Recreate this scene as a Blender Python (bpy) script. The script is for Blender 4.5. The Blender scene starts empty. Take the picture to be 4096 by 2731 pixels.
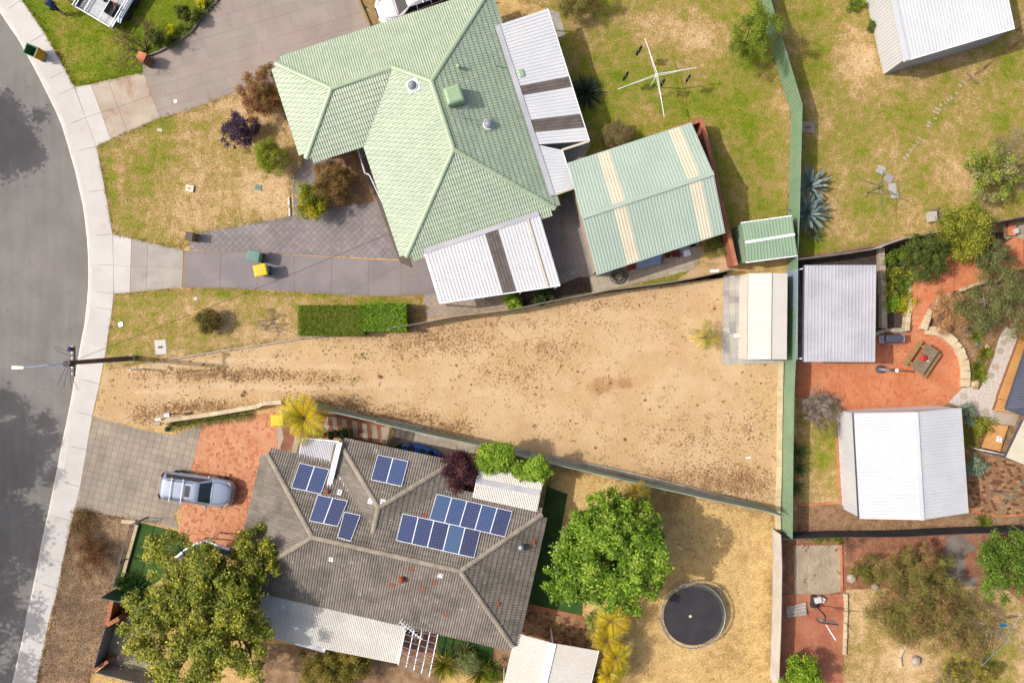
import bpy, math, random
import numpy as np
from mathutils import Vector, Matrix
random.seed(11); rng = np.random.default_rng(11)
C = bpy.context.scene.collection
sc = bpy.context.scene
R = math.radians
# ------------------------------------------------------------------ camera, sky, sun, exposure
H = 48.0                      # drone height in metres, looking straight down
cam_d = bpy.data.cameras.new('camera'); cam = bpy.data.objects.new('camera', cam_d); C.objects.link(cam)
cam.location = (0, 0, H); cam.rotation_euler = (0, 0, 0)
cam_d.sensor_width = 36; cam_d.lens = 27.0; cam_d.clip_end = 2000; cam_d.clip_start = 0.5
sc.camera = cam
SUN_EL, SUN_AZ = R(47), R(4)
sun_dir = Vector((math.cos(SUN_EL)*math.cos(SUN_AZ), -math.cos(SUN_EL)*math.sin(SUN_AZ), -math.sin(SUN_EL)))
w = bpy.data.worlds.new('World'); sc.world = w; w.use_nodes = True
nt = w.node_tree; sky = nt.nodes.new('ShaderNodeTexSky'); sky.sky_type = 'NISHITA'; sky.sun_disc = False
sky.sun_elevation = SUN_EL; sky.sun_rotation = R(274); sky.dust_density = 5.0; sky.ozone_density = 0.0
bg = nt.nodes['Background']; bg.inputs[1].default_value = 0.15; nt.links.new(sky.outputs[0], bg.inputs[0])
sl = bpy.data.lights.new('sun', 'SUN'); sl.energy = 3.1; sl.angle = R(0.6); sl.color = (1.0, .96, .90)
sun = bpy.data.objects.new('sun', sl); C.objects.link(sun); sun.location = (-40, 5, 60)
sun.rotation_euler = sun_dir.to_track_quat('-Z', 'Y').to_euler()
sc.view_settings.view_transform = 'Standard'; sc.view_settings.look = 'None'
sc.view_settings.exposure = 0.34; sc.view_settings.gamma = 1.0
sc.render.engine = 'CYCLES'; sc.cycles.max_bounces = 6; sc.cycles.transparent_max_bounces = 6
sc.cycles.use_denoising = True
# ------------------------------------------------------------------ measuring: photograph px -> metres at a height
TO = {'a': 0, 'b': 680, 'c': 1350, 'd': 2031}
def PX(s):
    out = []; o = (0, 0, 1.0)
    for t in s.split():
        if t[0].isalpha():
            if t == 'v': o = (0, 0, 4096/2352)
            elif t == 'p': o = (0, 0, 1.0)
            else: o = (1024*int(t[1]), TO[t[0]], 1/2.2402)
            continue
        x, y = t.split(','); out.append((o[0]+float(x)*o[2], o[1]+float(y)*o[2]))
    return out
def W(p, z=0.0):
    k = (H-z)/H/64.0
    return Vector(((p[0]-2048)*k, (1365.5-p[1])*k, z))
def G(s, z=0.0): return [W(p, z) for p in PX(s)]
def G1(s, z=0.0): return G(s, z)[0]
def onplane(p, o, n):         # where the sight line through p meets a plane
    d = Vector(((p[0]-2048)/64.0, (1365.5-p[1])/64.0, -H)); c = Vector((0, 0, H))
    return c + d*((o-c).dot(n)/d.dot(n))
# ------------------------------------------------------------------ materials
MATS = {}
class NT:
    def __init__(s, name):
        s.m = bpy.data.materials.new(name); s.m.use_nodes = True; s.t = s.m.node_tree
        s.b = s.t.nodes['Principled BSDF']; s.g = s.n('ShaderNodeNewGeometry')
    def n(s, t, **k):
        x = s.t.nodes.new(t)
        for a, v in k.items(): setattr(x, a, v)
        return x
    def l(s, a, b): s.t.links.new(a, b)
    def val(s, sock, v):
        if isinstance(v, bpy.types.NodeSocket): s.l(v, sock)
        else: sock.default_value = v if not (isinstance(v, tuple) and len(v) == 3) else (*v, 1)
    def noise(s, scale, detail=3, rough=.55, vec=None, dist=0):
        x = s.n('ShaderNodeTexNoise'); s.l(vec or s.g.outputs['Position'], x.inputs['Vector'])
        x.inputs['Scale'].default_value = scale; x.inputs['Detail'].default_value = detail
        x.inputs['Roughness'].default_value = rough; x.inputs['Distortion'].default_value = dist
        return x.outputs['Fac']
    def math(s, op, a, b=0.0, clamp=False):
        x = s.n('ShaderNodeMath', operation=op, use_clamp=clamp); s.val(x.inputs[0], a); s.val(x.inputs[1], b); return x.outputs[0]
    def step(s, v, lo, hi):
        x = s.n('ShaderNodeMapRange', interpolation_type='SMOOTHSTEP'); s.l(v, x.inputs['Value'])
        x.inputs['From Min'].default_value = lo; x.inputs['From Max'].default_value = hi; return x.outputs[0]
    def mix(s, f, a, b, mode='MIX'):
        x = s.n('ShaderNodeMix', data_type='RGBA', blend_type=mode)
        s.val(x.inputs[0], f); s.val(x.inputs[6], a); s.val(x.inputs[7], b); return x.outputs[2]
    def scalec(s, col, f):
        x = s.n('ShaderNodeVectorMath', operation='SCALE'); 
        if isinstance(col, tuple): x.inputs[0].default_value = col
        else: s.l(col, x.inputs[0])
        s.val(x.inputs['Scale'], f); return x.outputs[0]
    def attr(s, name, out='Fac'): return s.n('ShaderNodeAttribute', attribute_name=name).outputs[out]
    def rnd(s):
        oi = s.n('ShaderNodeObjectInfo'); a = s.math('ADD', oi.outputs['Random'], s.g.outputs['Random Per Island'])
        return s.math('FRACT', a)
    def bump(s, h, strength, dist=.02):
        x = s.n('ShaderNodeBump'); x.inputs['Strength'].default_value = strength; x.inputs['Distance'].default_value = dist
        s.l(h, x.inputs['Height']); s.l(x.outputs[0], s.b.inputs['Normal'])
    def ramp(s, f, stops):
        x = s.n('ShaderNodeValToRGB'); e = x.color_ramp.elements
        while len(e) < len(stops): e.new(0.5)
        for el, (p, c) in zip(e, stops): el.position = p; el.color = (*c, 1)
        s.l(f, x.inputs[0]); return x.outputs[0]
def mat(name, col, col2=None, ns=2.0, rough=.8, grain=.12, gs=45, rnd=0.0, alt=None, stain=(), bump=None, metal=0.0, spec=.4, coat=0.0):
    """col/col2 blotched by noise; alt=(colour, share) repaints a share of pieces; stain=[(colour, scale, lo, hi, amount)]"""
    t = NT(name); c = col
    if col2: c = t.mix(t.step(t.noise(ns, 4), .38, .62), col, col2)
    if alt:
        for i, (ac, lo, hi) in enumerate(alt):
            r = t.rnd(); f = t.math('MULTIPLY', t.math('GREATER_THAN', r, lo), t.math('LESS_THAN', r, hi)); c = t.mix(f, c, ac)
    for (sc_, s_, lo, hi, am) in stain:
        c = t.mix(t.math('MULTIPLY', t.step(t.noise(s_, 5, .65), lo, hi), am), c, sc_)
    if grain:
        f = t.math('ADD', t.math('MULTIPLY', t.noise(gs, 2), 2*grain), 1-grain)
        c = t.scalec(c, f)
    if rnd:
        r2 = t.math('FRACT', t.math('MULTIPLY', t.rnd(), 7.31)); c = t.scalec(c, t.math('ADD', t.math('MULTIPLY', r2, 2*rnd), 1-rnd))
    t.val(t.b.inputs['Base Color'], c); t.b.inputs['Roughness'].default_value = rough
    t.b.inputs['Metallic'].default_value = metal; t.b.inputs['Specular IOR Level'].default_value = spec
    t.b.inputs['Coat Weight'].default_value = coat
    if bump: t.bump(t.noise(bump[0], 3), bump[1])
    MATS[name] = t.m; return t.m
def leafmat(name, trans=.35, rough=.55):
    t = NT(name); c = t.attr('Col', 'Color')
    t.l(c, t.b.inputs['Base Color']); t.b.inputs['Roughness'].default_value = rough; t.b.inputs['Specular IOR Level'].default_value = .3
    tr = t.n('ShaderNodeBsdfTranslucent'); t.l(c, tr.inputs[0]); mx = t.n('ShaderNodeMixShader'); mx.inputs[0].default_value = trans
    out = t.t.nodes['Material Output']; t.l(t.b.outputs[0], mx.inputs[1]); t.l(tr.outputs[0], mx.inputs[2]); t.l(mx.outputs[0], out.inputs[0])
    MATS[name] = t.m; return t.m
def lawnmat(name, stops, amp=(.62, .55, .75), sc3=(.38, 1.9, 11), rough=.95, bumpy=.5):
    t = NT(name); g = t.attr('g')
    for a, s_ in zip(amp, sc3): g = t.math('ADD', g, t.math('MULTIPLY', t.math('SUBTRACT', t.noise(s_, 4, .6), .5), a*2))
    c = t.ramp(g, stops); c = t.scalec(c, t.math('ADD', t.math('MULTIPLY', t.math('ADD', t.noise(34, 3, .75), t.noise(9, 4, .7)), 1.0), .02))
    t.l(c, t.b.inputs['Base Color']); t.b.inputs['Roughness'].default_value = rough; t.b.inputs['Specular IOR Level'].default_value = .1
    t.bump(t.noise(22, 4, .7), bumpy, .06); MATS[name] = t.m; return t.m
# ------------------------------------------------------------------ mesh helpers
def link(name, me, parent=None, m=None, kind=None):
    o = bpy.data.objects.new(name, me); C.objects.link(o)
    if m: me.materials.append(MATS[m] if isinstance(m, str) else m)
    if parent is not None:
        o.parent = parent; o.matrix_parent_inverse = Matrix.Translation(-wloc(parent))
    if kind: o['kind'] = kind
    return o
def wloc(o):
    v = Vector((0, 0, 0))
    if o.type == 'EMPTY': v = Vector(o.location)
    return v
class MB:
    def __init__(s): s.v = []; s.f = []; s.c = []
    def add(s, vs, fs, col=None):
        o = len(s.v); s.v.extend(tuple(p) for p in vs); s.f.extend(tuple(i+o for i in f) for f in fs)
        if col is not None: s.c.extend([col]*len(vs))
        return s
    def prism(s, poly, z0, z1, bottom=False):
        """closed slab over a plan polygon; z1 may be a list (sloping top)"""
        n = len(poly); a = sum(poly[i][0]*poly[(i+1) % n][1]-poly[(i+1) % n][0]*poly[i][1] for i in range(n))
        if a < 0: poly = poly[::-1]; z1 = z1[::-1] if isinstance(z1, (list, tuple)) else z1
        t = z1 if isinstance(z1, (list, tuple)) else [z1]*n
        vs = [(p[0], p[1], z0) for p in poly]+[(p[0], p[1], t[i]) for i, p in enumerate(poly)]
        fs = [tuple(range(n, 2*n))]+[(i, (i+1) % n, n+(i+1) % n, n+i) for i in range(n)]
        if bottom: fs.append(tuple(range(n))[::-1])
        return s.add(vs, fs)
    def box(s, c, size, rz=0.0, M=None):
        x, y, z = size[0]/2, size[1]/2, size[2]/2
        vs = [Vector((a*x, b*y, d*z)) for d in (-1, 1) for a, b in ((-1, -1), (1, -1), (1, 1), (-1, 1))]
        mt = Matrix.Translation(c) @ (M.to_4x4() if M else Matrix.Rotation(rz, 4, 'Z'))
        return s.add([mt @ v for v in vs], [(3, 2, 1, 0), (4, 5, 6, 7), (0, 1, 5, 4), (1, 2, 6, 5), (2, 3, 7, 6), (3, 0, 4, 7)])
    def bar(s, a, b, wd, ht):
        a = Vector(a); b = Vector(b); d = b-a
        q = d.to_track_quat('X', 'Z').to_matrix()
        return s.box((a+b)/2, (d.length, wd, ht), M=q)
    def tube(s, path, rad, n=6, cap=True, col=None):
        path = [Vector(p) for p in path]; k = len(path)
        if not isinstance(rad, (list, tuple)): rad = [rad]*k
        vs = []; fs = []
        for i, p in enumerate(path):
            d = (path[min(i+1, k-1)]-path[max(i-1, 0)]); d = d.normalized() if d.length > 1e-6 else Vector((0, 0, 1))
            u = d.cross(Vector((0, 0, 1))); u = d.cross(Vector((0, 1, 0))) if u.length < .05 else u; u.normalize(); w_ = d.cross(u)
            for j in range(n):
                a = 2*math.pi*j/n; vs.append(p+(u*math.cos(a)+w_*math.sin(a))*rad[i])
        for i in range(k-1):
            for j in range(n): fs.append((i*n+j, i*n+(j+1) % n, (i+1)*n+(j+1) % n, (i+1)*n+j))
        if cap: fs += [tuple(range(n)), tuple(range((k-1)*n, k*n))[::-1]]
        return s.add(vs, fs, col)
    def lathe(s, c, prof, n=16, M=None):
        vs = []; fs = []; k = len(prof); M = M or Matrix.Identity(3)
        for r, z in prof:
            for j in range(n):
                a = 2*math.pi*j/n; vs.append(Vector(c)+M @ Vector((r*math.cos(a), r*math.sin(a), z)))
        for i in range(k-1):
            for j in range(n): fs.append((i*n+j, i*n+(j+1) % n, (i+1)*n+(j+1) % n, (i+1)*n+j))
        if prof[-1][0] > 1e-4: fs.append(tuple(range((k-1)*n, k*n)))
        return s.add(vs, fs)
    def loft(s, rings, close=True, capa=True, capb=True):
        n = len(rings[0]); vs = [p for r in rings for p in r]; fs = []
        for i in range(len(rings)-1):
            for j in range(n if close else n-1): fs.append((i*n+j, i*n+(j+1) % n, (i+1)*n+(j+1) % n, (i+1)*n+j))
        if capa: fs.append(tuple(range(n))[::-1])
        if capb: fs.append(tuple(range((len(rings)-1)*n, len(rings)*n)))
        return s.add(vs, fs)
    def mesh(s, name, smooth=False):
        me = bpy.data.meshes.new(name); me.from_pydata(s.v, [], s.f)
        if s.c and len(s.c) == len(s.v):
            at = me.color_attributes.new('Col', 'FLOAT_COLOR', 'POINT')
            at.data.foreach_set('color', np.array([(*c, 1) for c in s.c], dtype=np.float32).ravel())
        if smooth: me.polygons.foreach_set('use_smooth', [True]*len(me.polygons))
        me.update(); return me
    def build(s, name, m, parent=None, kind=None, smooth=False, bevel=0, label=None):
        o = link(name, s.mesh(name, smooth), parent, m, kind)
        if bevel:
            b = o.modifiers.new('bevel', 'BEVEL'); b.width = bevel; b.segments = 2; b.limit_method = 'ANGLE'
        if label: o['label'] = label
        return o
def tag(o, label, cat, group=None, kind=None):
    if label: o['label'] = label
    if cat: o['category'] = cat
    if group: o['group'] = group
    if kind: o['kind'] = kind
    return o
def thing(name, loc, label, cat, group=None):
    o = bpy.data.objects.new(name, None); C.objects.link(o); o.location = loc; o.empty_display_size = .3
    return tag(o, label, cat, group)
def struct(o): o['kind'] = 'structure'; return o
def rect_poly(c, w_, h_, r):
    ca, sa = math.cos(r), math.sin(r)
    return [(c[0]+x*ca-y*sa, c[1]+x*sa+y*ca) for x, y in ((-w_/2, -h_/2), (w_/2, -h_/2), (w_/2, h_/2), (-w_/2, h_/2))]
def inside(p, poly):
    r = False; n = len(poly); x, y = p[0], p[1]
    for i in range(n):
        x1, y1 = poly[i][0], poly[i][1]; x2, y2 = poly[i-1][0], poly[i-1][1]
        if (y1 > y) != (y2 > y) and x < (x2-x1)*(y-y1)/(y2-y1)+x1: r = not r
    return r
def clip(sub, conv):
    """Sutherland-Hodgman: any polygon `sub` (extra coordinates are carried) against a convex counter-clockwise one"""
    out = [tuple(p) for p in sub]
    for i in range(len(conv)):
        a = conv[i-1]; b = conv[i]; inp = out; out = []
        if not inp: break
        ex, ey = b[0]-a[0], b[1]-a[1]
        d = [ex*(p[1]-a[1])-ey*(p[0]-a[0]) for p in inp]
        for j in range(len(inp)):
            p, q, dp, dq = inp[j-1], inp[j], d[j-1], d[j]
            if (dp >= 0) != (dq >= 0):
                t = dp/(dp-dq); out.append(tuple(p[k]+(q[k]-p[k])*t for k in range(len(p))))
            if dq >= 0: out.append(q)
    return out
def inside_np(pts, poly):
    x = pts[:, 0]; y = pts[:, 1]; r = np.zeros(len(pts), bool); n = len(poly)
    for i in range(n):
        x1, y1 = poly[i][0], poly[i][1]; x2, y2 = poly[i-1][0], poly[i-1][1]
        if abs(y2-y1) < 1e-9: continue
        r ^= ((y1 > y) != (y2 > y)) & (x < (x2-x1)*(y-y1)/(y2-y1)+x1)
    return r
def blobsum(x, y, base, blobs):
    """blobs: 'v x,y' text with rx, ry (in photo 2352-px units), value"""
    g = np.full(np.shape(x), float(base))
    for s_, rx, ry, v in blobs:
        c = G1(s_); k = 0.0272; g = g+v*np.exp(-(((x-c.x)/(rx*k))**2+((y-c.y)/(ry*k))**2))
    return g
SHEETS = {}
def sheet(name, poly, z, m, base=.5, blobs=(), cell=.3, attrs=None, kind='structure'):
    """ground sheet cut to a plan polygon on a fine grid, carrying per-vertex cover attributes"""
    pl = [(p[0], p[1]) for p in poly]
    xs = [p[0] for p in pl]; ys = [p[1] for p in pl]
    x0, y0 = min(xs), min(ys); nx = int((max(xs)-x0)/cell)+1; ny = int((max(ys)-y0)/cell)+1
    gx, gy = np.meshgrid(x0+np.arange(nx+1)*cell, y0+np.arange(ny+1)*cell); ins = inside_np(np.c_[gx.ravel(), gy.ravel()], pl).reshape(gx.shape)
    a4 = ins[:-1, :-1] & ins[1:, :-1] & ins[:-1, 1:] & ins[1:, 1:]
    # cells crossed by an edge
    cross = np.zeros((ny, nx), bool)
    for i in range(len(pl)):
        p, q = pl[i-1], pl[i]; L = math.hypot(q[0]-p[0], q[1]-p[1]); k = max(2, int(L/cell*4))
        for t in np.linspace(0, 1, k):
            cx = int((p[0]+(q[0]-p[0])*t-x0)/cell); cy = int((p[1]+(q[1]-p[1])*t-y0)/cell)
            cross[min(max(cy, 0), ny-1), min(max(cx, 0), nx-1)] = True
    b = MB()
    full = a4 & ~cross; jj, ii = np.nonzero(full); idx = {}
    vid = np.full(gx.shape, -1)
    for dj, di in ((0, 0), (0, 1), (1, 1), (1, 0)): vid[jj+dj, ii+di] = 0
    sel = np.nonzero(vid.ravel() == 0)[0]; vid.ravel()[sel] = np.arange(len(sel))
    b.v = [(x, y, z) for x, y in zip(gx.ravel()[sel], gy.ravel()[sel])]
    b.f = [(vid[j, i], vid[j, i+1], vid[j+1, i+1], vid[j+1, i]) for j, i in zip(jj, ii)]
    for j, i in zip(*np.nonzero(~full & (cross | (ins[:-1, :-1] | ins[1:, :-1] | ins[:-1, 1:] | ins[1:, 1:])))):
        xa, ya = x0+i*cell, y0+j*cell
        r = clip(pl, [(xa, ya), (xa+cell, ya), (xa+cell, ya+cell), (xa, ya+cell)])
        if len(r) >= 3:
            ar = sum(r[k-1][0]*r[k][1]-r[k][0]*r[k-1][1] for k in range(len(r)))
            if abs(ar) > 1e-5: b.add([(p[0], p[1], z) for p in (r if ar > 0 else r[::-1])], [tuple(range(len(r)))])
    me = b.mesh(name); v = np.array(b.v)
    if len(v):
        for nm, (bs, bl) in {**{'g': (base, blobs)}, **(attrs or {})}.items():
            at = me.attributes.new(nm, 'FLOAT', 'POINT'); at.data.foreach_set('value', blobsum(v[:, 0], v[:, 1], bs, bl).astype(np.float32))
    SHEETS[name] = (pl, z, base, blobs)
    return link(name, me, None, m, kind)
def pieces(region, cw, ch, rot, org=None, bond=0.0, kind='grid'):
    """rectangles (cx, cy, w, h, rot) of a paving pattern over a region"""
    xs = [p[0] for p in region]; ys = [p[1] for p in region]
    o = Vector(org) if org is not None else Vector((sum(xs)/len(xs), sum(ys)/len(ys), 0))
    ca, sa = math.cos(rot), math.sin(rot); loc = [((p[0]-o[0])*ca+(p[1]-o[1])*sa, -(p[0]-o[0])*sa+(p[1]-o[1])*ca) for p in region]
    u0, u1 = min(p[0] for p in loc), max(p[0] for p in loc); v0, v1 = min(p[1] for p in loc), max(p[1] for p in loc)
    out = []
    if kind == 'herring':
        for i in range(int(u0/cw)-3, int(u1/cw)+3):
            for j in range(int(v0/cw)-3, int(v1/cw)+3):
                t = (i-j) % 4
                if t == 0: out.append(((i+1)*cw, (j+.5)*cw, 2*cw, cw))
                elif t == 3: out.append(((i+.5)*cw, (j+1)*cw, cw, 2*cw))
    elif kind == 'basket':
        for i in range(int(u0/cw/2)-2, int(u1/cw/2)+2):
            for j in range(int(v0/cw/2)-2, int(v1/cw/2)+2):
                for k in (0, 1):
                    if (i+j) % 2: out.append(((2*i+1)*cw, (2*j+.5+k)*cw, 2*cw, cw))
                    else: out.append(((2*i+.5+k)*cw, (2*j+1)*cw, cw, 2*cw))
    elif kind == 'ashlar':
        rr = random.Random(5); y = v0-.5
        while y < v1+.5:
            hh = rr.choice((.75, 1.05, 1.25)); x = u0-1-rr.random()*1.2
            while x < u1+1:
                ww = rr.choice((.8, 1.2, 1.6, 1.9))
                if hh > 1 and rr.random() < .3:
                    out.append((x+ww/2, y+hh*.28, ww, hh*.56)); out.append((x+ww/2, y+hh*.78, ww, hh*.44))
                else: out.append((x+ww/2, y+hh/2, ww, hh))
                x += ww
            y += hh
    else:
        for j in range(int(v0/ch)-2, int(v1/ch)+3):
            for i in range(int(u0/cw)-2, int(u1/cw)+3): out.append(((i+(bond*(j % 2)))*cw+cw/2, j*ch+ch/2, cw, ch))
    return [(o[0]+u*ca-v*sa, o[1]+u*sa+v*ca, a, b_, rot) for u, v, a, b_ in out]
def pave(parent, name, region, pcs, z, m, gap=.008, thick=.03, limit=300, jitter=.002):
    """lays pieces on a region: whole ones are objects sharing meshes, cut ones and those past the limit one joined part"""
    pl = [(p[0], p[1]) for p in region]
    xs = [p[0] for p in pl]; ys = [p[1] for p in pl]; x0, x1, y0, y1 = min(xs), max(xs), min(ys), max(ys)
    whole = []; rest = MB(); meshes = {}
    for (cx, cy, a, b_, r) in pcs:
        d = max(a, b_)
        if cx < x0-d or cx > x1+d or cy < y0-d or cy > y1+d: continue
        q = rect_poly((cx, cy), a-gap, b_-gap, r); k = [inside(p, pl) for p in q]
        if all(k): whole.append((cx*cx+cy*cy, cx, cy, a, b_, r, q))
        else:
            c = clip(pl, q)
            if len(c) >= 3:
                ar = sum(c[i-1][0]*c[i][1]-c[i][0]*c[i-1][1] for i in range(len(c)))
                if abs(ar) > 4e-4: rest.prism(c, z-thick, z+random.uniform(-jitter, jitter))
    whole.sort(key=lambda t: t[0])
    for n, (_, cx, cy, a, b_, r, q) in enumerate(whole):
        zz = z+random.uniform(-jitter, jitter)
        if n < limit:
            key = (round(a, 3), round(b_, 3))
            if key not in meshes:
                me = MB().prism(rect_poly((0, 0), a-gap, b_-gap, 0), -thick, 0).mesh(name); me.materials.append(MATS[m]); meshes[key] = me
            o = bpy.data.objects.new(name, meshes[key]); C.objects.link(o); o.parent = parent
            o.matrix_parent_inverse = Matrix.Translation(-wloc(parent)); o.location = (cx, cy, zz); o.rotation_euler = (0, 0, r)
        else: rest.prism(q, z-thick, zz)
    if rest.f: rest.build(name+'_field', m, parent, 'stuff')
def offset_line(pts, d):
    """parallel of a polyline to its left by d"""
    out = []
    for i, p in enumerate(pts):
        a = pts[max(i-1, 0)]; b = pts[min(i+1, len(pts)-1)]; t = (b-a); t.z = 0; t.normalize()
        out.append(Vector((p.x-t.y*d, p.y+t.x*d, p.z)))
    return out
# ------------------------------------------------------------------ palette (albedo from the colour a surface shows in full sun)
def c(r, g, b, k=1.75):
    f = lambda v: ((v/255+.055)/1.055)**2.4 if v > 10 else v/255/12.92
    return (f(r)/k, f(g)/k, f(b)/k)
mat('asphalt', c(148, 144, 140), c(139, 135, 131), ns=.5, rough=.9, grain=.3, gs=40, stain=[(c(158, 150, 146), .35, .5, .75, .6), (c(116, 111, 112), 1.6, .6, .74, .4)], bump=(60, .3))
mat('concrete_pale', c(232, 226, 220), c(224, 218, 211), ns=.7, rough=.85, grain=.06, rnd=.03, stain=[(c(205, 175, 140), .5, .58, .8, .5)], bump=(50, .15))
mat('kerb_concrete', c(240, 235, 228), c(230, 224, 216), ns=1.2, rough=.85, grain=.06)
mat('concrete_tan', c(212, 196, 176), c(198, 180, 160), ns=.8, rough=.85, grain=.1, rnd=.03, stain=[(c(176, 128, 84), .55, .48, .66, .75)], bump=(50, .15))
mat('concrete_grey', c(196, 188, 176), c(184, 176, 166), ns=1, rough=.85, grain=.08, rnd=.04, stain=[(c(160, 140, 120), .6, .6, .75, .4)])
mat('joint_pale', c(154, 140, 134), rough=.95)
mat('stamped', c(180, 165, 153), c(170, 154, 144), ns=.5, rough=.75, grain=.06, rnd=.035, stain=[(c(186, 150, 136), .8, .52, .7, .5), (c(150, 136, 134), 1.5, .6, .75, .4)], bump=(14, .2))
mat('joint_dark', c(120, 106, 98), rough=.95)
mat('joint_sand', c(172, 138, 100), rough=.95, grain=.2)
mat('joint_brown', c(160, 106, 76), rough=.95, grain=.2)
mat('seal_drive', c(158, 149, 148), c(147, 139, 140), ns=.5, rough=.85, grain=.14, rnd=.03, stain=[(c(168, 158, 160), .45, .52, .7, .6), (c(176, 140, 106), .9, .66, .76, .5)], bump=(60, .2))
mat('diamond_paver', c(164, 154, 152), c(150, 141, 140), ns=.6, rough=.85, grain=.14, rnd=.1, stain=[(c(160, 148, 140), .6, .52, .68, .4)], bump=(50, .2))
mat('grey_paver', c(186, 170, 152), c(172, 158, 142), ns=.5, rough=.85, grain=.12, rnd=.09, stain=[(c(150, 134, 124), .6, .52, .7, .5), (c(205, 184, 156), .45, .55, .75, .5)], bump=(50, .2))
mat('grey_paver_edge', c(150, 136, 128), c(138, 126, 120), ns=1, rough=.85, grain=.14, rnd=.08)
mat('brick_orange', c(238, 175, 131), c(228, 160, 117), ns=1, rough=.85, grain=.14, rnd=.08, alt=[(c(222, 142, 104), .0, .2), (c(208, 126, 92), .2, .28)], bump=(50, .2))
mat('brick_terra', c(236, 152, 108), c(226, 138, 94), ns=.8, rough=.85, grain=.12, rnd=.06, alt=[(c(222, 128, 82), .0, .12)], stain=[(c(248, 176, 126), .45, .52, .72, .5), (c(150, 86, 60), 3.5, .68, .74, .6)], bump=(50, .2))
mat('brick_red', c(204, 134, 100), c(190, 116, 86), ns=.8, rough=.88, grain=.15, rnd=.1, stain=[(c(205, 140, 104), .9, .55, .7, .4)])
mat('brick_brown', c(176, 134, 94), c(160, 118, 82), ns=.8, rough=.88, grain=.15, rnd=.1, alt=[(c(122, 84, 58), 0, .22), (c(190, 150, 108), .5, .7)])
mat('brick_cream', c(206, 188, 160), c(190, 172, 146), ns=1, rough=.88, grain=.12, rnd=.1, stain=[(c(150, 60, 36), 1.6, .6, .63, .9)])
mat('slab_grey', c(206, 192, 170), c(190, 178, 158), ns=1, rough=.88, grain=.1, rnd=.08, stain=[(c(196, 158, 108), .9, .58, .72, .6)])
mat('slab_pale', c(206, 202, 192), c(190, 186, 178), ns=1, rough=.88, grain=.08, rnd=.1, alt=[(c(170, 166, 164), .0, .14)])
mat('limestone', c(240, 220, 182), c(222, 200, 162), ns=1.5, rough=.9, grain=.12, rnd=.06, stain=[(c(150, 138, 118), 2.2, .6, .72, .6)], bump=(18, .5))
mat('limestone_grey', c(206, 190, 166), c(186, 172, 152), ns=2, rough=.9, grain=.14, rnd=.07, stain=[(c(140, 126, 112), 3, .58, .7, .5)], bump=(18, .5))
mat('gravel_white', c(238, 228, 218), c(214, 200, 190), ns=9, rough=.9, grain=.3, gs=30, stain=[(c(150, 110, 92), 6, .62, .7, .7)], bump=(26, .8))
mat('mulch_dark', c(92, 76, 66), c(72, 60, 54), ns=3, rough=.95, grain=.5, gs=26, bump=(24, .8))
mat('mulch_red', c(178, 122, 94), c(152, 100, 78), ns=1.5, rough=.95, grain=.5, gs=22, stain=[(c(206, 166, 122), 1.2, .54, .68, .7), (c(128, 72, 54), 4, .6, .7, .6)], bump=(24, .8))
mat('mulch_brown', c(178, 144, 108), c(150, 116, 86), ns=2, rough=.95, grain=.5, gs=20, stain=[(c(206, 170, 124), 1.2, .56, .7, .6)], bump=(24, .8))
mat('deck', c(240, 182, 112), c(228, 166, 98), ns=1, rough=.7, grain=.1, rnd=.05)
mat('turf', c(56, 92, 34), c(70, 108, 42), ns=.8, rough=.95, grain=.35, gs=30, bump=(40, .6))
mat('green_tile', c(188, 204, 172), c(182, 199, 168), ns=.7, rough=.4, grain=.07, rnd=.07, spec=.9, stain=[(c(204, 216, 192), .5, .52, .75, .5), (c(150, 168, 140), 2.4, .62, .74, .35)])
mat('grey_tile', c(153, 143, 131), c(136, 127, 116), ns=.8, rough=.85, grain=.22, gs=22, rnd=.13, stain=[(c(222, 218, 210), 3.4, .655, .69, .85), (c(118, 110, 104), .8, .52, .7, .45)])
mat('grey_cap', c(184, 171, 152), c(166, 153, 136), ns=2, rough=.85, grain=.18, rnd=.08)
mat('green_cap', c(186, 206, 168), c(194, 212, 180), ns=1, rough=.42, grain=.05, rnd=.03)
mat('white_roof', c(240, 241, 243), c(232, 234, 238), ns=.6, rough=.4, grain=.03, spec=.5, stain=[(c(214, 208, 204), 1.5, .62, .75, .3)])
mat('white_roof_rust', c(242, 242, 243), c(234, 234, 238), ns=.6, rough=.45, grain=.03, stain=[(c(130, 70, 46), 3.0, .73, .77, .8), (c(206, 190, 176), 1.0, .6, .75, .3)])
mat('cream_iron', c(240, 235, 224), c(230, 224, 212), ns=.8, rough=.5, grain=.05, stain=[(c(130, 74, 52), 3.0, .74, .78, .7), (c(206, 194, 178), 1.0, .56, .75, .5)])
mat('cream_roof', c(250, 244, 232), c(246, 238, 224), ns=.6, rough=.4, grain=.03)
mat('zinc_roof', c(212, 211, 216), c(196, 196, 204), ns=.5, rough=.45, grain=.06, stain=[(c(180, 180, 192), .7, .5, .7, .6), (c(196, 170, 140), .9, .66, .75, .35)])
mat('clear_sheet', c(122, 110, 104), c(106, 96, 90), ns=2, rough=.6, grain=.2, gs=18)
mat('pale_green_roof', c(196, 214, 198), c(190, 208, 192), ns=.6, rough=.42, grain=.03, spec=.5)
mat('cream_sheet', c(244, 234, 208), c(238, 226, 198), ns=1, rough=.5, grain=.06)
mat('shed_green', c(164, 192, 160), c(158, 186, 156), ns=1, rough=.5, grain=.04)
mat('fence_green', c(150, 184, 148), c(142, 176, 142), ns=.8, rough=.5, grain=.05)
mat('fence_pale', c(176, 196, 180), c(160, 182, 168), ns=1, rough=.5, grain=.05)
mat('fence_teal', c(60, 112, 88), c(52, 100, 80), ns=1, rough=.5, grain=.06)
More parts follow.
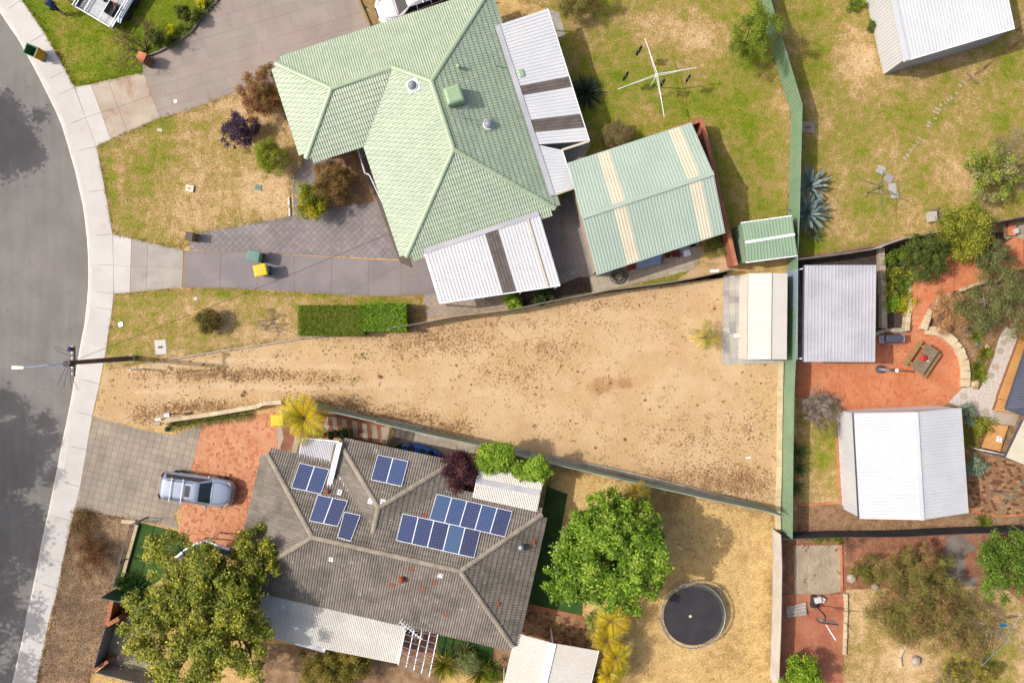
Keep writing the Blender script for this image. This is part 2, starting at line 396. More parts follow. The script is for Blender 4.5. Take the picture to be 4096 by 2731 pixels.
mat('fibro', c(206, 196, 186), c(184, 174, 164), ns=1.2, rough=.9, grain=.15, stain=[(c(130, 118, 110), 1.6, .58, .7, .5)])
mat('fibro_white', c(240, 234, 224), c(226, 218, 208), ns=1.2, rough=.85, grain=.1, stain=[(c(190, 160, 126), 1.4, .62, .75, .4)])
mat('fibro_dark', c(84, 84, 90), c(70, 70, 78), ns=1, rough=.75, grain=.15)
mat('fibro_mauve', c(168, 160, 166), c(150, 142, 150), ns=1, rough=.85, grain=.15)
mat('white_paint', (.8, .8, .82), rough=.35, grain=.02)
mat('off_white', c(236, 228, 216), rough=.6, grain=.04)
mat('brick_wall', c(182, 112, 82), c(164, 96, 70), ns=4, rough=.9, grain=.2, gs=18)
mat('house_wall', c(206, 190, 168), c(194, 178, 158), ns=2, rough=.9, grain=.1)
mat('dark_fascia', c(92, 70, 64), rough=.6)
mat('glass_dark', (.02, .025, .03), rough=.06, grain=0, spec=.8)
mat('black', (.02, .02, .022), rough=.6, grain=.1)
mat('rubber', (.022, .022, .024), rough=.85)
mat('steel', c(196, 200, 206), rough=.35, metal=.6, grain=.05)
mat('galv', c(190, 194, 198), c(172, 178, 184), ns=6, rough=.4, metal=.5, grain=.06)
mat('alloy', c(214, 216, 222), rough=.3, metal=.7)
mat('car_blue', c(180, 193, 218), rough=.22, metal=.15, grain=0, coat=.6, spec=.5)
mat('car_white', c(236, 236, 242), rough=.3, grain=0, coat=.6)
mat('trailer_blue', c(120, 140, 170), rough=.4, metal=.3, grain=.04)
mat('red_lens', (.45, .01, .012), rough=.2, grain=0, coat=.5)
mat('lamp_lens', c(226, 226, 230), rough=.15, grain=0, coat=.6)
mat('bin_green', c(98, 156, 104), c(88, 144, 96), ns=3, rough=.6, grain=.05)
mat('bin_dark', c(96, 128, 120), rough=.6, grain=.05)
mat('bin_yellow', c(246, 214, 10), rough=.5, grain=.03)
mat('bin_orange', c(246, 172, 14), rough=.5, grain=.03)
mat('lid_green', c(110, 148, 136), rough=.5, grain=.04)
mat('kayak_blue', c(20, 110, 214), rough=.4, grain=.02, coat=.3)
mat('tarp_blue', c(170, 188, 222), c(158, 178, 216), ns=2, rough=.5)
mat('blue_cloth', c(34, 40, 96), rough=.9); mat('yellow_cloth', c(230, 220, 40), rough=.9); mat('pale_blue_cloth', c(64, 160, 214), rough=.9)
mat('shirt_blue', c(52, 84, 140), c(44, 72, 124), ns=5, rough=.95); mat('shorts_dark', c(36, 40, 62), rough=.95); mat('skin', c(206, 156, 126), rough=.6, grain=.04)
mat('hair_brown', c(70, 52, 40), rough=.9, grain=.3); mat('sandal', c(206, 190, 160), rough=.8)
mat('orange_paint', c(222, 96, 40), rough=.5); mat('red_bag', c(236, 30, 20), rough=.6, grain=.06)
mat('timber_grey', c(158, 140, 114), c(140, 122, 98), ns=5, rough=.9, grain=.25, gs=18, rnd=.08)
mat('timber_tan', c(180, 150, 98), c(164, 134, 84), ns=5, rough=.9, grain=.2, gs=18)
mat('pole_timber', c(132, 108, 94), c(112, 92, 82), ns=6, rough=.95, grain=.3)
mat('terracotta', c(176, 84, 52), c(160, 72, 46), ns=5, rough=.85, grain=.12)
mat('bark', c(128, 106, 86), c(108, 90, 74), ns=6, rough=.95, grain=.3); mat('bark_pale', c(206, 194, 178), c(176, 160, 142), ns=4, rough=.9, grain=.15)
mat('twig_grey', c(168, 150, 136), c(150, 132, 118), ns=6, rough=.95, grain=.2); mat('twig_brown', c(120, 92, 72), rough=.95, grain=.2)
mat('trampoline_mat', c(62, 58, 62), c(54, 50, 54), ns=1.5, rough=.75, grain=.15)
mat('dome', c(160, 164, 176), rough=.12, grain=.02, coat=.5)
mat('concrete_shaded', c(150, 139, 128), c(132, 122, 112), ns=1.5, rough=.9, grain=.12)  # concrete darkened overall: tree shade over the path put into its colour
mat('dark_roof', c(92, 98, 116), c(84, 90, 108), ns=1, rough=.45, grain=.05)
mat('sack', c(230, 226, 220), rough=.8); mat('rock', c(226, 196, 150), c(196, 166, 124), ns=4, rough=.9, grain=.15, bump=(12, .6)); mat('rock_blue', c(120, 130, 128), rough=.9, grain=.15)
mat('cable', c(60, 54, 50), rough=.8); mat('purple_tub', c(70, 56, 120), rough=.5); mat('cooler_green', c(168, 200, 160), rough=.4, grain=.03)
leafmat('leaf', .42); leafmat('blade', .25, .7); leafmat('dry', .1, .9)
GRASS = [(.0, c(236, 202, 156)), (.22, c(220, 186, 136)), (.42, c(190, 160, 104)), (.62, c(166, 152, 74)), (.82, c(142, 150, 46)), (1., c(116, 138, 28))]
lawnmat('lawn', GRASS); lawnmat('lawn_dry', [(.0, c(244, 210, 146)), (.3, c(230, 192, 126)), (.5, c(200, 164, 110)), (.7, c(170, 142, 90)), (1., c(140, 134, 64))], amp=(.45, .5, .6))
lawnmat('verge_dirt', [(.0, c(218, 184, 136)), (.3, c(184, 154, 122)), (.5, c(156, 130, 104)), (.7, c(134, 112, 92)), (1., c(108, 104, 80))], amp=(.5, .5, .6))
def soilmat():
    t = NT('sand_lot'); n1, n2, n3, n4 = t.noise(.35, 4), t.noise(1.6, 5, .65), t.noise(7, 4, .7), t.noise(30, 3, .7)
    col = t.mix(t.step(n1, .4, .62), c(234, 201, 156), c(224, 186, 136))
    col = t.mix(t.math('MULTIPLY', t.step(n2, .42, .62), .5), col, c(242, 208, 160))
    def cover(a, k2, k3, col_in, cc, lo, hi):
        f = t.math('ADD', t.attr(a), t.math('ADD', t.math('MULTIPLY', t.math('SUBTRACT', n2, .5), k2), t.math('MULTIPLY', t.math('SUBTRACT', n3, .5), k3)))
        return t.mix(t.step(f, lo, hi), col_in, cc)
    col = t.mix(t.math('MULTIPLY', t.step(t.noise(10, 5, .8), .57, .66), .55), col, c(184, 146, 106)); col = t.mix(t.math('MULTIPLY', t.step(t.noise(.8, 5, .7), .5, .66), .5), col, c(206, 170, 128))
    col = cover('damp', .5, .35, col, c(196, 152, 104), .35, .6)
    col = cover('dry', 1.3, 2.2, col, c(196, 160, 116), .42, .66)
    col = cover('dry', 1.5, 3.0, col, c(158, 126, 92), .7, .95)
    tr = t.math('MULTIPLY', t.step(t.math('ADD', t.attr('track'), t.math('MULTIPLY', t.math('SUBTRACT', n2, .5), .7)), .25, .6), .85); col = t.mix(tr, col, c(238, 208, 166))
    col = cover('g', 1.0, 1.8, col, c(136, 136, 66), .5, .72)
    col = t.scalec(col, t.math('ADD', t.math('MULTIPLY', t.math('ADD', n4, t.noise(70, 2, .6)), .55), .45))
    t.l(col, t.b.inputs['Base Color']); t.b.inputs['Roughness'].default_value = .97; t.b.inputs['Specular IOR Level'].default_value = .1
    t.bump(t.math('ADD', n3, t.math('MULTIPLY', n4, .4)), .55, .08); MATS['sand_lot'] = t.m
soilmat()
def crackle():                       # hairline cracks and tyre polish on the asphalt
    t = MATS['asphalt'].node_tree; b = t.nodes['Principled BSDF']; src = b.inputs['Base Color'].links[0].from_socket; g = [n for n in t.nodes if n.type == 'NEW_GEOMETRY'][0]
    wp = t.nodes.new('ShaderNodeTexNoise'); wp.inputs['Scale'].default_value = .6; t.links.new(g.outputs['Position'], wp.inputs['Vector'])
    ad = t.nodes.new('ShaderNodeVectorMath'); ad.operation = 'ADD'; t.links.new(g.outputs['Position'], ad.inputs[0]); t.links.new(wp.outputs['Color'], ad.inputs[1])
    vo = t.nodes.new('ShaderNodeTexVoronoi'); vo.feature = 'DISTANCE_TO_EDGE'; vo.inputs['Scale'].default_value = .21; t.links.new(ad.outputs[0], vo.inputs['Vector'])
    lt = t.nodes.new('ShaderNodeMath'); lt.operation = 'LESS_THAN'; lt.inputs[1].default_value = .0028; t.links.new(vo.outputs['Distance'], lt.inputs[0])
    st = t.nodes.new('ShaderNodeTexNoise'); st.inputs['Scale'].default_value = 1.0; mp = t.nodes.new('ShaderNodeMapping'); mp.inputs['Scale'].default_value = (2.2, .22, 1); mp.inputs['Rotation'].default_value = (0, 0, .1); t.links.new(g.outputs['Position'], mp.inputs[0]); t.links.new(mp.outputs[0], st.inputs['Vector'])
    m1 = t.nodes.new('ShaderNodeMix'); m1.data_type = 'RGBA'; t.links.new(st.outputs['Fac'], m1.inputs[0]); m1.inputs[6].default_value = (.82, .82, .82, 1); m1.inputs[7].default_value = (1.18, 1.17, 1.15, 1)
    m0 = t.nodes.new('ShaderNodeMix'); m0.data_type = 'RGBA'; m0.blend_type = 'MULTIPLY'; m0.inputs[0].default_value = 1; t.links.new(src, m0.inputs[6]); t.links.new(m1.outputs[2], m0.inputs[7])
    m2 = t.nodes.new('ShaderNodeMix'); m2.data_type = 'RGBA'; ml = t.nodes.new('ShaderNodeMath'); ml.operation = 'MULTIPLY'; ml.inputs[1].default_value = .22; t.links.new(lt.outputs[0], ml.inputs[0]); t.links.new(ml.outputs[0], m2.inputs[0]); t.links.new(m0.outputs[2], m2.inputs[6]); m2.inputs[7].default_value = (.06, .055, .055, 1); t.links.new(m2.outputs[2], b.inputs['Base Color'])
crackle()
# ------------------------------------------------------------------ ground, road, kerb
KERB = G('p -60000,-61000 -9000,-9200 -2600,-2900 -900,-1080 -330,-420 p -120,-120 a0 0,115 75,228 150,335 235,485 300,605 365,730 430,862 490,985 545,1112 600,1290 640,1430 b0 668,0 700,150 735,300 757,450 775,620 785,760 788,900 785,1050 773,1200 750,1400 c0 728,0 692,200 664,360 630,560 590,760 555,920 515,1130 470,1360 d0 435,0 370,300 308,620 240,960 170,1280 105,1568 p -100,3240 p -260,3720 -560,4700 -1300,6900 -3600,13000 -24000,64000')
far = 1100; KI = offset_line(KERB, .25)
struct(sheet('ground', [(far, far), (KI[0].x, far)]+[(p.x, p.y) for p in KI]+[(KI[-1].x, -far), (far, -far)], 0.0, 'lawn_dry', .35, cell=30.0))
left = offset_line(KERB, -6.0)
def flat(name, poly, z, m): return struct(MB().add([(p[0], p[1], z) for p in poly], [tuple(range(len(poly)))]).build(name, m))
rd = MB(); n_ = len(KERB)
rd.add([(p.x, p.y, -.12) for p in KERB]+[(p.x, p.y, -.12) for p in left], [(i, i+1, n_+i+1, n_+i) for i in range(n_-1)]); road = struct(rd.build('road', 'asphalt'))
struct(sheet('far_verge', [(-far, far), (left[0].x, far)]+[(p.x, p.y) for p in left]+[(left[-1].x, -far), (-far, -far)], -.06, 'lawn_dry', .45, cell=30))
ki = offset_line(KERB, .6); kb = MB(); ko = offset_line(KERB, -.05); kt = offset_line(KERB, .1)
n_ = len(KERB); kb.add([(p.x, p.y, -.13) for p in ko]+[(p.x, p.y, -.09) for p in KERB]+[(p.x, p.y, .012) for p in kt]+[(p.x, p.y, .016) for p in ki], [(r*n_+i, r*n_+i+1, (r+1)*n_+i+1, (r+1)*n_+i) for r in range(3) for i in range(n_-1)])
struct(kb.build('kerb', 'kerb_concrete'))
# footpath: slab by slab between the joints
FP = PX('p -60,-150 40,-190 a0 -60,-40 80,-190 45,105 195,0 230,405 400,305 415,720 590,637 490,865 668,785 590,1125 768,1058 665,1365 865,1312 b0 752,205 942,175 805,590 1010,577 825,845 1018,852 822,1087 1020,1110 812,1222 1005,1252 762,1545 958,1560 c0 750,40 955,95 705,365 893,415 645,655 828,700 608,970 778,1000 555,1290 718,1335 d0 445,60 645,115 355,425 560,490 325,660 520,720 235,970 435,1035 190,1310 365,1365 120,1640 300,1700 p -20,2930 60,2960')
foot = struct(flat('footpath', [tuple(W(FP[i])) for i in range(0, len(FP), 2)]+[tuple(W(FP[i])) for i in range(len(FP)-1, 0, -2)], .006, 'joint_dark'))
def slab(parent, name, pts, z, m, gap=.012, thick=.03):
    cx = sum(p[0] for p in pts)/len(pts); cy = sum(p[1] for p in pts)/len(pts); q = []
    for p in pts:
        d = math.hypot(p[0]-cx, p[1]-cy); k = (d-gap)/d; q.append((cx+(p[0]-cx)*k, cy+(p[1]-cy)*k))
    return MB().prism(q, z-thick, z).build(name, m, parent)
for i in range(0, len(FP)-3, 2):
    a, b_, d_, e_ = FP[i], FP[i+1], FP[i+3], FP[i+2]
    slab(foot, 'paving_slab', [W(a), W(b_), W(d_), W(e_)], .02, 'concrete_pale')
for s_ in ('a0 672,782 815,758 908,1010 768,1058', 'a0 768,1058 908,1010 992,1250 865,1312', 'b0 1012,580 1180,612 1172,862 1018,852', 'b0 1018,852 1172,862 1165,1098 1022,1110'):
    slab(foot, 'crossover_slab', G(s_), .02, 'concrete_pale')
xo = struct(flat('crossover', G('a0 815,758 1285,650 1435,1058 992,1250'), .006, 'joint_dark'))
for s_ in ('815,758 968,718 1058,965 908,1010', '908,1010 1058,965 1143,1182 992,1250', '968,718 1285,650 1360,855 1058,965', '1058,965 1360,855 1435,1058 1143,1182'):
    slab(xo, 'concrete_slab', G('a0 '+s_), .018, 'concrete_tan')
xo = struct(flat('crossover', G('b0 1180,615 1650,722 1635,1050 1165,1098'), .006, 'joint_sand'))
for s_ in ('1182,617 1325,650 1317,868 1174,860', '1325,650 1645,722 1640,888 1317,868', '1174,860 1317,868 1308,1082 1166,1098', '1317,868 1640,888 1632,1050 1308,1082'):
    slab(xo, 'concrete_slab', G('b0 '+s_), .018, 'concrete_grey')
# stamped concrete driveway
reg = G('a0 1285,650 1278,592 1340,500 1560,395 1700,290 1850,110 1960,0 p 905,-40 1440,-40 1640,180 1130,275 1180,330 a0 2180,805 2000,865 1700,985 1435,1058'); dr = struct(flat('driveway', reg, .008, 'joint_pale'))
pave(dr, 'paving_slab', reg, pieces(reg, 1, 1, R(16.5), kind='ashlar'), .02, 'stamped', gap=.008)
# sealed concrete drive of the green-roofed house
dv = struct(flat('driveway', G('b0 1652,722 2240,738 b1 350,765 1000,800 1300,810 1560,750 1760,730 1900,1100 1510,1135 1000,1130 0,1070 b0 1640,1052'), .006, 'joint_sand'))
xs0 = ['b0 1656,725 1985,735 1978,902 1652,885', 'b0 1652,885 1978,902 1972,1056 1640,1050', 'b0 1985,735 2240,742 b1 10,752 10,925 b0 1978,902', 'b0 1978,902 b1 10,925 8,1070 b0 1972,1056']
xx = [(10, 752, 925, 1070), (345, 768, 932, 1090), (678, 785, 950, 1112), (1008, 802, 965, 1125), (1300, 812, 965, 1128), (1560, 790, 940, 1100), (1840, 760, 905, 1060)]
for a, b_ in zip(xx, xx[1:]):
    xs0 += [f'b1 {a[0]},{a[1]} {b_[0]},{b_[1]} {b_[0]},{b_[2]} {a[0]},{a[2]}', f'b1 {a[0]},{a[2]} {b_[0]},{b_[2]} {b_[0]},{b_[3]} {a[0]},{a[3]}']
for s_ in xs0: slab(dv, 'concrete_slab', G(s_), .016, 'seal_drive', gap=.018)
# diamond paving in front of the green-roofed house
reg = G('b0 1697,650 1770,570 2294,475 b1 340,410 330,150 360,0 a1 370,1560 440,1440 650,1400 700,1440 520,1480 b1 530,60 560,360 700,345 1080,285 1160,320 1290,800 1000,790 340,760 b0 1700,718'); dp = struct(flat('paved_forecourt', reg, .007, 'joint_dark'))
pave(dp, 'paver', reg, pieces(reg, .3, .3, R(45)), .018, 'diamond_paver', gap=.014)
flat('verandah_floor', G('a1 880,1260 1030,1230 1400,2400 1290,2350'), .05, 'joint_dark')
# grey paver driveway of the tiled-roof house
reg = G('c0 840,705 1020,760 1400,850 1560,870 1810,780 1640,1500 1560,1568 d0 1600,190 1240,110 900,45 660,15 c0 680,1480'); gd = struct(flat('driveway', reg, .005, 'joint_dark'))
pave(gd, 'paver', reg, pieces(reg, .4, .4, R(-14), kind='grid'), .017, 'grey_paver', gap=.014)
# orange brick driveway
reg = G('c0 1815,770 2294,690 c1 170,660 230,1040 100,1030 0,1480 d0 2290,120 2240,200 2050,360 1840,295 1660,362 1605,215 c0 1640,1500'); bd = struct(flat('brick_driveway', reg, .004, 'joint_brown'))
pave(bd, 'brick', reg, pieces(reg, .118, .118, R(-13), kind='herring'), .018, 'brick_orange', gap=.008)
# ------------------------------------------------------------------ soft ground: lawns, bare lot, beds
struct(sheet('front_lawn', G('a0 195,0 265,90 380,260 490,440 560,570 672,782 1285,650 1280,590 1340,500 1560,395 1700,290 1850,110 p 905,-40 60,-40'), .012, 'lawn', .95, [('v 250,110', 40, 30, -.2), ('v 180,60', 30, 14, -.15), ('v 150,120', 20, 30, -.12), ('v 300,150', 30, 20, -.1)]))
struct(sheet('front_lawn', G('a0 865,1312 1435,1058 1700,985 2000,865 2180,805 a1 200,600 450,1430 350,1568 b1 330,150 300,270 330,430 0,470 b0 1770,570 1697,650 1650,720 1180,612 1012,580 940,150'), .012, 'lawn', .42, [('v 240,360', 30, 90, .3), ('v 390,285', 90, 18, .28), ('v 300,430', 60, 90, .22), ('v 450,340', 60, 50, .1), ('v 620,420', 90, 90, -.3), ('v 570,280', 70, 50, -.12), ('v 430,490', 60, 25, -.2), ('v 330,520', 60, 20, .15), ('v 560,500', 50, 12, .15)]))
struct(sheet('front_lawn', G('b0 1022,1110 1165,1098 1640,1052 b1 0,1072 1000,1132 1490,1130 1520,1330 1200,1410 420,1500 b1 0,1565 c0 1530,190 940,300 c0 970,0'), .010, 'lawn', .42, [('v 300,700', 60, 25, .12), ('v 560,675', 300, 9, .35), ('v 900,690', 90, 14, .35), ('v 350,770', 70, 60, .1), ('v 600,760', 90, 20, -.2), ('v 450,800', 200, 10, .1)]))
LOT = G('c0 940,300 1530,190 c1 0,70 b1 420,1500 1200,1412 1770,1312 b2 0,1248 450,1152 900,1068 1400,1002 1890,907 2040,960 c2 1880,240 c3 125,205 60,1560 c2 2290,1540 150,1040 c1 1950,930 330,545 0,640 c0 1500,745 1440,800 1030,760 840,705')
struct(sheet('bare_lot', LOT, .008, 'sand_lot', -.3, [('v 830,812', 50, 14, .8), ('v 740,815', 40, 12, .5), ('v 880,805', 20, 25, .4), ('v 430,825', 50, 10, .6), ('v 730,875', 25, 20, .5), ('v 1215,895', 16, 14, .7), ('v 1300,690', 90, 9, .6), ('v 570,830', 60, 10, .6), ('v 1750,1000', 60, 60, .22), ('v 1500,1140', 200, 25, .28), ('v 1400,1090', 16, 10, .6), ('v 1070,780', 20, 12, .4)], cell=.25, attrs={
    'dry': (.25, [('v 520,860', 190, 16, .6), ('v 760,870', 70, 14, .35), ('v 480,935', 150, 16, .6), ('v 340,960', 50, 20, .5), ('v 760,925', 90, 18, .6), ('v 900,960', 90, 22, .6), ('v 1040,980', 70, 18, .4), ('v 1000,790', 140, 26, .45), ('v 900,760', 140, 14, .35), ('v 1180,740', 120, 16, .3), ('v 1270,800', 60, 30, .35), ('v 1180,860', 90, 30, .3), ('v 1600,1000', 130, 50, .26), ('v 1500,1100', 250, 30, .35), ('v 1700,1110', 100, 45, .4), ('v 1740,950', 60, 60, .2), ('v 1400,700', 160, 16, .25), ('v 1500,860', 120, 30, -.3), ('v 1650,880', 90, 60, -.3)]),
    'track': (.0, [('v 400,838', 110, 7, .7), ('v 560,826', 120, 7, .7), ('v 760,842', 120, 9, .7), ('v 360,900', 90, 9, .7), ('v 520,886', 120, 8, .75), ('v 700,893', 130, 9, .7), ('v 900,880', 120, 14, .5), ('v 1120,900', 90, 18, .5), ('v 1480,800', 90, 20, .5), ('v 1300,880', 40, 40, .4)]),
    'damp': (.1, [('v 1370,895', 34, 42, .42), ('v 1430,880', 40, 22, .4), ('v 1560,880', 110, 40, .25), ('v 1350,1040', 60, 12, .3), ('v 1250,1060', 70, 14, .4), ('v 1540,1110', 120, 16, .4), ('v 1600,680', 60, 30, .3), ('v 300,880', 60, 30, .2), ('v 1780,900', 40, 60, .3)])}))
struct(sheet('back_lawn', G('p 1960,-40 3042,-10 a3 -40,200 210,1020 190,1568 b3 180,400 b2 2100,560 1600,800 1980,890 p 2890,1110 2250,1195 2245,600 2190,30'), .008, 'lawn', .68, [('v 1530,60', 110, 45, -.5), ('v 1620,100', 60, 40, -.25), ('v 1390,100', 45, 40, -.05), ('v 1200,10', 60, 20, -.5), ('v 1820,330', 20, 200, -.3), ('v 1720,440', 60, 60, .05), ('v 1500,200', 120, 60, .08), ('v 1640,590', 60, 20, -.4), ('v 1800,230', 30, 60, -.1)]))
flat('sand_pad', G('b2 1700,830 1830,775 1950,790 1980,880 1600,970 1480,985'), .012, 'sand_lot')
struct(sheet('side_yard_lawn', G('p 3080,-40 4400,-40 4400,880 b3 2290,430 1950,490 1255,605 275,795 p 3196,1030 3166,455'), .009, 'lawn', .57, [('v 1960,140', 45, 50, -.4), ('v 2030,220', 30, 25, -.25), ('v 1870,60', 30, 80, .15), ('v 2120,150', 90, 30, -.2), ('v 2250,170', 60, 40, -.15), ('v 2000,420', 120, 60, -.1), ('v 2230,420', 60, 50, -.3), ('v 1870,560', 60, 25, .25), ('v 2300,260', 80, 40, .15), ('v 1950,330', 80, 60, .1)]))
struct(sheet('back_yard', G('c2 380,1150 c2 2290,1575 d3 50,90 40,1568 p 3080,2900 2500,2900 d2 940,1568 1000,950 600,1000 640,780 350,500 300,0 c2 330,1330'), .008, 'lawn_dry', .22, [('v 1500,1160', 60, 60, .3), ('v 1560,1230', 60, 50, .15), ('v 1700,1250', 90, 60, .0), ('v 1690,1500', 60, 90, .2), ('v 1460,1540', 60, 60, .2), ('v 1770,1400', 20, 150, .2)], cell=.3))
struct(sheet('nature_strip', G('d0 660,15 900,45 1240,110 1100,600 980,760 990,860 950,1080 800,1568 p 350,2800 p 120,2800 d0 330,1568 450,1040 540,640 600,320'), .010, 'verge_dirt', .5, [('v 200,1220', 40, 30, .3), ('v 260,1240', 30, 30, -.15), ('v 200,1450', 60, 30, .0), ('v 240,1520', 40, 30, -.35), ('v 180,1400', 40, 30, .1), ('v 270,1300', 20, 40, .25)]))
flat('turf_lawn', G('d0 1240,125 1600,215 1665,362 1480,520 1440,640 1250,760 1020,700'), .012, 'turf')
flat('turf_lawn', G('d2 -60,1290 270,60 c2 310,1330 500,1400 d2 380,500 640,780 630,965 120,855 -30,1300'), .010, 'turf')
flat('turf_lawn', G('d1 1640,1090 2140,1200 2110,1430 1620,1310'), .012, 'turf')
flat('turf_lawn', G('c1 1180,960 1300,950 1800,1060 1700,1200 1150,1060'), .011, 'turf')
flat('garden_bed', G('a1 480,1470 1000,1260 b1 1090,285 700,345 560,360 530,60'), .0095, 'mulch_brown')
flat('garden_bed', G('c1 230,590 640,650 660,690 380,1080 300,1100 220,1000'), .009, 'mulch_brown')
# ------------------------------------------------------------------ roofs
def frame(e0, e1, up_pt):
    u = (e1-e0); u.z = 0; u.normalize(); n = (e1-e0).cross(up_pt-e0); n.normalize()
    if n.z < 0: n = -n
    v = n.cross(u).normalized()
    if v.z < 0: u = -u; v = -v
    return e0, u, v, n
TW, TG = .30, .32            # tile width, course height
def tile_pts(amp=.019):
    us = np.linspace(0, TW, 11); hs = amp*(1+np.cos(2*math.pi*us/(TW/2)))
    rows = []
    for v_, lift in ((TG+.06, .004), (0.0, .042), (0.0, .042), (0.0, .002)):
        rows.append([(x-TW/2, v_, (h if v_ or lift > .01 else h*.3)+lift) for x, h in zip(us, hs)])
    pts = [p for r_ in rows for p in r_]; fs = []
    for k in (0, 2):
        for i in range(10): fs.append((k*11+i, (k+1)*11+i, (k+1)*11+i+1, k*11+i+1))
    return pts, fs
TPTS, TFS = tile_pts()
def tiled_roof(root, faces, tmat, capmat, lines, stagger=True, limit=300, amp=.019):
    """faces: [(convex plan polygon as world points, eave0, eave1, up point)]"""
    TPTS, TFS = tile_pts(amp); me = bpy.data.meshes.new('roof_tile'); me.from_pydata(TPTS, [], TFS); me.materials.append(MATS[tmat]); me.polygons.foreach_set('use_smooth', [True]*len(me.polygons))
    whole = []; rest = MB(); base = MB()
    for poly, e0, e1, up in faces:
        o, u, v, n = frame(e0, e1, up)
        q = [((p-o).dot(u), (p-o).dot(v)) for p in poly]
        ar = sum(q[i-1][0]*q[i][1]-q[i][0]*q[i-1][1] for i in range(len(q)))
        if ar < 0: q = q[::-1]
        base.add([o+u*a+v*b_-n*.012 for a, b_ in q], [tuple(range(len(q)))])
        flip = u.cross(v).dot(n) < 0
        v0 = min(b_ for a, b_ in q)-.05; r0 = int(v0/TG)-1
        for r_ in range(r0, int(max(b_ for a, b_ in q)/TG)+1):
            for k in range(int(min(a for a, b_ in q)/TW)-2, int(max(a for a, b_ in q)/TW)+3):
                cu = k*TW+(TW/2 if (stagger and r_ % 2) else 0); cv = r_*TG-.04
                cs = [(cu-TW/2, cv), (cu+TW/2, cv), (cu+TW/2, cv+TG), (cu-TW/2, cv+TG)]
                ins = [inside(p_, q) or (p_[1] < 0 and inside((p_[0], .01), q)) for p_ in cs]
                if all(ins): whole.append((o+u*cu+v*cv, u, v, n))
                elif any(ins) or inside((cu, cv+TG/2), q):
                    lowq = [(a, b_-(.05 if b_ < .01 else 0)) for a, b_ in q]
                    for f in TFS:
                        pg = clip([(TPTS[i][0]+cu, TPTS[i][1]+cv, TPTS[i][2]) for i in f], lowq)
                        if len(pg) >= 3: rest.add([o+u*a+v*b_+n*h for a, b_, h in pg], [tuple(range(len(pg)))])
    cpt = Vector((0, 0, H)); whole.sort(key=lambda t: (t[0]-cpt).length)
    for i, (p, u, v, n) in enumerate(whole):
        if i < limit:
            ob = bpy.data.objects.new('roof_tile', me); C.objects.link(ob); ob.parent = root; ob.matrix_parent_inverse = Matrix.Translation(-wloc(root))
            M = Matrix((u, v, n)).transposed().to_4x4(); M.translation = p; ob.matrix_basis = M
        else: rest.add([p+u*a+v*b_+n*h for a, b_, h in TPTS], TFS)
    rf = base.build('roof', tmat, root)
    ob = rest.build('roof_tile_field', tmat, root, 'stuff', smooth=True)
    # ridge and hip caps, one piece each
    prof = [(math.cos(t)*.14, math.sin(t)*.085-.01) for t in np.linspace(0, math.pi, 7)]
    cm = {}
    for a, b_ in lines:
        d = b_-a; L = d.length; k = max(1, round(L/.40)); st = L/k; d.normalize(); s_ = d.cross(Vector((0, 0, 1))).normalized(); up = s_.cross(d)
        key = round(st, 3)
        if key not in cm:
            mb = MB(); mb.loft([[(x*1.08, 0, z_+.012) for x, z_ in prof], [(x, st+.03, z_) for x, z_ in prof]], close=False, capa=True, capb=True)
            cm[key] = mb.mesh('ridge_cap'); cm[key].materials.append(MATS[capmat])
        for i in range(k):
            ob = bpy.data.objects.new('ridge_cap', cm[key]); C.objects.link(ob); ob.parent = root; ob.matrix_parent_inverse = Matrix.Translation(-wloc(root))
            M = Matrix((s_, d, up)).transposed().to_4x4(); M.translation = a+d*(i*st)+Vector((0, 0, .045)); ob.matrix_basis = M
    return rf
def rise(p, zE, e0, e1, pitch):
    z = zE
    for _ in range(12):
        w_ = W(p, z); d = (e1-e0); d.z = 0; d.normalize(); q = w_-e0; z = zE+abs(q.x*d.y-q.y*d.x)*math.tan(pitch)
    return W(p, z)
PROF = {'trim': (.19, [(0, 0), (.06, 0), (.08, .03), (.11, .03), (.13, 0), (.19, 0)]), 'corr': (.105, [(.105*i/6, .0135*(1-math.cos(2*math.pi*i/6))) for i in range(7)]),
        'tray': (.32, [(0, 0), (.27, 0), (.275, .045), (.315, .045), (.32, 0)]), 'rib': (.2, [(0, 0), (.15, 0), (.165, .028), (.185, .028), (.2, 0)]),
        'fine': (.2, [(0, 0), (.18, 0), (.184, .006), (.196, .006), (.2, 0)]), 'super': (.146, [(.146*i/6, .026*(1-math.cos(2*math.pi*i/6))) for i in range(7)]), 'panel': (.19, [(0, 0), (.04, .0), (.06, .03), (.13, .03), (.15, 0), (.19, 0)])}
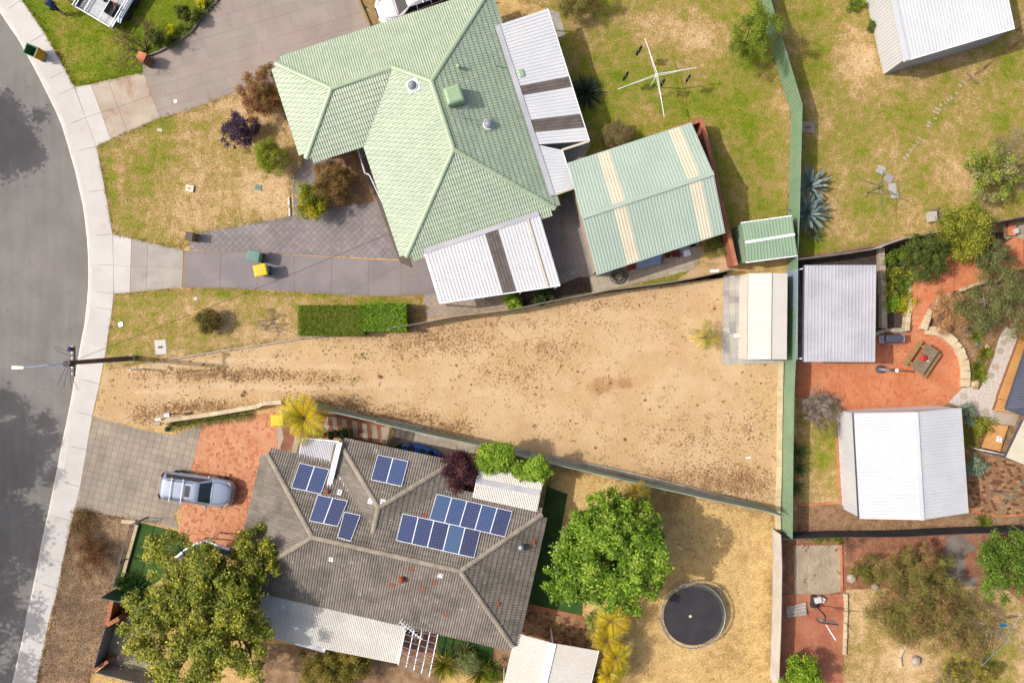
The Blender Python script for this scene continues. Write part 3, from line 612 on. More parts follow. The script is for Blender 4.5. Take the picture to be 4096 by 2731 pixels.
def ribbed(root, A, B, Cc, D, m, prof='trim', sheet_w=.76, name='roof_sheet', alt=(), thick=0, solo=False):
    """ribbed sheets on the quad A B Cc D: ribs run A->D and B->Cc, sheets follow each other along A->B; alt=[(t0,t1,material)]"""
    step, pr = PROF[prof]; L = ((B-A).length+(Cc-D).length)/2; nr = max(1, round(L/step)); per = max(1, round(sheet_w/step))
    n = (B-A).cross(D-A).normalized(); n = n if (n.z > 0 or (abs(n.z) < .05 and n.dot(Vector((0, 0, H))-A) > 0)) else -n
    cuts = [0]; marks = sorted({round(t*nr) for a in alt for t in a[:2]})
    i = 0
    while i < nr:
        nx = min(i+per, nr)
        for k in marks:
            if i < k < nx: nx = k
        if solo: nx = min([k for k in marks if k > i]+[nr])
        cuts.append(nx); i = nx
    first = None
    for si, (i0, i1) in enumerate(zip(cuts, cuts[1:])):
        mb = MB(); r0 = []; r1 = []
        for k in range(i0, i1):
            for j, (x, h) in enumerate(pr):
                if j == 0 and k > i0: continue
                t = (k+x/step)/nr; hh = n*(h+.003*(si % 2)); r0.append(A.lerp(B, t)+hh); r1.append(D.lerp(Cc, t)+hh)
        mm = m; tm = (i0+i1)/2/nr
        for a in alt:
            if a[0] <= tm <= a[1]: mm = a[2]
        mb.loft([r0, r1], close=False, capa=False, capb=False); ob = mb.build(name, mm, root); first = first or ob
    return first
def gutter(root, pts, m, name='gutter', w_=.12, h_=.11, dz=-.06):
    mb = MB()
    for a, b_ in zip(pts, pts[1:]): mb.bar(a+Vector((0, 0, dz)), b_+Vector((0, 0, dz)), w_, h_)
    return mb.build(name, m, root)
def walls(root, plan, z1, m, name='wall', z0=0.0, t=.12):
    """each wall of a plan outline is its own part"""
    n = len(plan)
    for i in range(n):
        a, b_ = Vector((plan[i][0], plan[i][1], 0)), Vector((plan[(i+1) % n][0], plan[(i+1) % n][1], 0)); d = (b_-a); L = d.length
        if L < .1: continue
        d.normalize(); MB().bar(a+d*(t/2+.002)+Vector((0, 0, (z0+z1)/2)), b_-d*(t/2+.002)+Vector((0, 0, (z0+z1)/2)), t, z1-z0).build(name, m, root)
def inset(plan, d):
    n = len(plan); out = []; ar = sum(plan[i-1][0]*plan[i][1]-plan[i][0]*plan[i-1][1] for i in range(n)); s_ = 1 if ar > 0 else -1
    for i in range(n):
        p = Vector(plan[i][:2]); a = (p-Vector(plan[i-1][:2])).normalized(); b_ = (Vector(plan[(i+1) % n][:2])-p).normalized()
        na = Vector((-a.y, a.x))*s_; nb = Vector((-b_.y, b_.x))*s_; k = (na+nb); k = k/(1+na.dot(nb)); out.append((p.x+k.x*d, p.y+k.y*d))
    return out
def opening(root, a, b_, t, z0, z1, wd, kind):
    """a window or door on the wall line a->b at fraction t, standing proud of it"""
    a = Vector((a[0], a[1], 0)); b_ = Vector((b_[0], b_[1], 0)); d = (b_-a).normalized(); n = Vector((d.y, -d.x, 0)); p = a.lerp(b_, t)+n*.075
    fr = MB(); q = d.to_track_quat('X', 'Z').to_matrix()
    for s_ in (-1, 1): fr.box(p+d*s_*(wd/2)+Vector((0, 0, (z0+z1)/2)), (.06, .07, z1-z0+.06), M=q)
    for zz in (z0, z1): fr.box(p+Vector((0, 0, zz)), (wd-.06, .07, .06), M=q)
    o = fr.build(kind, 'white_paint', root)
    MB().box(p+n*.005+Vector((0, 0, (z0+z1)/2)), (wd-.06, .03, z1-z0-.06), M=q).build('pane' if kind == 'window' else 'door_leaf', 'glass_dark' if kind == 'window' else 'off_white', o)
# ------------------------------------------------------------------ green-tiled house
zE, PT = 2.55, R(20.5)
A_, NE, SE, SW, I_, WC = [W(p, zE) for p in ((1102, 255), (1949, -24), (2221, 834), (1624, 1028), (1468, 557), (1224, 635))]
R1 = rise((1325, 355), zE, A_, NE, PT); R2 = rise((1569, 270), zE, A_, NE, PT); R3 = rise((1725, 326), zE, NE, SE, PT); R4 = rise((1814, 598), zE, NE, SE, PT)
R2.z = R1.z = (R1.z+R2.z)/2; R3.z = R4.z = (R3.z+R4.z)/2
gh = thing('house', (A_+SE)/2*Vector((1, 1, 0)) if False else Vector(((A_.x+SE.x)/2, (A_.y+SE.y)/2, 0)), 'house with pale green tiled hip roof and white patio roof along its back', 'house')
tiled_roof(gh, [([A_, NE, R2, R1], A_, NE, R1), ([NE, R3, R2], A_, NE, R1), ([WC, A_, R1], WC, A_, R1), ([WC, I_, R2, R1][::-1], WC, I_, R1), ([I_, SW, R4, R3, R2], I_, SW, R4), ([SW, SE, R4], SW, SE, R4), ([NE, SE, R4, R3], NE, SE, R4)], 'green_tile', 'green_cap',
           [(A_, R1), (WC, R1), (R1, R2), (R2, R3), (NE, R3), (R3, R4), (SW, R4), (SE, R4)])
gutter(gh, [A_, NE], 'white_paint'); gutter(gh, [NE, SE, SW], 'white_paint'); gutter(gh, [SW, I_, WC, A_], 'white_paint')
MB().bar(I_+Vector((0, 0, .02)), R2+Vector((0, 0, -.02)), .16, .05).build('valley_gutter', 'galv', gh)
pl_ = inset([tuple(p)[:2] for p in (A_, NE, SE, SW, I_, WC)], .55); walls(gh, pl_, zE-.12, 'house_wall')
for i, t, k in ((0, .3, 'window'), (0, .7, 'window'), (1, .3, 'window'), (1, .6, 'door'), (2, .3, 'window'), (3, .35, 'window'), (3, .85, 'door'), (4, .5, 'window'), (5, .5, 'window')):
    a, b_ = pl_[i], pl_[(i+1) % 6]; opening(gh, b_, a, t, .9 if k == 'window' else .12, 2.1, 1.6 if k == 'window' else .9, k)
MB().add([(p[0], p[1], zE-.1) for p in inset([tuple(p)[:2] for p in (A_, NE, SE, SW, I_, WC)], .06)], [tuple(range(6))]).build('soffit', 'off_white', gh)
def nrm(a, b_, c_): n = (b_-a).cross(c_-a).normalized(); return n if n.z > 0 else -n
NE_ = nrm(NE, SE, R4); NW_ = nrm(I_, SW, R4)
# things fixed on the roof
p0 = onplane(PX('a1 1780,880')[0], NE, NE_); cl = thing('rooftop_cooler', p0, 'pale green evaporative cooler box on the green tiled roof', 'air conditioner')
q = Matrix.Rotation(R(18), 3, 'Z'); mb = MB()
mb.loft([[p0+q @ Vector((x*k, y*k, z_)) for x, y in ((-.5, -.5), (.5, -.5), (.5, .5), (-.5, .5))] for k, z_ in ((.95, -.3), (1.02, .55), (1.0, .7), (.8, .78))]); mb.build('cabinet', 'cooler_green', cl, bevel=.05)
mb = MB()
for s_ in (-1, 1): mb.box(p0+q @ Vector((s_*.3, 0, .785)), (.05, .62, .02), R(18)); mb.box(p0+q @ Vector((0, s_*.33, .785)), (.55, .05, .02), R(18))
mb.build('lid_ribs', 'green_cap', cl)
for s_, pn, nn, r_, lb in (('a1 1410,770', I_, NW_, .28, 'clear round skylight dome beside the hip on the sunlit green roof slope'), ('a1 2075,1122', NE, NE_, .28, 'clear round skylight dome on the shaded green roof slope, below the aerial')):
    p0 = onplane(PX(s_)[0], pn, nn); sk = thing('skylight', p0, lb, 'skylight')
    M = nn.to_track_quat('Z', 'Y').to_matrix(); MB().box(p0+nn*.06, (.75, .75, .03), M=M).build('flashing', 'green_tile', sk)
    MB().lathe(p0+nn*.08, [(r_+.04, 0), (r_+.04, .06), (r_, .07)], 20, M).build('ring', 'white_paint', sk)
    MB().lathe(p0+nn*.14, [(r_, 0), (r_*.93, .1), (r_*.75, .19), (r_*.45, .26), (.01, .29)], 20, M).build('dome', 'dome', sk, smooth=True)
for s_, r_, h_, lb in (('a1 1818,612', .13, .42, 'green ball-topped vent pipe on the green tiled roof near the long hip'), ('a1 2160,600', .05, .38, 'thin green vent pipe on the green roof beside the white patio roof')):
    p0 = onplane(PX(s_)[0], NE, NE_); vt = thing('roof_vent', p0, lb, 'vent'); MB().lathe(p0, [(r_*.6, -.1), (r_*.6, h_*.7)], 12).build('pipe', 'green_cap', vt)
    MB().lathe(p0+Vector((0, 0, h_*.6)), [(r_*.6, 0), (r_, .06), (r_, .14), (r_*.6, .22), (.01, .25)], 14).build('cowl', 'green_cap', vt, smooth=True)
def aerial(p0, dirv, n, L, w0, w1, h_, label, m='galv'):
    t = thing('antenna', p0, label, 'antenna'); MB().tube([p0+Vector((0, 0, -.1)), p0+Vector((0, 0, h_))], .022, 8).build('mast', m, t)
    d = Vector(dirv).normalized(); s_ = d.cross(Vector((0, 0, 1))).normalized(); top = p0+Vector((0, 0, h_))
    MB().bar(top-d*L*.5, top+d*L*.5, .03, .03).build('boom', m, t)
    for i in range(n):
        f = i/(n-1); q_ = top+d*L*(f-.5)+Vector((0, 0, .025)); ww = w0+(w1-w0)*f; MB().tube([q_-s_*ww/2, q_+s_*ww/2], .011, 5).build('element', m, t)
p0 = onplane(PX('a1 1850,1060')[0], NE, NE_); aerial(p0, (.8, .62, 0), 11, 1.0, .75, .22, 1.1, 'rake-shaped television antenna beside the roof cooler')
# white patio roof behind the house
pr_ = thing('patio_roof', W((2200, 400)), 'long white ribbed patio roof with two grey translucent strips, along the green roof', 'patio roof')
zp = 2.62
TLp, BLp, TRp, BRp = W((1996, 100), zp), W((2216, 780), zp), W((2189, 36), 2.42), W((2356, 565), 2.42)
tb = .705; ml = TLp.lerp(BLp, tb); BR2 = W((2296, 752), 2.50); MR2 = W((2246, 600), 2.50)
ribbed(pr_, TLp, ml, BRp, TRp, 'white_roof', 'rib', alt=[(.50, .60, 'clear_sheet'), (.79, .89, 'clear_sheet')])
ribbed(pr_, ml, BLp, BR2, MR2, 'white_roof', 'rib')
for a, b_, nm in ((TLp+(TLp-TRp).normalized()*.2, BLp+(TLp-TRp).normalized()*.2, 'flashing'),):
    MB().bar((a+TLp)/2+Vector((0, 0, .03)), (b_+BLp)/2+Vector((0, 0, .03)), .3, .02).build(nm, 'zinc_roof', pr_)
gutter(pr_, [TRp, BRp], 'white_paint'); gutter(pr_, [BRp, MR2+(BRp-MR2)*.02], 'cream_sheet', 'barge'); gutter(pr_, [MR2, BR2], 'white_paint'); gutter(pr_, [BR2, BLp], 'cream_sheet', 'barge')
for t in (.03, .35, .68, .97):
    p = TRp.lerp(BRp, t); p = p+(TLp-TRp).normalized()*.12; MB().tube([(p.x, p.y, 0), (p.x, p.y, 2.4)], .045, 8).build('post', 'white_paint', pr_)
MB().bar(TRp+Vector((-.12, 0, -.14)), BRp+Vector((-.12, 0, -.14)), .06, .12).build('beam', 'white_paint', pr_)
p = G1('a2 85,660', 2.58); MB().box(p+Vector((0, 0, .05)), (.3, .42, .1), R(18)).build('vent', 'cooler_green', pr_, bevel=.03)
flat('patio_floor', G('a2 -60,200 320,85 420,110 480,325 400,345 700,1290 640,1440 490,1460 330,1500'), .012, 'concrete_grey')
# carport in front of the garage gap
cp = thing('carport', W((1960, 1080)), 'white ribbed carport roof with rust spots and one dark translucent strip', 'carport')
TLc, TRc, BRc, BLc = W((1698, 1014), 2.62), W((2157, 862), 2.62), W((2240, 1140), 2.4), W((1758, 1211), 2.4)
ribbed(cp, TLc, TRc, BRc, BLc, 'white_roof_rust', 'rib', alt=[(.535, .645, 'clear_sheet')])
up_ = (TLc-BLc).normalized(); MB().bar(TLc+up_*.12+Vector((0, 0, .03)), TRc+up_*.12+Vector((0, 0, .03)), .28, .02).build('flashing', 'zinc_roof', cp)
gutter(cp, [BLc, BRc], 'white_paint'); gutter(cp, [TLc, BLc], 'white_paint', 'barge', .06); gutter(cp, [TRc, BRc], 'white_paint', 'barge', .06)
MB().bar(TLc.lerp(TRc, .90)+Vector((0, 0, .06)), BLc.lerp(BRc, .90)+Vector((0, 0, .06)), .1, .05).build('flashing', 'cream_sheet', cp)
for t in (.03, .36, .67, .97):
    p = BLc.lerp(BRc, t)+up_*.05; mb = MB(); mb.tube([(p.x, p.y, 2.32), (p.x+.02, p.y-.1, 2.1), (p.x+.02, p.y-.1, 0)], .05, 8); mb.build('post', 'white_paint', cp)
flat('carport_floor', G('b1 1500,1130 1760,730 b2 390,360 520,190 700,800 720,940 200,1210 b1 1740,1310 1530,1330'), .009, 'seal_drive')
reg = G('b1 1495,1130 1640,1095 1720,1190 2290,1110 2290,1235 1740,1310 1530,1335'); pvx = struct(flat('paved_strip', reg, .011, 'joint_brown')); pave(pvx, 'paver', reg, pieces(reg, .3, .3, R(45)), .02, 'grey_paver', gap=.014)
reg = G('b2 400,840 650,780 690,940 440,1000'); pvx = struct(flat('paved_strip', reg, .011, 'joint_dark')); pave(pvx, 'paver', reg, pieces(reg, .3, .3, R(45)), .02, 'diamond_paver', gap=.014)
flat('garden_bed', G('b2 0,1110 400,1040 600,960 720,960 740,1090 450,1150 0,1245'), .013, 'mulch_dark')
# entry stair and rail
st = thing('entry_stair', G1('b1 1130,150'), 'white balustraded entry stair under the green eave', 'stair')
ra = G('a1 900,1290 980,1560 b1 1000,40 1020,50 1155,340', .8); mb = MB()
for i in range(2): mb.tube([p+Vector((0, 0, .25*i)) for p in ra], .025, 6)
mb.build('handrail', 'white_paint', st)
for a, b_ in zip(ra, ra[1:]):
    k = max(1, int((b_-a).length/.16))
    for j in range(k): p = a.lerp(b_, j/k); MB().tube([(p.x, p.y, .05), (p.x, p.y, 1.03)], .014, 5).build('baluster', 'white_paint', st)
for j in range(6):
    a = G1('b1 1060,20', .05).lerp(G1('b1 1165,330', .05), j/5); MB().box(a+Vector((.25, -.05, .3-.05*j)), (.75, .34, .08), R(18)).build('tread', 'concrete_grey', st)
bn = thing('bench_seat', G1('a1 975,1370'), 'small pale slatted seat on the verandah beside the green eave', 'seat')
for j in range(5): p = G1('a1 975,1330', .5).lerp(G1('a1 985,1400', .5), j/4); MB().box(p, (.6, .1, .03), R(18)).build('slat', 'galv', bn)
for a in (-1, 1):
    for b2 in (-1, 1): p = G1('a1 980,1365', .24); MB().box(p+Vector((a*.25, b2*.2, 0)), (.04, .04, .48), R(18)).build('leg', 'galv', bn)
# side fence with the parked white four-wheel-drive behind it
# ------------------------------------------------------------------ pale green garage
def gable(name, label, cat, c4, ridge, ze, zr, m, prof, altn=(), alts=(), wallmat='house_wall', capm=None, ins=.12, solo=False, capw=.26, side='bar'):
    """c4: roof corners px (nw, ne, se, sw) at eave height; ridge px pair at ridge height"""
    nw, ne, se, sw = [W(p, ze) for p in c4]; ra, rb = [W(p, zr) for p in ridge]
    t = thing(name, (nw+ne+se+sw)/4*1.0-Vector((0, 0, ze)), label, cat)
    ribbed(t, ra, rb, ne, nw, m, prof, alt=altn, solo=solo); ribbed(t, ra, rb, se, sw, m, prof, alt=alts, solo=solo)
    mb = MB(); mb.bar(ra+Vector((0, 0, .05)), rb+Vector((0, 0, .05)), capw, .03); mb.build('ridge_cap', capm or m, t)
    gutter(t, [nw, ne], capm or m); gutter(t, [sw, se], capm or m)
    pl = inset([tuple(p)[:2] for p in (sw, se, ne, nw)], ins)
    if side == 'bar': walls(t, pl, ze-.05, wallmat)
    else:
        q = [Vector((p[0], p[1], 0)) for p in pl]
        for i in range(4):
            a, b_ = q[i], q[(i+1) % 4]; u_ = Vector((0, 0, ze-.03)); ribbed(t, a, b_, b_+u_, a+u_, wallmat, 'panel', name='wall_sheet', solo=True)
    for a, b_, r_ in ((nw, sw, ra), (ne, se, rb)):
        k = (ra-rb).normalized()*(-ins if r_ is ra else ins)*.9
        MB().add([Vector((a.x, a.y, ze-.03))+k, Vector((b_.x, b_.y, ze-.03))+k, Vector((r_.x, r_.y, zr-.04))+k], [(0, 1, 2)]).build('gable_end', wallmat, t)
    return t
gg = gable('garage', 'pale green ribbed garage roof with four cream translucent strips', 'garage', ((2271, 656), (2767, 493), (2901, 928), (2387, 1097)), ((2327, 870), (2854, 693)), 2.55, 3.15, 'pale_green_roof', 'trim',
           [(.235, .345, 'cream_sheet'), (.80, .905, 'cream_sheet')], [(.235, .345, 'cream_sheet'), (.80, .905, 'cream_sheet')])
# brick wall stepping round the garage
def blockwall(name, label, cat, pts, th, z1, m, capm, bl=.4, caph=.06, capw=None):
    t = thing(name, Vector((pts[0].x, pts[0].y, 0)), label, cat); body = MB()
    for a, b_ in zip(pts, pts[1:]):
        a = Vector((a.x, a.y, 0)); b_ = Vector((b_.x, b_.y, 0)); d = b_-a; L = d.length; k = max(1, round(L/bl)); d.normalize()
        MB().bar(a+Vector((0, 0, (z1-caph)/2)), b_+Vector((0, 0, (z1-caph)/2)), th-.03, z1-caph-.001).build('wall', m, t)
        for j in range(k):
            p = a+d*(L*(j+.5)/k); MB().box(p+Vector((0, 0, z1-caph/2+random.uniform(-.004, .004))), (L/k-.012, capw or th, caph), math.atan2(d.y, d.x)).build('coping_block', capm, t)
    return t
blockwall('brick_wall', 'red brick garden wall wrapping the pale green garage', 'wall', [W(p, 1.5) for p in ((2690, 516), (2806, 480), (2860, 690), (2905, 890), (2945, 1062))], .24, 1.5, 'brick_wall', 'brick_red', .23)
# small green shed in the corner
sh = gable('garden_shed', 'small green metal shed with white ridge cap in the fence corner', 'shed', ((2965, 893), (3168, 865), (3190, 1021), (2985, 1048)), ((2981, 970), (3178, 938)), 1.95, 2.15, 'shed_green', 'trim', wallmat='shed_green', capm='white_paint', side='rib', ins=.03, capw=.15)
# cream shed on a slab
cs = thing('garden_shed', W((3050, 1270)), 'cream ribbed gable shed on the edge of the bare lot, against the green fence', 'shed')
nw, ne, se, sw = W((2994, 1094), 1.85), W((3150, 1094), 1.85), W((3147, 1438), 1.85), W((2990, 1437), 1.85); ra, rb = W((3080, 1092), 2.02), W((3076, 1437), 2.02)
ribbed(cs, nw, sw, rb, ra, 'cream_roof', 'fine'); ribbed(cs, ne, se, rb, ra, 'cream_roof', 'fine'); MB().bar(ra+Vector((0, 0, .04)), rb+Vector((0, 0, .04)), .2, .03).build('ridge_cap', 'cream_roof', cs)
q4 = [Vector((p.x, p.y, 0)) for p in (sw, se, ne, nw)]
for i in range(4):
    a, b_ = q4[i], q4[(i+1) % 4]; ribbed(cs, a, b_, b_+Vector((0, 0, 1.84)), a+Vector((0, 0, 1.84)), 'cream_roof', 'panel', name='wall_sheet', solo=True)
for a, b_, r_ in ((nw, ne, ra), (sw, se, rb)): MB().add([a-Vector((0, 0, .02)), b_-Vector((0, 0, .02)), r_-Vector((0, 0, .03))], [(0, 1, 2)]).build('gable_end', 'cream_roof', cs)
reg = G('b2 1893,945 2200,945 2200,900 c3 125,30 125,225 c2 1878,240'); sp = struct(MB().prism(reg, 0, .06).build('shed_slab', 'limestone_grey')); pave(sp, 'paver', reg, pieces(reg, .39, .39, R(1)), .078, 'slab_pale', gap=.014, limit=200)
bx_ = thing('meter_box', G1('c2 2020,10', .1), 'small white box standing on the slab beside the cream shed', 'box'); p = G1('b2 2022,1482', .35); MB().box((p.x, p.y, .28), (.28, .24, .4)).build('case', 'white_paint', bx_, bevel=.02); MB().box((p.x, p.y, .49), (.31, .27, .03)).build('lid', 'off_white', bx_)
# right-hand patio roof of zinc
zr_ = thing('patio_roof', W((3340, 1240)), 'weathered silver corrugated patio roof beside the green boundary fence', 'patio roof')
a, b_, c_, d_ = W((3219, 1061), 2.45), W((3503, 1060), 2.55), W((3498, 1447), 2.55), W((3215, 1446), 2.45)
ribbed(zr_, a, b_, c_, d_, 'zinc_roof', 'rib'); gutter(zr_, [a, d_], 'dark_roof'); gutter(zr_, [b_, c_], 'white_paint', 'barge', .06); gutter(zr_, [c_, d_], 'galv', 'barge', .05); gutter(zr_, [b_, a], 'dark_roof', 'barge', .05)
for p in (b_.lerp(c_, .03), b_.lerp(c_, .97), a.lerp(d_, .03), a.lerp(d_, .97)): MB().tube([(p.x, p.y, 0), (p.x, p.y, p.z-.03)], .04, 8).build('post', 'white_paint', zr_)
aa, dd = W((3190, 1075), 1.9), W((3188, 1440), 1.9); ribbed(zr_, Vector((aa.x, aa.y, .02)), Vector((dd.x, dd.y, .02)), Vector((dd.x, dd.y, 2.0)), Vector((aa.x, aa.y, 2.0)), 'tarp_blue', 'rib', name='wall_sheet', solo=True)
# white shed lower right
ws = thing('shed', W((3600, 1850)), 'large white gable shed with ribbed roof south of the terracotta patio', 'shed'); ze, zr = 2.3, 2.95
nw, sw, ne, se, ra, rb = W((3415, 1652), ze), W((3438, 2074), ze), W((3842, 1631), ze), W((3871, 2051), ze), W((3663, 1647), zr), W((3688, 2079), zr)
ribbed(ws, ra, rb, sw, nw, 'white_roof', 'trim'); ribbed(ws, ra, rb, se, ne, 'white_roof', 'trim'); MB().bar(ra+Vector((0, 0, .05)), rb+Vector((0, 0, .05)), .24, .03).build('ridge_cap', 'white_roof', ws)
gutter(ws, [nw, sw], 'dark_roof'); gutter(ws, [ne, se], 'off_white')
q4 = [Vector((p[0], p[1], 0)) for p in inset([tuple(p)[:2] for p in (sw, se, ne, nw)], .06)]
for i in range(4):
    a, b_ = q4[i], q4[(i+1) % 4]; ribbed(ws, a, b_, b_+Vector((0, 0, ze-.03)), a+Vector((0, 0, ze-.03)), 'white_roof', 'panel', name='wall_sheet', solo=True)
for a, b_, r_ in ((nw, ne, ra), (sw, se, rb)): MB().add([a-Vector((0, 0, .05)), b_-Vector((0, 0, .05)), r_-Vector((0, 0, .05))], [(0, 1, 2)]).build('gable_end', 'white_roof', ws)
# top right shed
ts = thing('shed', W((3800, 150)), 'big white ribbed shed with pale metal walls on the lawn by the brick edging', 'shed')
sw, se, nw, ne = W((3617, 243), 2.6), W((4059, 112), 2.6), W((3530, -160), 2.75), W((3975, -290), 2.75)
ribbed(ts, sw, se, ne, nw, 'white_roof', 'rib'); gutter(ts, [sw, se], 'white_paint'); MB().bar(sw+Vector((.12, 0, .05)), nw+Vector((.12, 0, .05)), .34, .02).build('flashing', 'white_roof', ts)
q4 = [Vector((p[0], p[1], 0)) for p in inset([tuple(p)[:2] for p in (sw, se, ne, nw)], .05)]
for i in range(4):
    a, b_ = q4[i], q4[(i+1) % 4]; ribbed(ts, a, b_, b_+Vector((0, 0, 2.57)), a+Vector((0, 0, 2.57)), 'zinc_roof' if i == 0 else 'white_roof', 'rib', name='wall_sheet')
# ------------------------------------------------------------------ grey-tiled house
zE, PT = 2.4, R(20.5)
NWm, SWm, SEm, NEm = [W(p, zE) for p in ((1069, 1812), (952, 2328), (2050, 2582), (2168, 2056))]
Q1 = rise((1249, 2147), zE, SWm, SEm, PT); Q2 = rise((1841, 2283), zE, SWm, SEm, PT); Q1.z = Q2.z = (Q1.z+Q2.z)/2
WNW, ENE, EB, WB = [W(p, zE) for p in ((1361, 1772), (1790, 1861), (1767, 1964), (1338, 1872))]
P1 = rise((1514, 2031), zE, WNW, ENE, PT); P2 = W((1490, 2136), P1.z)
th_ = thing('house', Vector(((NWm.x+SEm.x)/2, (NWm.y+SEm.y)/2, 0)), 'house with weathered grey tiled hip roof carrying solar panels', 'house')
tiled_roof(th_, [([NWm, NEm, Q2, Q1], NWm, NEm, Q1), ([SWm, SEm, Q2, Q1], SWm, SEm, Q1), ([NWm, SWm, Q1], NWm, SWm, Q1), ([NEm, SEm, Q2], NEm, SEm, Q2),
                 ([WNW, ENE, P1], WNW, ENE, P1), ([ENE, EB, P2, P1], ENE, EB, P1), ([WNW, WB, P2, P1], WNW, WB, P1)], 'grey_tile', 'grey_cap',
           [(NWm, Q1), (SWm, Q1), (Q1, Q2), (NEm, Q2), (SEm, Q2), (WNW, P1), (ENE, P1), (P1, P2)], stagger=False, amp=.028)
gutter(th_, [SWm, NWm], 'dark_roof'); gutter(th_, [NWm, WB], 'off_white'); gutter(th_, [WNW, ENE, EB], 'white_paint', w_=.16); gutter(th_, [EB, NEm, SEm, SWm], 'white_paint')
bg0, bg1 = G('c1 752,935 655,1335', 2.75); MB().bar(bg0, bg1, .30, .16).build('box_gutter', 'white_paint', th_)
MB().bar(WB.lerp(P2, .1)+Vector((0, 0, .05)), P2+Vector((0, 0, .02)), .12, .04).build('valley_gutter', 'galv', th_); MB().bar(EB.lerp(P2, .2)+Vector((0, 0, .05)), P2+Vector((0, 0, .02)), .1, .04).build('valley_gutter', 'galv', th_)
pl_ = inset([tuple(p)[:2] for p in (NWm, SWm, SEm, NEm)], .5); walls(th_, pl_, zE-.1, 'brick_wall'); pl2 = inset([tuple(p)[:2] for p in (WNW, WB, EB, ENE)], .4); walls(th_, pl2, zE-.1, 'brick_wall')
for i, t, k in ((0, .3, 'window'), (0, .75, 'window'), (1, .3, 'window'), (1, .5, 'door'), (1, .75, 'window'), (2, .4, 'window'), (3, .2, 'window')):
    opening(th_, pl_[(i+1) % 4], pl_[i], 1-t, .9 if k == 'window' else .1, 2.0, 1.5 if k == 'window' else .85, k)
nN = nrm(NWm, NEm, Q1); nS = nrm(SWm, SEm, Q1); nWn = nrm(WNW, ENE, P1); nE = nrm(NEm, SEm, Q2)
# solar panels, each its own thing
def pvmat():
    t = NT('solar_cell'); uv = t.n('ShaderNodeUVMap'); uv.uv_map = 'UVMap'; sp_ = t.n('ShaderNodeSeparateXYZ'); t.l(uv.outputs[0], sp_.inputs[0])
    def line(o, k, wd):
        f = t.math('FRACT', t.math('MULTIPLY', o, k)); return t.math('GREATER_THAN', t.math('ABSOLUTE', t.math('SUBTRACT', f, .5)), .5-wd)
    g = t.math('MAXIMUM', line(sp_.outputs[0], 6, .035), line(sp_.outputs[1], 10, .035)); b2 = line(sp_.outputs[0], 18, .05)
    oi = t.n('ShaderNodeObjectInfo').outputs['Random']
    base = t.ramp(oi, [(.0, c(64, 68, 106)), (.4, c(70, 82, 128)), (.75, c(76, 98, 148)), (1., c(88, 124, 162))])
    col = t.mix(t.math('MULTIPLY', b2, .35), base, c(150, 160, 190)); col = t.mix(t.math('MULTIPLY', g, .6), col, c(170, 178, 200))
    t.l(col, t.b.inputs['Base Color']); t.b.inputs['Roughness'].default_value = .18; t.b.inputs['Specular IOR Level'].default_value = .5; MATS['solar_cell'] = t.m
pvmat()
def solar(s_, o, n, cnt, where):
    TL, TR, BR, BL = [onplane(p, o+n*.12, n) for p in PX(s_)]
    for i in range(cnt):
        a, b_, c_, d_ = TL.lerp(TR, i/cnt), TL.lerp(TR, (i+1)/cnt), BL.lerp(BR, (i+1)/cnt), BL.lerp(BR, i/cnt)
        g_ = (b_-a).normalized()*.012; a, d_ = a+g_, d_+g_; b_, c_ = b_-g_, c_-g_; ce = (a+b_+c_+d_)/4
        t = thing('solar_panel', ce-n*.12, where[i] if isinstance(where, (list, tuple)) else where, 'solar panel', 'solar panels on the grey tiled roof')
        fr = MB()
        for p, q_ in ((a, b_), (b_, c_), (c_, d_), (d_, a)): fr.bar(p, q_, .026, .04)
        fr.build('frame', 'white_paint', t)
        gl = MB().add([p+(ce-p)*.012+n*.012 for p in (d_, c_, b_, a)], [(0, 1, 2, 3)]); me = gl.mesh('glass'); uvl = me.uv_layers.new(name='UVMap')
        for k, uvc in enumerate(((0, 0), (1, 0), (1, 1), (0, 1))): uvl.data[k].uv = uvc
        link('cell_glass', me, t, 'solar_cell')
        for f in (.25, .75): MB().bar(a.lerp(d_, f)-n*.05, b_.lerp(c_, f)-n*.05, .04, .04).build('rail', 'galv', t)
W5 = ['end solar panel of the five beside the east valley, on the %s row', 'second solar panel from the valley in the %s row of five', 'middle solar panel in the %s row of five', 'fourth solar panel from the valley in the %s row of five', 'solar panel nearest the east hip in the %s row of five, paler than its row']
solar('v 688,1063 757,1078 737,1134 669,1119', NWm, nN, 2, ['solar panel of the eave-side pair, on the side of the west hip', 'solar panel of the eave-side pair, beside the white box gutter'])
solar('v 730,1136 799,1150 776,1208 710,1195', NWm, nN, 2, ['solar panel of the ridge-side pair, on the side of the west hip', 'solar panel of the ridge-side pair, next to the single panel'])
solar('v 791,1175 828,1183 806,1242 775,1233', NWm, nN, 1, 'single dark solar panel set apart, nearest the ridge')
solar('c1 1090,1048 1365,1108 1305,1330 1030,1270', WNW, nWn, 2, ['solar panel on the small wing roof, beside its west hip cap', 'solar panel on the small wing roof, on the side of the purple tree'])
solar('v 1003,1134 1177,1174 1160,1232 986,1192', NWm, nN, 5, [s_ % 'eave-side' for s_ in W5])
solar('v 925,1179 1104,1219 1089,1280 910,1240', NWm, nN, 5, [s_ % 'ridge-side' for s_ in W5])
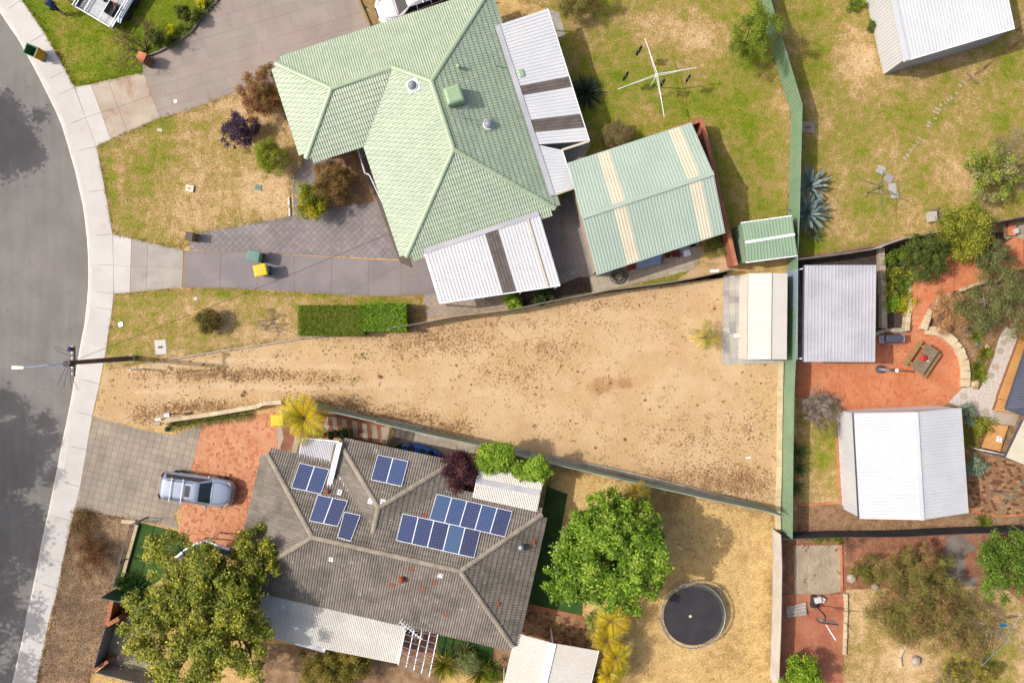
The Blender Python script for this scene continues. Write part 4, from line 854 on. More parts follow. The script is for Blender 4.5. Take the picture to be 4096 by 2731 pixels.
for s_, o, n, lb, m_ in (('d1 1310,632', SWm, nS, 'rust-red ball vent on the grey tiles below the ridge', 'terracotta'), ('d2 82,345', NEm, nE, 'pale metal ball vent on the grey tiles near the east eave', 'galv')):
    p0 = onplane(PX(s_)[0], o, n); vt = thing('roof_vent', p0, lb, 'vent'); MB().lathe(p0, [(.12, -.1), (.12, .18)], 12).build('pipe', m_, vt); MB().lathe(p0+Vector((0, 0, .15)), [(.12, 0), (.19, .06), (.2, .15), (.13, .25), (.01, .29)], 16).build('cowl', m_, vt, smooth=True)
# roofs round the grey-tiled house
def lean(name, label, cat, s_, zs, m, prof, edge=None, posts=True, alt=()):
    a, b_, c_, d_ = [W(p, z_) for p, z_ in zip(PX(s_), zs)]; ce = (a+b_+c_+d_)/4; t = thing(name, Vector((ce.x, ce.y, 0)), label, cat)
    ribbed(t, a, b_, c_, d_, m, prof, alt=alt)
    gutter(t, [d_, c_], edge or m, 'gutter'); gutter(t, [a, d_], edge or m, 'barge', .05); gutter(t, [b_, c_], edge or m, 'barge', .05)
    if posts:
        for p in (a.lerp(c_, .04), b_.lerp(d_, .04), c_.lerp(a, .03), d_.lerp(b_, .03)): MB().tube([(p.x, p.y, 0), (p.x, p.y, p.z-.02)], .04, 8).build('post', 'white_paint', t)
    return t
lean('verandah_roof', 'long weathered white corrugated verandah roof under the big olive tree', 'verandah roof', 'd1 60,722 1352,1012 1278,1388 -30,1125', (2.25, 2.25, 2.0, 2.0), 'cream_iron', 'corr')
lean('porch_roof', 'small white ribbed porch roof beside the golden palm', 'porch roof', 'c1 690,1160 378,1082 415,905 742,935', (2.35, 2.35, 2.2, 2.2), 'zinc_roof', 'corr', 'white_paint')
t_ = lean('patio_roof', 'white corrugated patio roof half covered by the bright green vine', 'patio roof', 'p 2146,2046 1892,1990 1920,1856 2178,1890', (2.5, 2.5, 2.3, 2.3), 'cream_iron', 'corr', 'white_paint')
MB().bar(W((1906, 1922), 2.43), W((2160, 1972), 2.43), .3, .04).build('flashing', 'zinc_roof', t_)
hs = thing('pergola_roof', G1('d2 350,1500'), 'cream gable patio roof beside the golden palms', 'patio roof'); a, b_, c_ = W(PX('d2 30,1118')[0], 2.3), W(PX('d2 367,1208')[0], 2.55), W(PX('d2 772,1277')[0], 2.3); dn = (W((2000, 2900), 2.3)-W((2070, 2600), 2.3)).normalized()*6
ribbed(hs, b_, b_+dn, a+dn, a, 'cream_roof', 'corr'); ribbed(hs, b_, b_+dn, c_+dn, c_, 'cream_roof', 'corr'); MB().bar(b_+Vector((0, 0, .05)), b_+dn+Vector((0, 0, .05)), .4, .04).build('ridge_cap', 'white_paint', hs); gutter(hs, [c_, c_+dn], 'white_paint')
for p in (a, c_, a+dn*.5, c_+dn*.5, b_): MB().tube([(p.x, p.y-.1, 0), (p.x, p.y-.1, p.z-.05)], .045, 8).build('post', 'white_paint', hs)
# bare pergola frame
pg = thing('pergola', G1('d1 1450,1280'), 'bare white steel pergola frame with dry vine stems', 'pergola'); zz = 2.15
P00, P10, P11, P01 = [W(p, zz) for p in PX('d1 1355,1012 1638,1090 1550,1510 1275,1400')]
for i in range(5): MB().bar(P00.lerp(P10, i/4), P01.lerp(P11, i/4), .05, .08).build('rafter', 'white_paint', pg)
for i in range(8): MB().bar(P00.lerp(P01, i/7)+Vector((0, 0, .06)), P10.lerp(P11, i/7)+Vector((0, 0, .06)), .035, .04).build('batten', 'galv', pg)
for p in (P00, P10, P11, P01): MB().tube([(p.x, p.y, 0), (p.x, p.y, zz)], .04, 8).build('post', 'white_paint', pg)
for k in range(14):
    a = P00.lerp(P10, random.random()).lerp(P01.lerp(P11, random.random()), random.random()); pts = [a+Vector((0, 0, .1))]
    for j in range(5): pts.append(pts[-1]+Vector((random.uniform(-.3, .3), random.uniform(-.3, .3), random.uniform(-.08, .1))))
    MB().tube(pts, .012, 4).build('vine_stem', 'twig_grey', pg)
flat('pergola_floor', G('d1 1300,1040 1640,1095 1610,1330 1240,1330'), .013, 'mulch_red')
# right-edge house
rh = thing('house', G1('c3 2400,500'), 'house with dark blue-grey metal roof at the timber deck', 'house'); a, b_, c_ = W(PX('c3 2135,638')[0], 2.6), W(PX('c3 2290,175')[0], 2.6), W(PX('c3 2290,690')[0], 2.6)
e_ = Vector((8, 0, 1.2)); f_ = (b_-a).normalized(); top = b_+f_*6
ribbed(rh, a, top, top+e_+Vector((0, -1, 0)), a+Vector((3.2, .5, 1.2)), 'dark_roof', 'rib'); ribbed(rh, a, c_+(c_-a)*2, c_+(c_-a)*2+Vector((0, 1.5, 1.2)), a+Vector((3.2, .5, 1.2)), 'dark_roof', 'rib'); gutter(rh, [c_+(c_-a)*2, a, top], 'dark_roof')
walls(rh, [(a.x+3.2, a.y+.8), (a.x+8, a.y-1.5), (a.x+9, a.y+10), (top.x+3.0, top.y)], 2.5, 'brick_wall')
r2 = thing('patio_roof', G1('c3 2400,1000'), 'cream ribbed patio roof edge over the timber deck steps', 'patio roof'); a, b_, c_ = W(PX('c3 2130,1070')[0], 2.3), W(PX('c3 2290,735')[0], 2.3), W(PX('c3 2290,1135')[0], 2.3)
dd = (c_-a).normalized()*6; ribbed(r2, a, b_, b_+dd, a+dd, 'cream_sheet', 'corr'); gutter(r2, [a, b_], 'dark_roof'); gutter(r2, [a, a+dd], 'dark_roof', 'barge', .06)
for p in (a+Vector((.1, 0, 0)), a+dd*.5): MB().tube([(p.x, p.y, 0), (p.x, p.y, 2.25)], .05, 8).build('post', 'dark_roof', r2)
# ------------------------------------------------------------------ fences
def metal_fence(label, pts, h, m, bay=2.37, capm=None, name='fence', z0=0.02):
    t = thing(name, Vector((pts[0].x, pts[0].y, 0)), label, 'fence')
    for a, b_ in zip(pts, pts[1:]):
        a = Vector((a.x, a.y, 0)); b_ = Vector((b_.x, b_.y, 0)); d = b_-a; L = d.length; k = max(1, round(L/bay)); d.normalize()
        for i in range(k):
            p, q = a+d*(L*i/k+.03), a+d*(L*(i+1)/k-.03); st = random.uniform(-.015, .015)
            ribbed(t, p+Vector((0, 0, z0)), q+Vector((0, 0, z0)), q+Vector((0, 0, h-.03)), p+Vector((0, 0, h-.03)), m, 'panel', name='panel', solo=True)
            MB().bar(p+Vector((0, 0, h+st*0)), q+Vector((0, 0, h)), .045, .05).build('top_rail', capm or m, t)
            MB().box(a+d*(L*i/k)+Vector((0, 0, h/2+.01)), (.06, .055, h+.02), math.atan2(d.y, d.x)).build('post', m, t)
    return t
def fibro_fence(label, pts, h, m, name='fence', capm=None):
    t = thing(name, Vector((pts[0].x, pts[0].y, 0)), label, 'fence')
    for a, b_ in zip(pts, pts[1:]):
        a = Vector((a.x, a.y, 0)); b_ = Vector((b_.x, b_.y, 0)); k = max(1, round((b_-a).length/1.02))
        for i in range(k):
            p, q = a.lerp(b_, i/k), a.lerp(b_, (i+1)/k); dz = random.uniform(-.012, .012)
            ribbed(t, p, q, q+Vector((0, 0, h+dz)), p+Vector((0, 0, h+dz)), m, 'super', name='sheet', solo=True)
            # the sheet's own thickness along the top edge
            n = Vector((-(q-p).y, (q-p).x, 0)).normalized(); mb = MB(); st, prf = PROF['super']; nr = max(1, round((q-p).length/st)); r0 = []; r1 = []
            nn = (q-p).cross(Vector((0, 0, 1))).normalized(); nn = nn if nn.dot(Vector((0, 0, H))-p) > 0 else -nn
            for kk in range(nr):
                for j, (x, hh) in enumerate(prf):
                    if j == 0 and kk: continue
                    f = (kk+x/st)/nr; c0 = p.lerp(q, f)+nn*hh+Vector((0, 0, h+dz+.001)); r0.append(c0+nn*.012); r1.append(c0-nn*.012)
            mb.loft([r0, r1], close=False, capa=False, capb=False); mb.build('top_edge', capm or m, t)
    return t
metal_fence('long green metal fence, bent in two places, along the back boundary of the green lawn', G('p 3050,-110 3081,0 3208,420 3197,860 3190,1030 3184,1380 3176,1560 3172,1760 3168,2156', 1.8), 1.8, 'fence_green')
fibro_fence('grey corrugated fence between the white carport and the bare lot', G('b1 1180,1418 1500,1362 1770,1310 b2 0,1246 450,1150 720,1100 900,1066 1400,1002 1640,960 1890,905 1985,878', 1.35), 1.35, 'fibro')
fibro_fence('white corrugated fence along the sandy yard with the trampoline', G('d3 118,240 128,500 125,800 118,1100 110,1330 98,1640', 1.6), 1.6, 'fibro_white')
fibro_fence('dark grey corrugated fence behind the large white shed', G('d3 140,284 620,268 1200,263 1750,236 2400,212', 1.65), 1.65, 'fibro_dark')
fibro_fence('corrugated fence between the side lawn and the dark mulch bed', G('b3 275,795 640,750 1020,690 1255,605 1560,545', 1.7), 1.7, 'fibro')
metal_fence('short dark blue metal fence behind the olive shrubs at the lawn', G('b3 1950,490 2290,422 2700,340', 1.7), 1.7, 'dark_roof')
metal_fence('pale green metal fence between the bare lot and the grey-tiled house', G('c1 255,575 660,662 1085,757', 1.8), 1.8, 'fence_pale')
metal_fence('pale green metal fence behind the limestone coping, running to the back corner', G('c1 1070,760 1500,860 2030,976 c2 165,1087 760,1222 1300,1346 1800,1456 2290,1560 d3 165,86', 1.8), 1.8, 'fence_pale')
blockwall('retaining_wall', 'limestone block retaining edge along the palm end of the pale green fence', 'wall', G('c1 330,548 660,632', .15), .26, .15, 'limestone_grey', 'limestone_grey', .55, .12)
blockwall('retaining_wall', 'short pale limestone block edge beside the dead weeds', 'wall', G('c1 1120,735 1500,812', .15), .26, .15, 'limestone_grey', 'limestone_grey', .6, .12)
blockwall('retaining_wall', 'long limestone block edge of the bare lot behind the pale green fence', 'wall', G('c1 2125,960 c2 150,1035 1000,1210 1700,1380 2290,1535', .2), .3, .2, 'limestone_grey', 'limestone_grey', 1.0, .16)
blockwall('retaining_wall', 'cream limestone retaining strip along the foot of the green back fence', 'wall', G('c3 118,210 108,700 100,1300 88,1560 d3 95,200', .15), .32, .15, 'limestone', 'limestone', 1.1, .12)
blockwall('garden_wall', 'low limestone front wall ending at the letterboxes', 'wall', G('c0 1450,748 1870,690 2294,618 c1 60,590 225,578', .7), .26, .7, 'limestone', 'limestone', .6, .1)
# pool-style rail fence and teal fence, lower left
def rail_fence(label, pts, h, m, gap=.12):
    t = thing('fence', Vector((pts[0].x, pts[0].y, 0)), label, 'fence')
    for a, b_ in zip(pts, pts[1:]):
        a = Vector((a.x, a.y, 0)); b_ = Vector((b_.x, b_.y, 0)); L = (b_-a).length
        for zz in (.12, h-.05): MB().bar(a+Vector((0, 0, zz)), b_+Vector((0, 0, zz)), .04, .04).build('rail', m, t)
        k = int(L/gap)
        for i in range(1, k): p = a.lerp(b_, i/k); MB().bar(p+Vector((0, 0, .13)), p+Vector((0, 0, h-.06)), .016, .016).build('baluster', m, t)
        for i in range(int(L/2.4)+1): p = a.lerp(b_, min(1, i*2.4/L)); MB().box(p+Vector((0, 0, h/2)), (.06, .06, h)).build('post', m, t)
    return t
rail_fence('dark tubular metal fence along the green turf', G('d0 1235,122 1160,155 1000,740', 1.2), 1.2, 'dark_roof')
blockwall('garden_wall', 'narrow pale kerb wall along the foot of the tubular fence', 'wall', G('d0 1225,150 1095,620', .2), .2, .2, 'limestone', 'limestone', .6, .06)
MBk = thing('paving_edge', G1('d0 1150,125'), 'single pale stone kerb at the end of the tubular fence', 'kerb'); MB().bar(G1('d0 1090,118', .08), G1('d0 1215,128', .08), .25, .14).build('stone', 'limestone', MBk, bevel=.01)
metal_fence('teal green metal side fence under the olive tree', G('d0 905,808 1210,868 1500,930', 1.75), 1.75, 'fence_teal')
fibro_fence('mauve corrugated fence beside the nature strip, south of the brick pier', G('d0 935,1080 870,1300 830,1450', 1.5), 1.5, 'fibro_mauve')
fibro_fence('pale corrugated fence at the corner below the potted roses', G('d0 850,1480 1100,1545 1400,1620', 1.5), 1.5, 'fibro')
blockwall('brick_wall', 'red brick pier wall between the teal fence and the mauve corrugated fence', 'wall', G('d0 1000,830 955,1050 1065,990', 1.2), .24, 1.2, 'brick_wall', 'brick_red', .24)
blockwall('brick_wall', 'low red brick wall at the corrugated fence corner', 'wall', G('d0 830,1455 965,1375', 1.1), .2, 1.1, 'brick_wall', 'brick_red', .24)
# concrete courtyard, lower left
flat('courtyard', G('d0 1080,980 1300,1020 1500,1400 1400,1500 960,1400 1020,1060'), .014, 'slab_grey')
flat('garden_bed', G('d0 1000,830 1300,870 1500,1060 1290,1020 1080,980 960,1040'), .012, 'mulch_red')
flat('dirt_patch', G('d1 0,1200 1640,1330 p 1760,2860 1000,2860'), .009, 'mulch_brown')
MB().bar(G1('d1 350,1205', 1.9), G1('d1 620,1275', 1.9), .2, .12).build('gutter_length', 'white_paint', thing('loose_gutter', G1('d1 480,1240'), 'loose white gutter length along the weathered verandah roof', 'gutter'))
# side court of the grey-tiled house: red gravel with slabs
flat('gravel_court', G('c1 250,690 700,680 1200,790 1150,990 820,910 560,880 400,900 350,1090 220,1040'), .011, 'mulch_red')
sc_ = struct(flat('stepping_path', G('c1 560,690 640,700 600,860 560,860'), .0125, 'mulch_red'))
for s_ in ('640,700 660,800 630,850 590,860', '685,710 722,715 738,825 690,815', '768,725 810,733 822,815 780,815', '858,742 905,748 918,900 872,890', '948,765 995,770 1005,920 960,905', '1035,785 1080,787 1100,935 1048,930', '1120,800 1195,790 1180,990 1130,940', '350,870 400,885 355,1085 310,1075', '190,690 230,780 250,900 200,1035'):
    slab(sc_, 'stepping_slab', G('c1 '+s_), .03, 'slab_grey', thick=.02)
reg = G('c1 1240,800 2000,950 1950,1050 1700,1060 1300,950 1200,990'); sp = struct(flat('paved_path', reg, .012, 'joint_dark')); pave(sp, 'paver', reg, pieces(reg, .4, .4, R(-13)), .024, 'slab_grey', gap=.014)
gt = thing('timber_screen', G1('c1 1200,900'), 'slatted timber screen gate across the side path', 'gate'); a, b_ = G('c1 1225,795 1175,985', .9)
for i in range(16): p = a.lerp(b_, i/15); MB().box((p.x, p.y, 1.0), (.28, .045, .03), R(-13)).build('slat', 'timber_tan', gt)
for p in (a, b_): MB().box((p.x, p.y, .8), (.09, .09, 1.6)).build('post', 'timber_tan', gt)
for i in range(14): MB().bar(Vector((a.x-.05, a.y, .1+i*.11)), Vector((b_.x-.05, b_.y, .1+i*.11)), .02, .06).build('board', 'timber_tan', gt)
# paved strip behind the garage
reg = G('b2 690,960 1640,640 1720,720 1640,890 720,1105'); sp = struct(flat('paved_strip', reg, .010, 'joint_sand')); pave(sp, 'slab', reg, pieces(reg, .61, .61, R(18)), .024, 'slab_grey', gap=.02)
# lower yard of the grey-tiled house
reg = G('d2 110,855 640,965 700,1110 760,1290 370,1215 30,1120'); sp = struct(flat('paved_court', reg, .0135, 'joint_brown')); pave(sp, 'brick', reg, pieces(reg, .118, .118, R(-13), kind='basket'), .026, 'brick_brown', gap=.008)
reg = G('d2 120,850 640,965 632,1000 112,885'); sp = struct(flat('brick_edge', reg, .0145, 'joint_brown')); pave(sp, 'brick', reg, pieces(reg, .118, .235, R(-12.5)), .03, 'brick_red', gap=.008)
flat('dirt_patch', G('d1 2140,1200 2294,1230 2294,1568 2100,1430'), .012, 'mulch_brown')
# ------------------------------------------------------------------ terracotta garden, right
flat('garden_bed', G('p 3190,1030 b3 1255,605 2290,430 p 4400,860 4400,2200 3190,2160'), .011, 'mulch_brown')
flat('garden_bed', G('b3 275,800 1250,640 1040,1430 960,1470 960,1568 330,1568'), .015, 'mulch_dark')
flat('garden_bed', G('b3 1040,690 1500,560 2200,560 2190,680 1720,740 1540,745 1330,900 1280,1240 1250,1430 1050,1430'), .019, 'mulch_dark')
TERR = G('c3 240,205 330,200 p 3219,1100 3503,1075 b3 965,1475 1050,1442 1260,1445 1380,1440 1480,1450 1600,1505 c3 1570,0 1650,65 1705,150 1738,260 1742,440 1610,585 1550,628 1320,668 680,668 640,545 245,530')
tp = struct(flat('terracotta_patio', TERR, .022, 'joint_brown')); pave(tp, 'brick', TERR, pieces(TERR, .118, .118, R(2), kind='basket'), .036, 'brick_terra', gap=.010)
UPT = .55
reg = G('b3 1540,745 1700,738 1950,775 2210,600 2290,620 2290,890 1730,1075 1640,1087 1500,1172 1440,1240 1300,1240 1288,1100 1302,950 1380,860 1450,790', UPT)
up_b = struct(MB().prism(reg, 0, UPT).build('upper_terrace', 'joint_brown')); pave(up_b, 'brick', reg, pieces(reg, .118, .118, R(0), kind='basket'), UPT+.016, 'brick_terra', gap=.007, limit=200)
blockwall('garden_wall', 'short brick course dividing the upper terracotta terrace', 'wall', G('b3 1648,745 1660,1070', UPT+.08), .12, UPT+.08, 'brick_red', 'brick_terra', .24, .05)
stp = thing('garden_steps', G1('b3 1350,1340'), 'four terracotta brick steps between the two patios', 'steps')
for i in range(4):
    z1 = .14*(4-i)-.03; L0, R0_ = PX('b3 1310,1240 1432,1240'); L1, R1_ = PX('b3 1256,1445 1375,1440'); f0, f1 = i/4, (i+1)/4
    lp = lambda a, b2, f: (a[0]+(b2[0]-a[0])*f, a[1]+(b2[1]-a[1])*f)
    MB().prism([W(lp(L0, L1, f0), z1), W(lp(R0_, R1_, f0), z1), W(lp(R0_, R1_, f1), z1), W(lp(L0, L1, f1), z1)], .03, z1).build('step', 'brick_terra', stp)
def stonewall(label, s_, wd, h, m='limestone', bl=.55):
    pts = G(s_, h); t = thing('garden_wall', Vector((pts[0].x, pts[0].y, 0)), label, 'wall'); r_ = random.Random(len(label))
    for a, b_ in zip(pts, pts[1:]):
        L = (b_-a).length; k = max(1, round(L/bl))
        for i in range(k):
            p, q = a.lerp(b_, i/k), a.lerp(b_, (i+1)/k); ww = wd*r_.uniform(.88, 1.1); d = (q-p); mid = (p+q)/2; mid.z = h/2
            MB().box(mid, (d.length-.01, ww, h+r_.uniform(-.02, .02)), math.atan2(d.y, d.x)).build('stone', m, t, bevel=.025)
    return t
stonewall('cream curved limestone wall round the end of the terracotta patio', 'b3 1420,1435 1510,1442 1610,1490 1690,1550 c3 1650,25 1720,100 1765,200 1780,300 1778,440', .52, .3, bl=.4)
stonewall('narrow limestone edge up the side of the brick steps and terrace', 'b3 1250,1440 1262,1310 1275,1270 1272,1150 1290,1010 1330,910 1400,850', .3, .5)
stonewall('limestone edge climbing beside the brick steps towards the dry shrub', 'b3 1400,1430 1440,1300 1465,1210 1520,1150 1640,1085', .38, .5)
stonewall('straight limestone edge of the upper terracotta terrace', 'b3 1720,1080 1900,1015 2220,910', .2, .62)
stonewall('rough limestone wall along the mulch bed of succulents', 'b3 1020,690 1030,850 1040,1050 1045,1250 1045,1420', .34, .45, 'limestone_grey')
stonewall('low limestone wall between the mulch bed and the barbecue', 'b3 960,1475 1050,1437 1250,1432', .25, .45, 'limestone_grey')
blockwall('brick_edging', 'thin orange brick edging round the scrubby garden bed', 'edging', G('c3 615,900 650,1480 265,1500 260,880', .08), .11, .08, 'brick_terra', 'brick_terra', .24, .05)
flat('gravel_path', G('c3 620,680 660,668 700,1500 660,1500 640,1200'), .02, 'gravel_white')
struct(sheet('scrubby_bed', G('c3 260,540 620,560 640,1200 650,1480 265,1500'), .018, 'lawn', .35, [('c3 460,1000', 60, 90, .25), ('c3 550,800', 20, 60, .1)], cell=.25))
flat('gravel_path', G('c3 1740,450 1840,440 1890,470 2010,210 2070,0 b3 2130,1400 2240,1500 c3 2260,0 2080,545 1995,770 1740,620 1610,580'), .024, 'gravel_white')
for s_, r_ in (('c3 1750,525', .24), ('c3 1850,600', .27), ('c3 1950,665', .25), ('c3 2080,120', .22), ('c3 2035,260', .24), ('c3 1990,340', .22), ('c3 2110,45', .2), ('b3 2190,1440', .2)):
    o = thing('stepping_stone', G1(s_), 'round-edged grey stepping stone in the white gravel path', 'stepping stone', 'stepping stones in the white gravel'); mb = MB(); p = G1(s_)
    ring = [(p.x+r_*(1+.18*math.sin(3*k+p.x))*math.cos(k), p.y+r_*(1+.15*math.cos(2*k))*math.sin(k)) for k in np.linspace(0, 6.0, 11)]; mb.prism(ring, .0, .05).build('stone', 'slab_grey', o)
for s_, nm in (('c3 2060,545 2250,30 b3 2290,1330 p 4250,1300 p 4250,1640 c3 2140,560', 'upper'), ('c3 1990,775 2155,790 2080,1020 1915,985', 'lower'), ('c3 2065,550 2160,565 2290,690 2030,650', 'middle')):
    reg = G(s_, .3); dk = thing('timber_deck', Vector((reg[0].x, reg[0].y, 0)), {'upper': 'long orange timber deck along the dark-roofed house', 'lower': 'small orange timber deck holding the white tray', 'middle': 'short orange timber landing at the roof corner'}[nm], 'deck')
    MB().prism(reg, .02, .27).build('deck_frame', 'joint_brown', dk); pave(dk, 'board', reg, pieces(reg, 2.4, .14, R(-20) if nm != 'middle' else R(65), bond=.5), .3, 'deck', gap=.006, limit=120)
flat('landing', G('c3 2030,655 2250,690 2210,790 1995,770'), .03, 'slab_grey')
ty = thing('white_tray', G1('c3 2075,910', .32), 'white tray with four dark feet upturned on the small deck', 'tray'); p = G1('c3 2075,910', .36); MB().box(p, (.36, .34, .06), R(-10)).build('tray', 'white_paint', ty, bevel=.01)
for a in (-1, 1):
    for b2 in (-1, 1): MB().box(p+Vector((a*.07+.05, b2*.08, .05)), (.04, .07, .05), R(-30)).build('foot', 'black', ty)
rl = thing('handrail', G1('c3 2000,1030'), 'white tubular handrail beside the small timber deck', 'handrail'); r0, r1 = G('c3 1890,1000 2120,1050', .9)
for zz in (.45, .9): MB().tube([(r0.x, r0.y, zz), (r1.x, r1.y, zz)], .03, 8).build('rail', 'white_paint', rl)
for i in range(5): p = r0.lerp(r1, i/4); MB().tube([(p.x, p.y, 0), (p.x, p.y, .9)], .022, 6).build('post', 'white_paint', rl)
reg = G('c3 1870,1030 2290,1130 2290,1568 p 4300,2050 p 3880,2060 c3 1780,1240'); sp = struct(flat('paved_court', reg, .02, 'joint_brown')); pave(sp, 'paver', reg, pieces(reg, .23, .16, R(-8), bond=.5), .034, 'brick_brown', gap=.01)
blockwall('brick_edging', 'line of terracotta bricks along the brown paved court', 'edging', G('d3 1830,25 2050,75 2290,60', .1), .11, .1, 'brick_terra', 'brick_terra', .24, .05)
# lower right yard
flat('garden_bed', G('d3 130,285 2300,225 p 4300,2900 p 3100,2900 d3 110,1568'), .013, 'mulch_red')
struct(sheet('back_lawn', G('d3 700,730 1000,720 1560,700 2100,700 2290,860 p 4300,2420 4300,2900 3380,2900 d3 670,1568 690,1000'), .017, 'lawn', .36, [('v 2000,1480', 60, 60, .1), ('v 1990,1400', 60, 40, -.25), ('v 2250,1500', 90, 60, .25), ('v 2080,1520', 60, 30, -.3)], cell=.35))
reg = G('d3 230,335 640,330 655,745 525,770 235,770'); sp = struct(flat('paved_court', reg, .018, 'joint_dark')); pave(sp, 'brick', reg, pieces(reg, .235, .118, R(91), bond=.5), .032, 'brick_cream', gap=.012)
blockwall('brick_edging', 'orange brick edging beside the cream paved square', 'edging', G('d3 655,330 665,740', .12), .13, .12, 'brick_terra', 'brick_terra', .24, .06)
reg = G('d3 120,780 370,770 680,775 670,1568 p 3370,2900 p 3100,2900 d3 115,1100'); sp = struct(flat('paved_court', reg, .016, 'joint_brown')); pave(sp, 'brick', reg, pieces(reg, .118, .118, R(0), kind='basket'), .030, 'brick_red', gap=.008)
stonewall('wavy pale stone edge between the red paving and the lawn', 'd3 700,770 705,900 698,1100 690,1320', .2, .2)
stonewall('curved pale stone ring at the foot of the bottlebrush', 'd3 1300,1200 1220,1260 1185,1340 1195,1430', .14, .2)
flat('concrete_path', G('d3 1600,250 1740,245 1880,360 1760,420 1770,620 1880,610 1850,700 1600,690 1570,560 1590,400'), .02, 'concrete_shaded')
# ------------------------------------------------------------------ plants
def unit(a): return a/np.maximum(np.linalg.norm(a, axis=1, keepdims=True), 1e-9)
def quads_mesh(name, P, cols):
    """P: (n,4,3) leaf quads, cols (n,3)"""
    n = len(P); me = bpy.data.meshes.new(name); me.vertices.add(4*n); me.vertices.foreach_set('co', P.reshape(-1).astype(np.float32))
    me.loops.add(4*n); me.loops.foreach_set('vertex_index', np.arange(4*n, dtype=np.int32)); me.polygons.add(n)
    me.polygons.foreach_set('loop_start', np.arange(0, 4*n, 4, dtype=np.int32)); me.polygons.foreach_set('loop_total', np.full(n, 4, dtype=np.int32))
    me.update(calc_edges=True); at = me.color_attributes.new('Col', 'FLOAT_COLOR', 'POINT')
    at.data.foreach_set('color', np.repeat(np.c_[cols, np.ones(n)], 4, axis=0).astype(np.float32).ravel()); return me
def leaves(centers, radii, n, size, pal, asp=.5, up=.6, spread=.9, hue=.5, zmin=.02, inner=.3, needle=False, sag=0.0):
    """leaf quads over the shells of many small clumps; returns quads and colours"""
    w_ = radii.prod(axis=1)**(2/3); b = rng.choice(len(centers), n, p=w_/w_.sum()); d = unit(rng.normal(size=(n, 3))); d[:, 2] = np.where(rng.random(n) < .65, np.abs(d[:, 2]), d[:, 2])
    r = np.where(rng.random(n) < inner, rng.uniform(.2, .9, n), np.abs(rng.normal(.72, .3, n))); pos = centers[b]+d*radii[b]*r[:, None]
    k = pos[:, 2] > zmin; pos, d, b = pos[k], d[k], b[k]; n = len(pos)
    nn = unit(d*.7+np.array([0, 0, up])+rng.normal(size=(n, 3))*spread*.6)
    t = rng.normal(size=(n, 3)) + (d*2.2 if needle else 0); t -= nn*(t*nn).sum(1, keepdims=True); t = unit(t); t[:, 2] -= sag; s_ = unit(np.cross(nn, t))
    L = size*rng.uniform(.6, 1.3, n)[:, None]; B = L*asp*.5
    P = np.stack([pos-t*L*.5, pos+s_*B-nn*L*.06, pos+t*L*.5, pos-s_*B-nn*L*.06], axis=1)
    pal = np.array(pal); bb = rng.random(len(centers))*len(pal)*.999; ci = np.where(rng.random(n) < hue, bb[b], rng.random(n)*len(pal)*.999).astype(int)
    return P, np.minimum(pal[ci]*1.7*rng.uniform(.55, 1.45, n)[:, None], .7)
def limbs(mb, base, centers, r0, trunk_z, k=9, wob=.15):
    fork = Vector((base.x, base.y, trunk_z)); mid = Vector((base.x+random.uniform(-.06, .06), base.y+random.uniform(-.06, .06), trunk_z*.5))
    mb.tube([(base.x, base.y, -.02), mid, fork], [r0*1.25, r0, r0*.85], 8)
    idx = list(range(len(centers))); random.shuffle(idx)
    for i in idx[:k]:
        e = Vector(centers[i]); m1 = fork.lerp(e, .4)+Vector((random.uniform(-wob, wob), random.uniform(-wob, wob), random.uniform(-wob, wob)*.5)); m2 = fork.lerp(e, .75)+Vector((random.uniform(-wob, wob), random.uniform(-wob, wob), 0))
        mb.tube([fork, m1, m2, e], [r0*.6, r0*.42, r0*.25, r0*.1], 6)
PAL = {'green': [c(92, 116, 26), c(110, 134, 34), c(126, 148, 46), c(80, 102, 26)], 'bright': [c(120, 152, 26), c(138, 168, 42), c(102, 132, 22), c(152, 178, 60)], 'olive': [c(132, 142, 44), c(154, 158, 54), c(110, 122, 38), c(178, 172, 60), c(98, 108, 34)],
       'lime': [c(136, 146, 30), c(152, 160, 40), c(114, 126, 26)], 'yellow': [c(176, 168, 16), c(200, 186, 20), c(150, 152, 24)], 'gold': [c(216, 184, 18), c(190, 166, 26), c(230, 204, 44), c(150, 146, 34)], 'brown': [c(138, 104, 56), c(120, 92, 46), c(110, 104, 44), c(150, 110, 64)], 'rust': [c(158, 110, 66), c(140, 92, 58), c(126, 118, 56)],
       'purple': [c(86, 50, 56), c(70, 40, 50), c(102, 60, 60)], 'dpurple': [c(78, 58, 84), c(64, 48, 70), c(92, 68, 90)], 'drybrown': [c(196, 152, 108), c(176, 132, 90), c(206, 166, 120)], 'grey': [c(170, 156, 144), c(152, 138, 128), c(184, 170, 156)], 'greygreen': [c(140, 158, 130), c(158, 174, 148), c(124, 142, 114)],
       'dark': [c(58, 80, 30), c(72, 94, 36), c(50, 70, 28)], 'bottle': [c(128, 130, 58), c(144, 140, 70), c(152, 130, 78), c(112, 120, 52), c(170, 126, 88)], 'gum': [c(118, 124, 70), c(134, 136, 80), c(104, 112, 64)], 'mix_yg': [c(196, 180, 20), c(120, 130, 26), c(150, 150, 24), c(84, 104, 24)], 'pinkish': [c(150, 136, 84), c(160, 130, 110), c(134, 124, 64)], 'tree': [c(96, 130, 24), c(112, 146, 32), c(134, 162, 46), c(82, 114, 22), c(154, 176, 64)], 'straw': [c(206, 176, 120), c(190, 156, 104), c(170, 140, 92)], 'deadweed': [c(178, 138, 92), c(160, 120, 80), c(140, 104, 72), c(196, 158, 110)]}
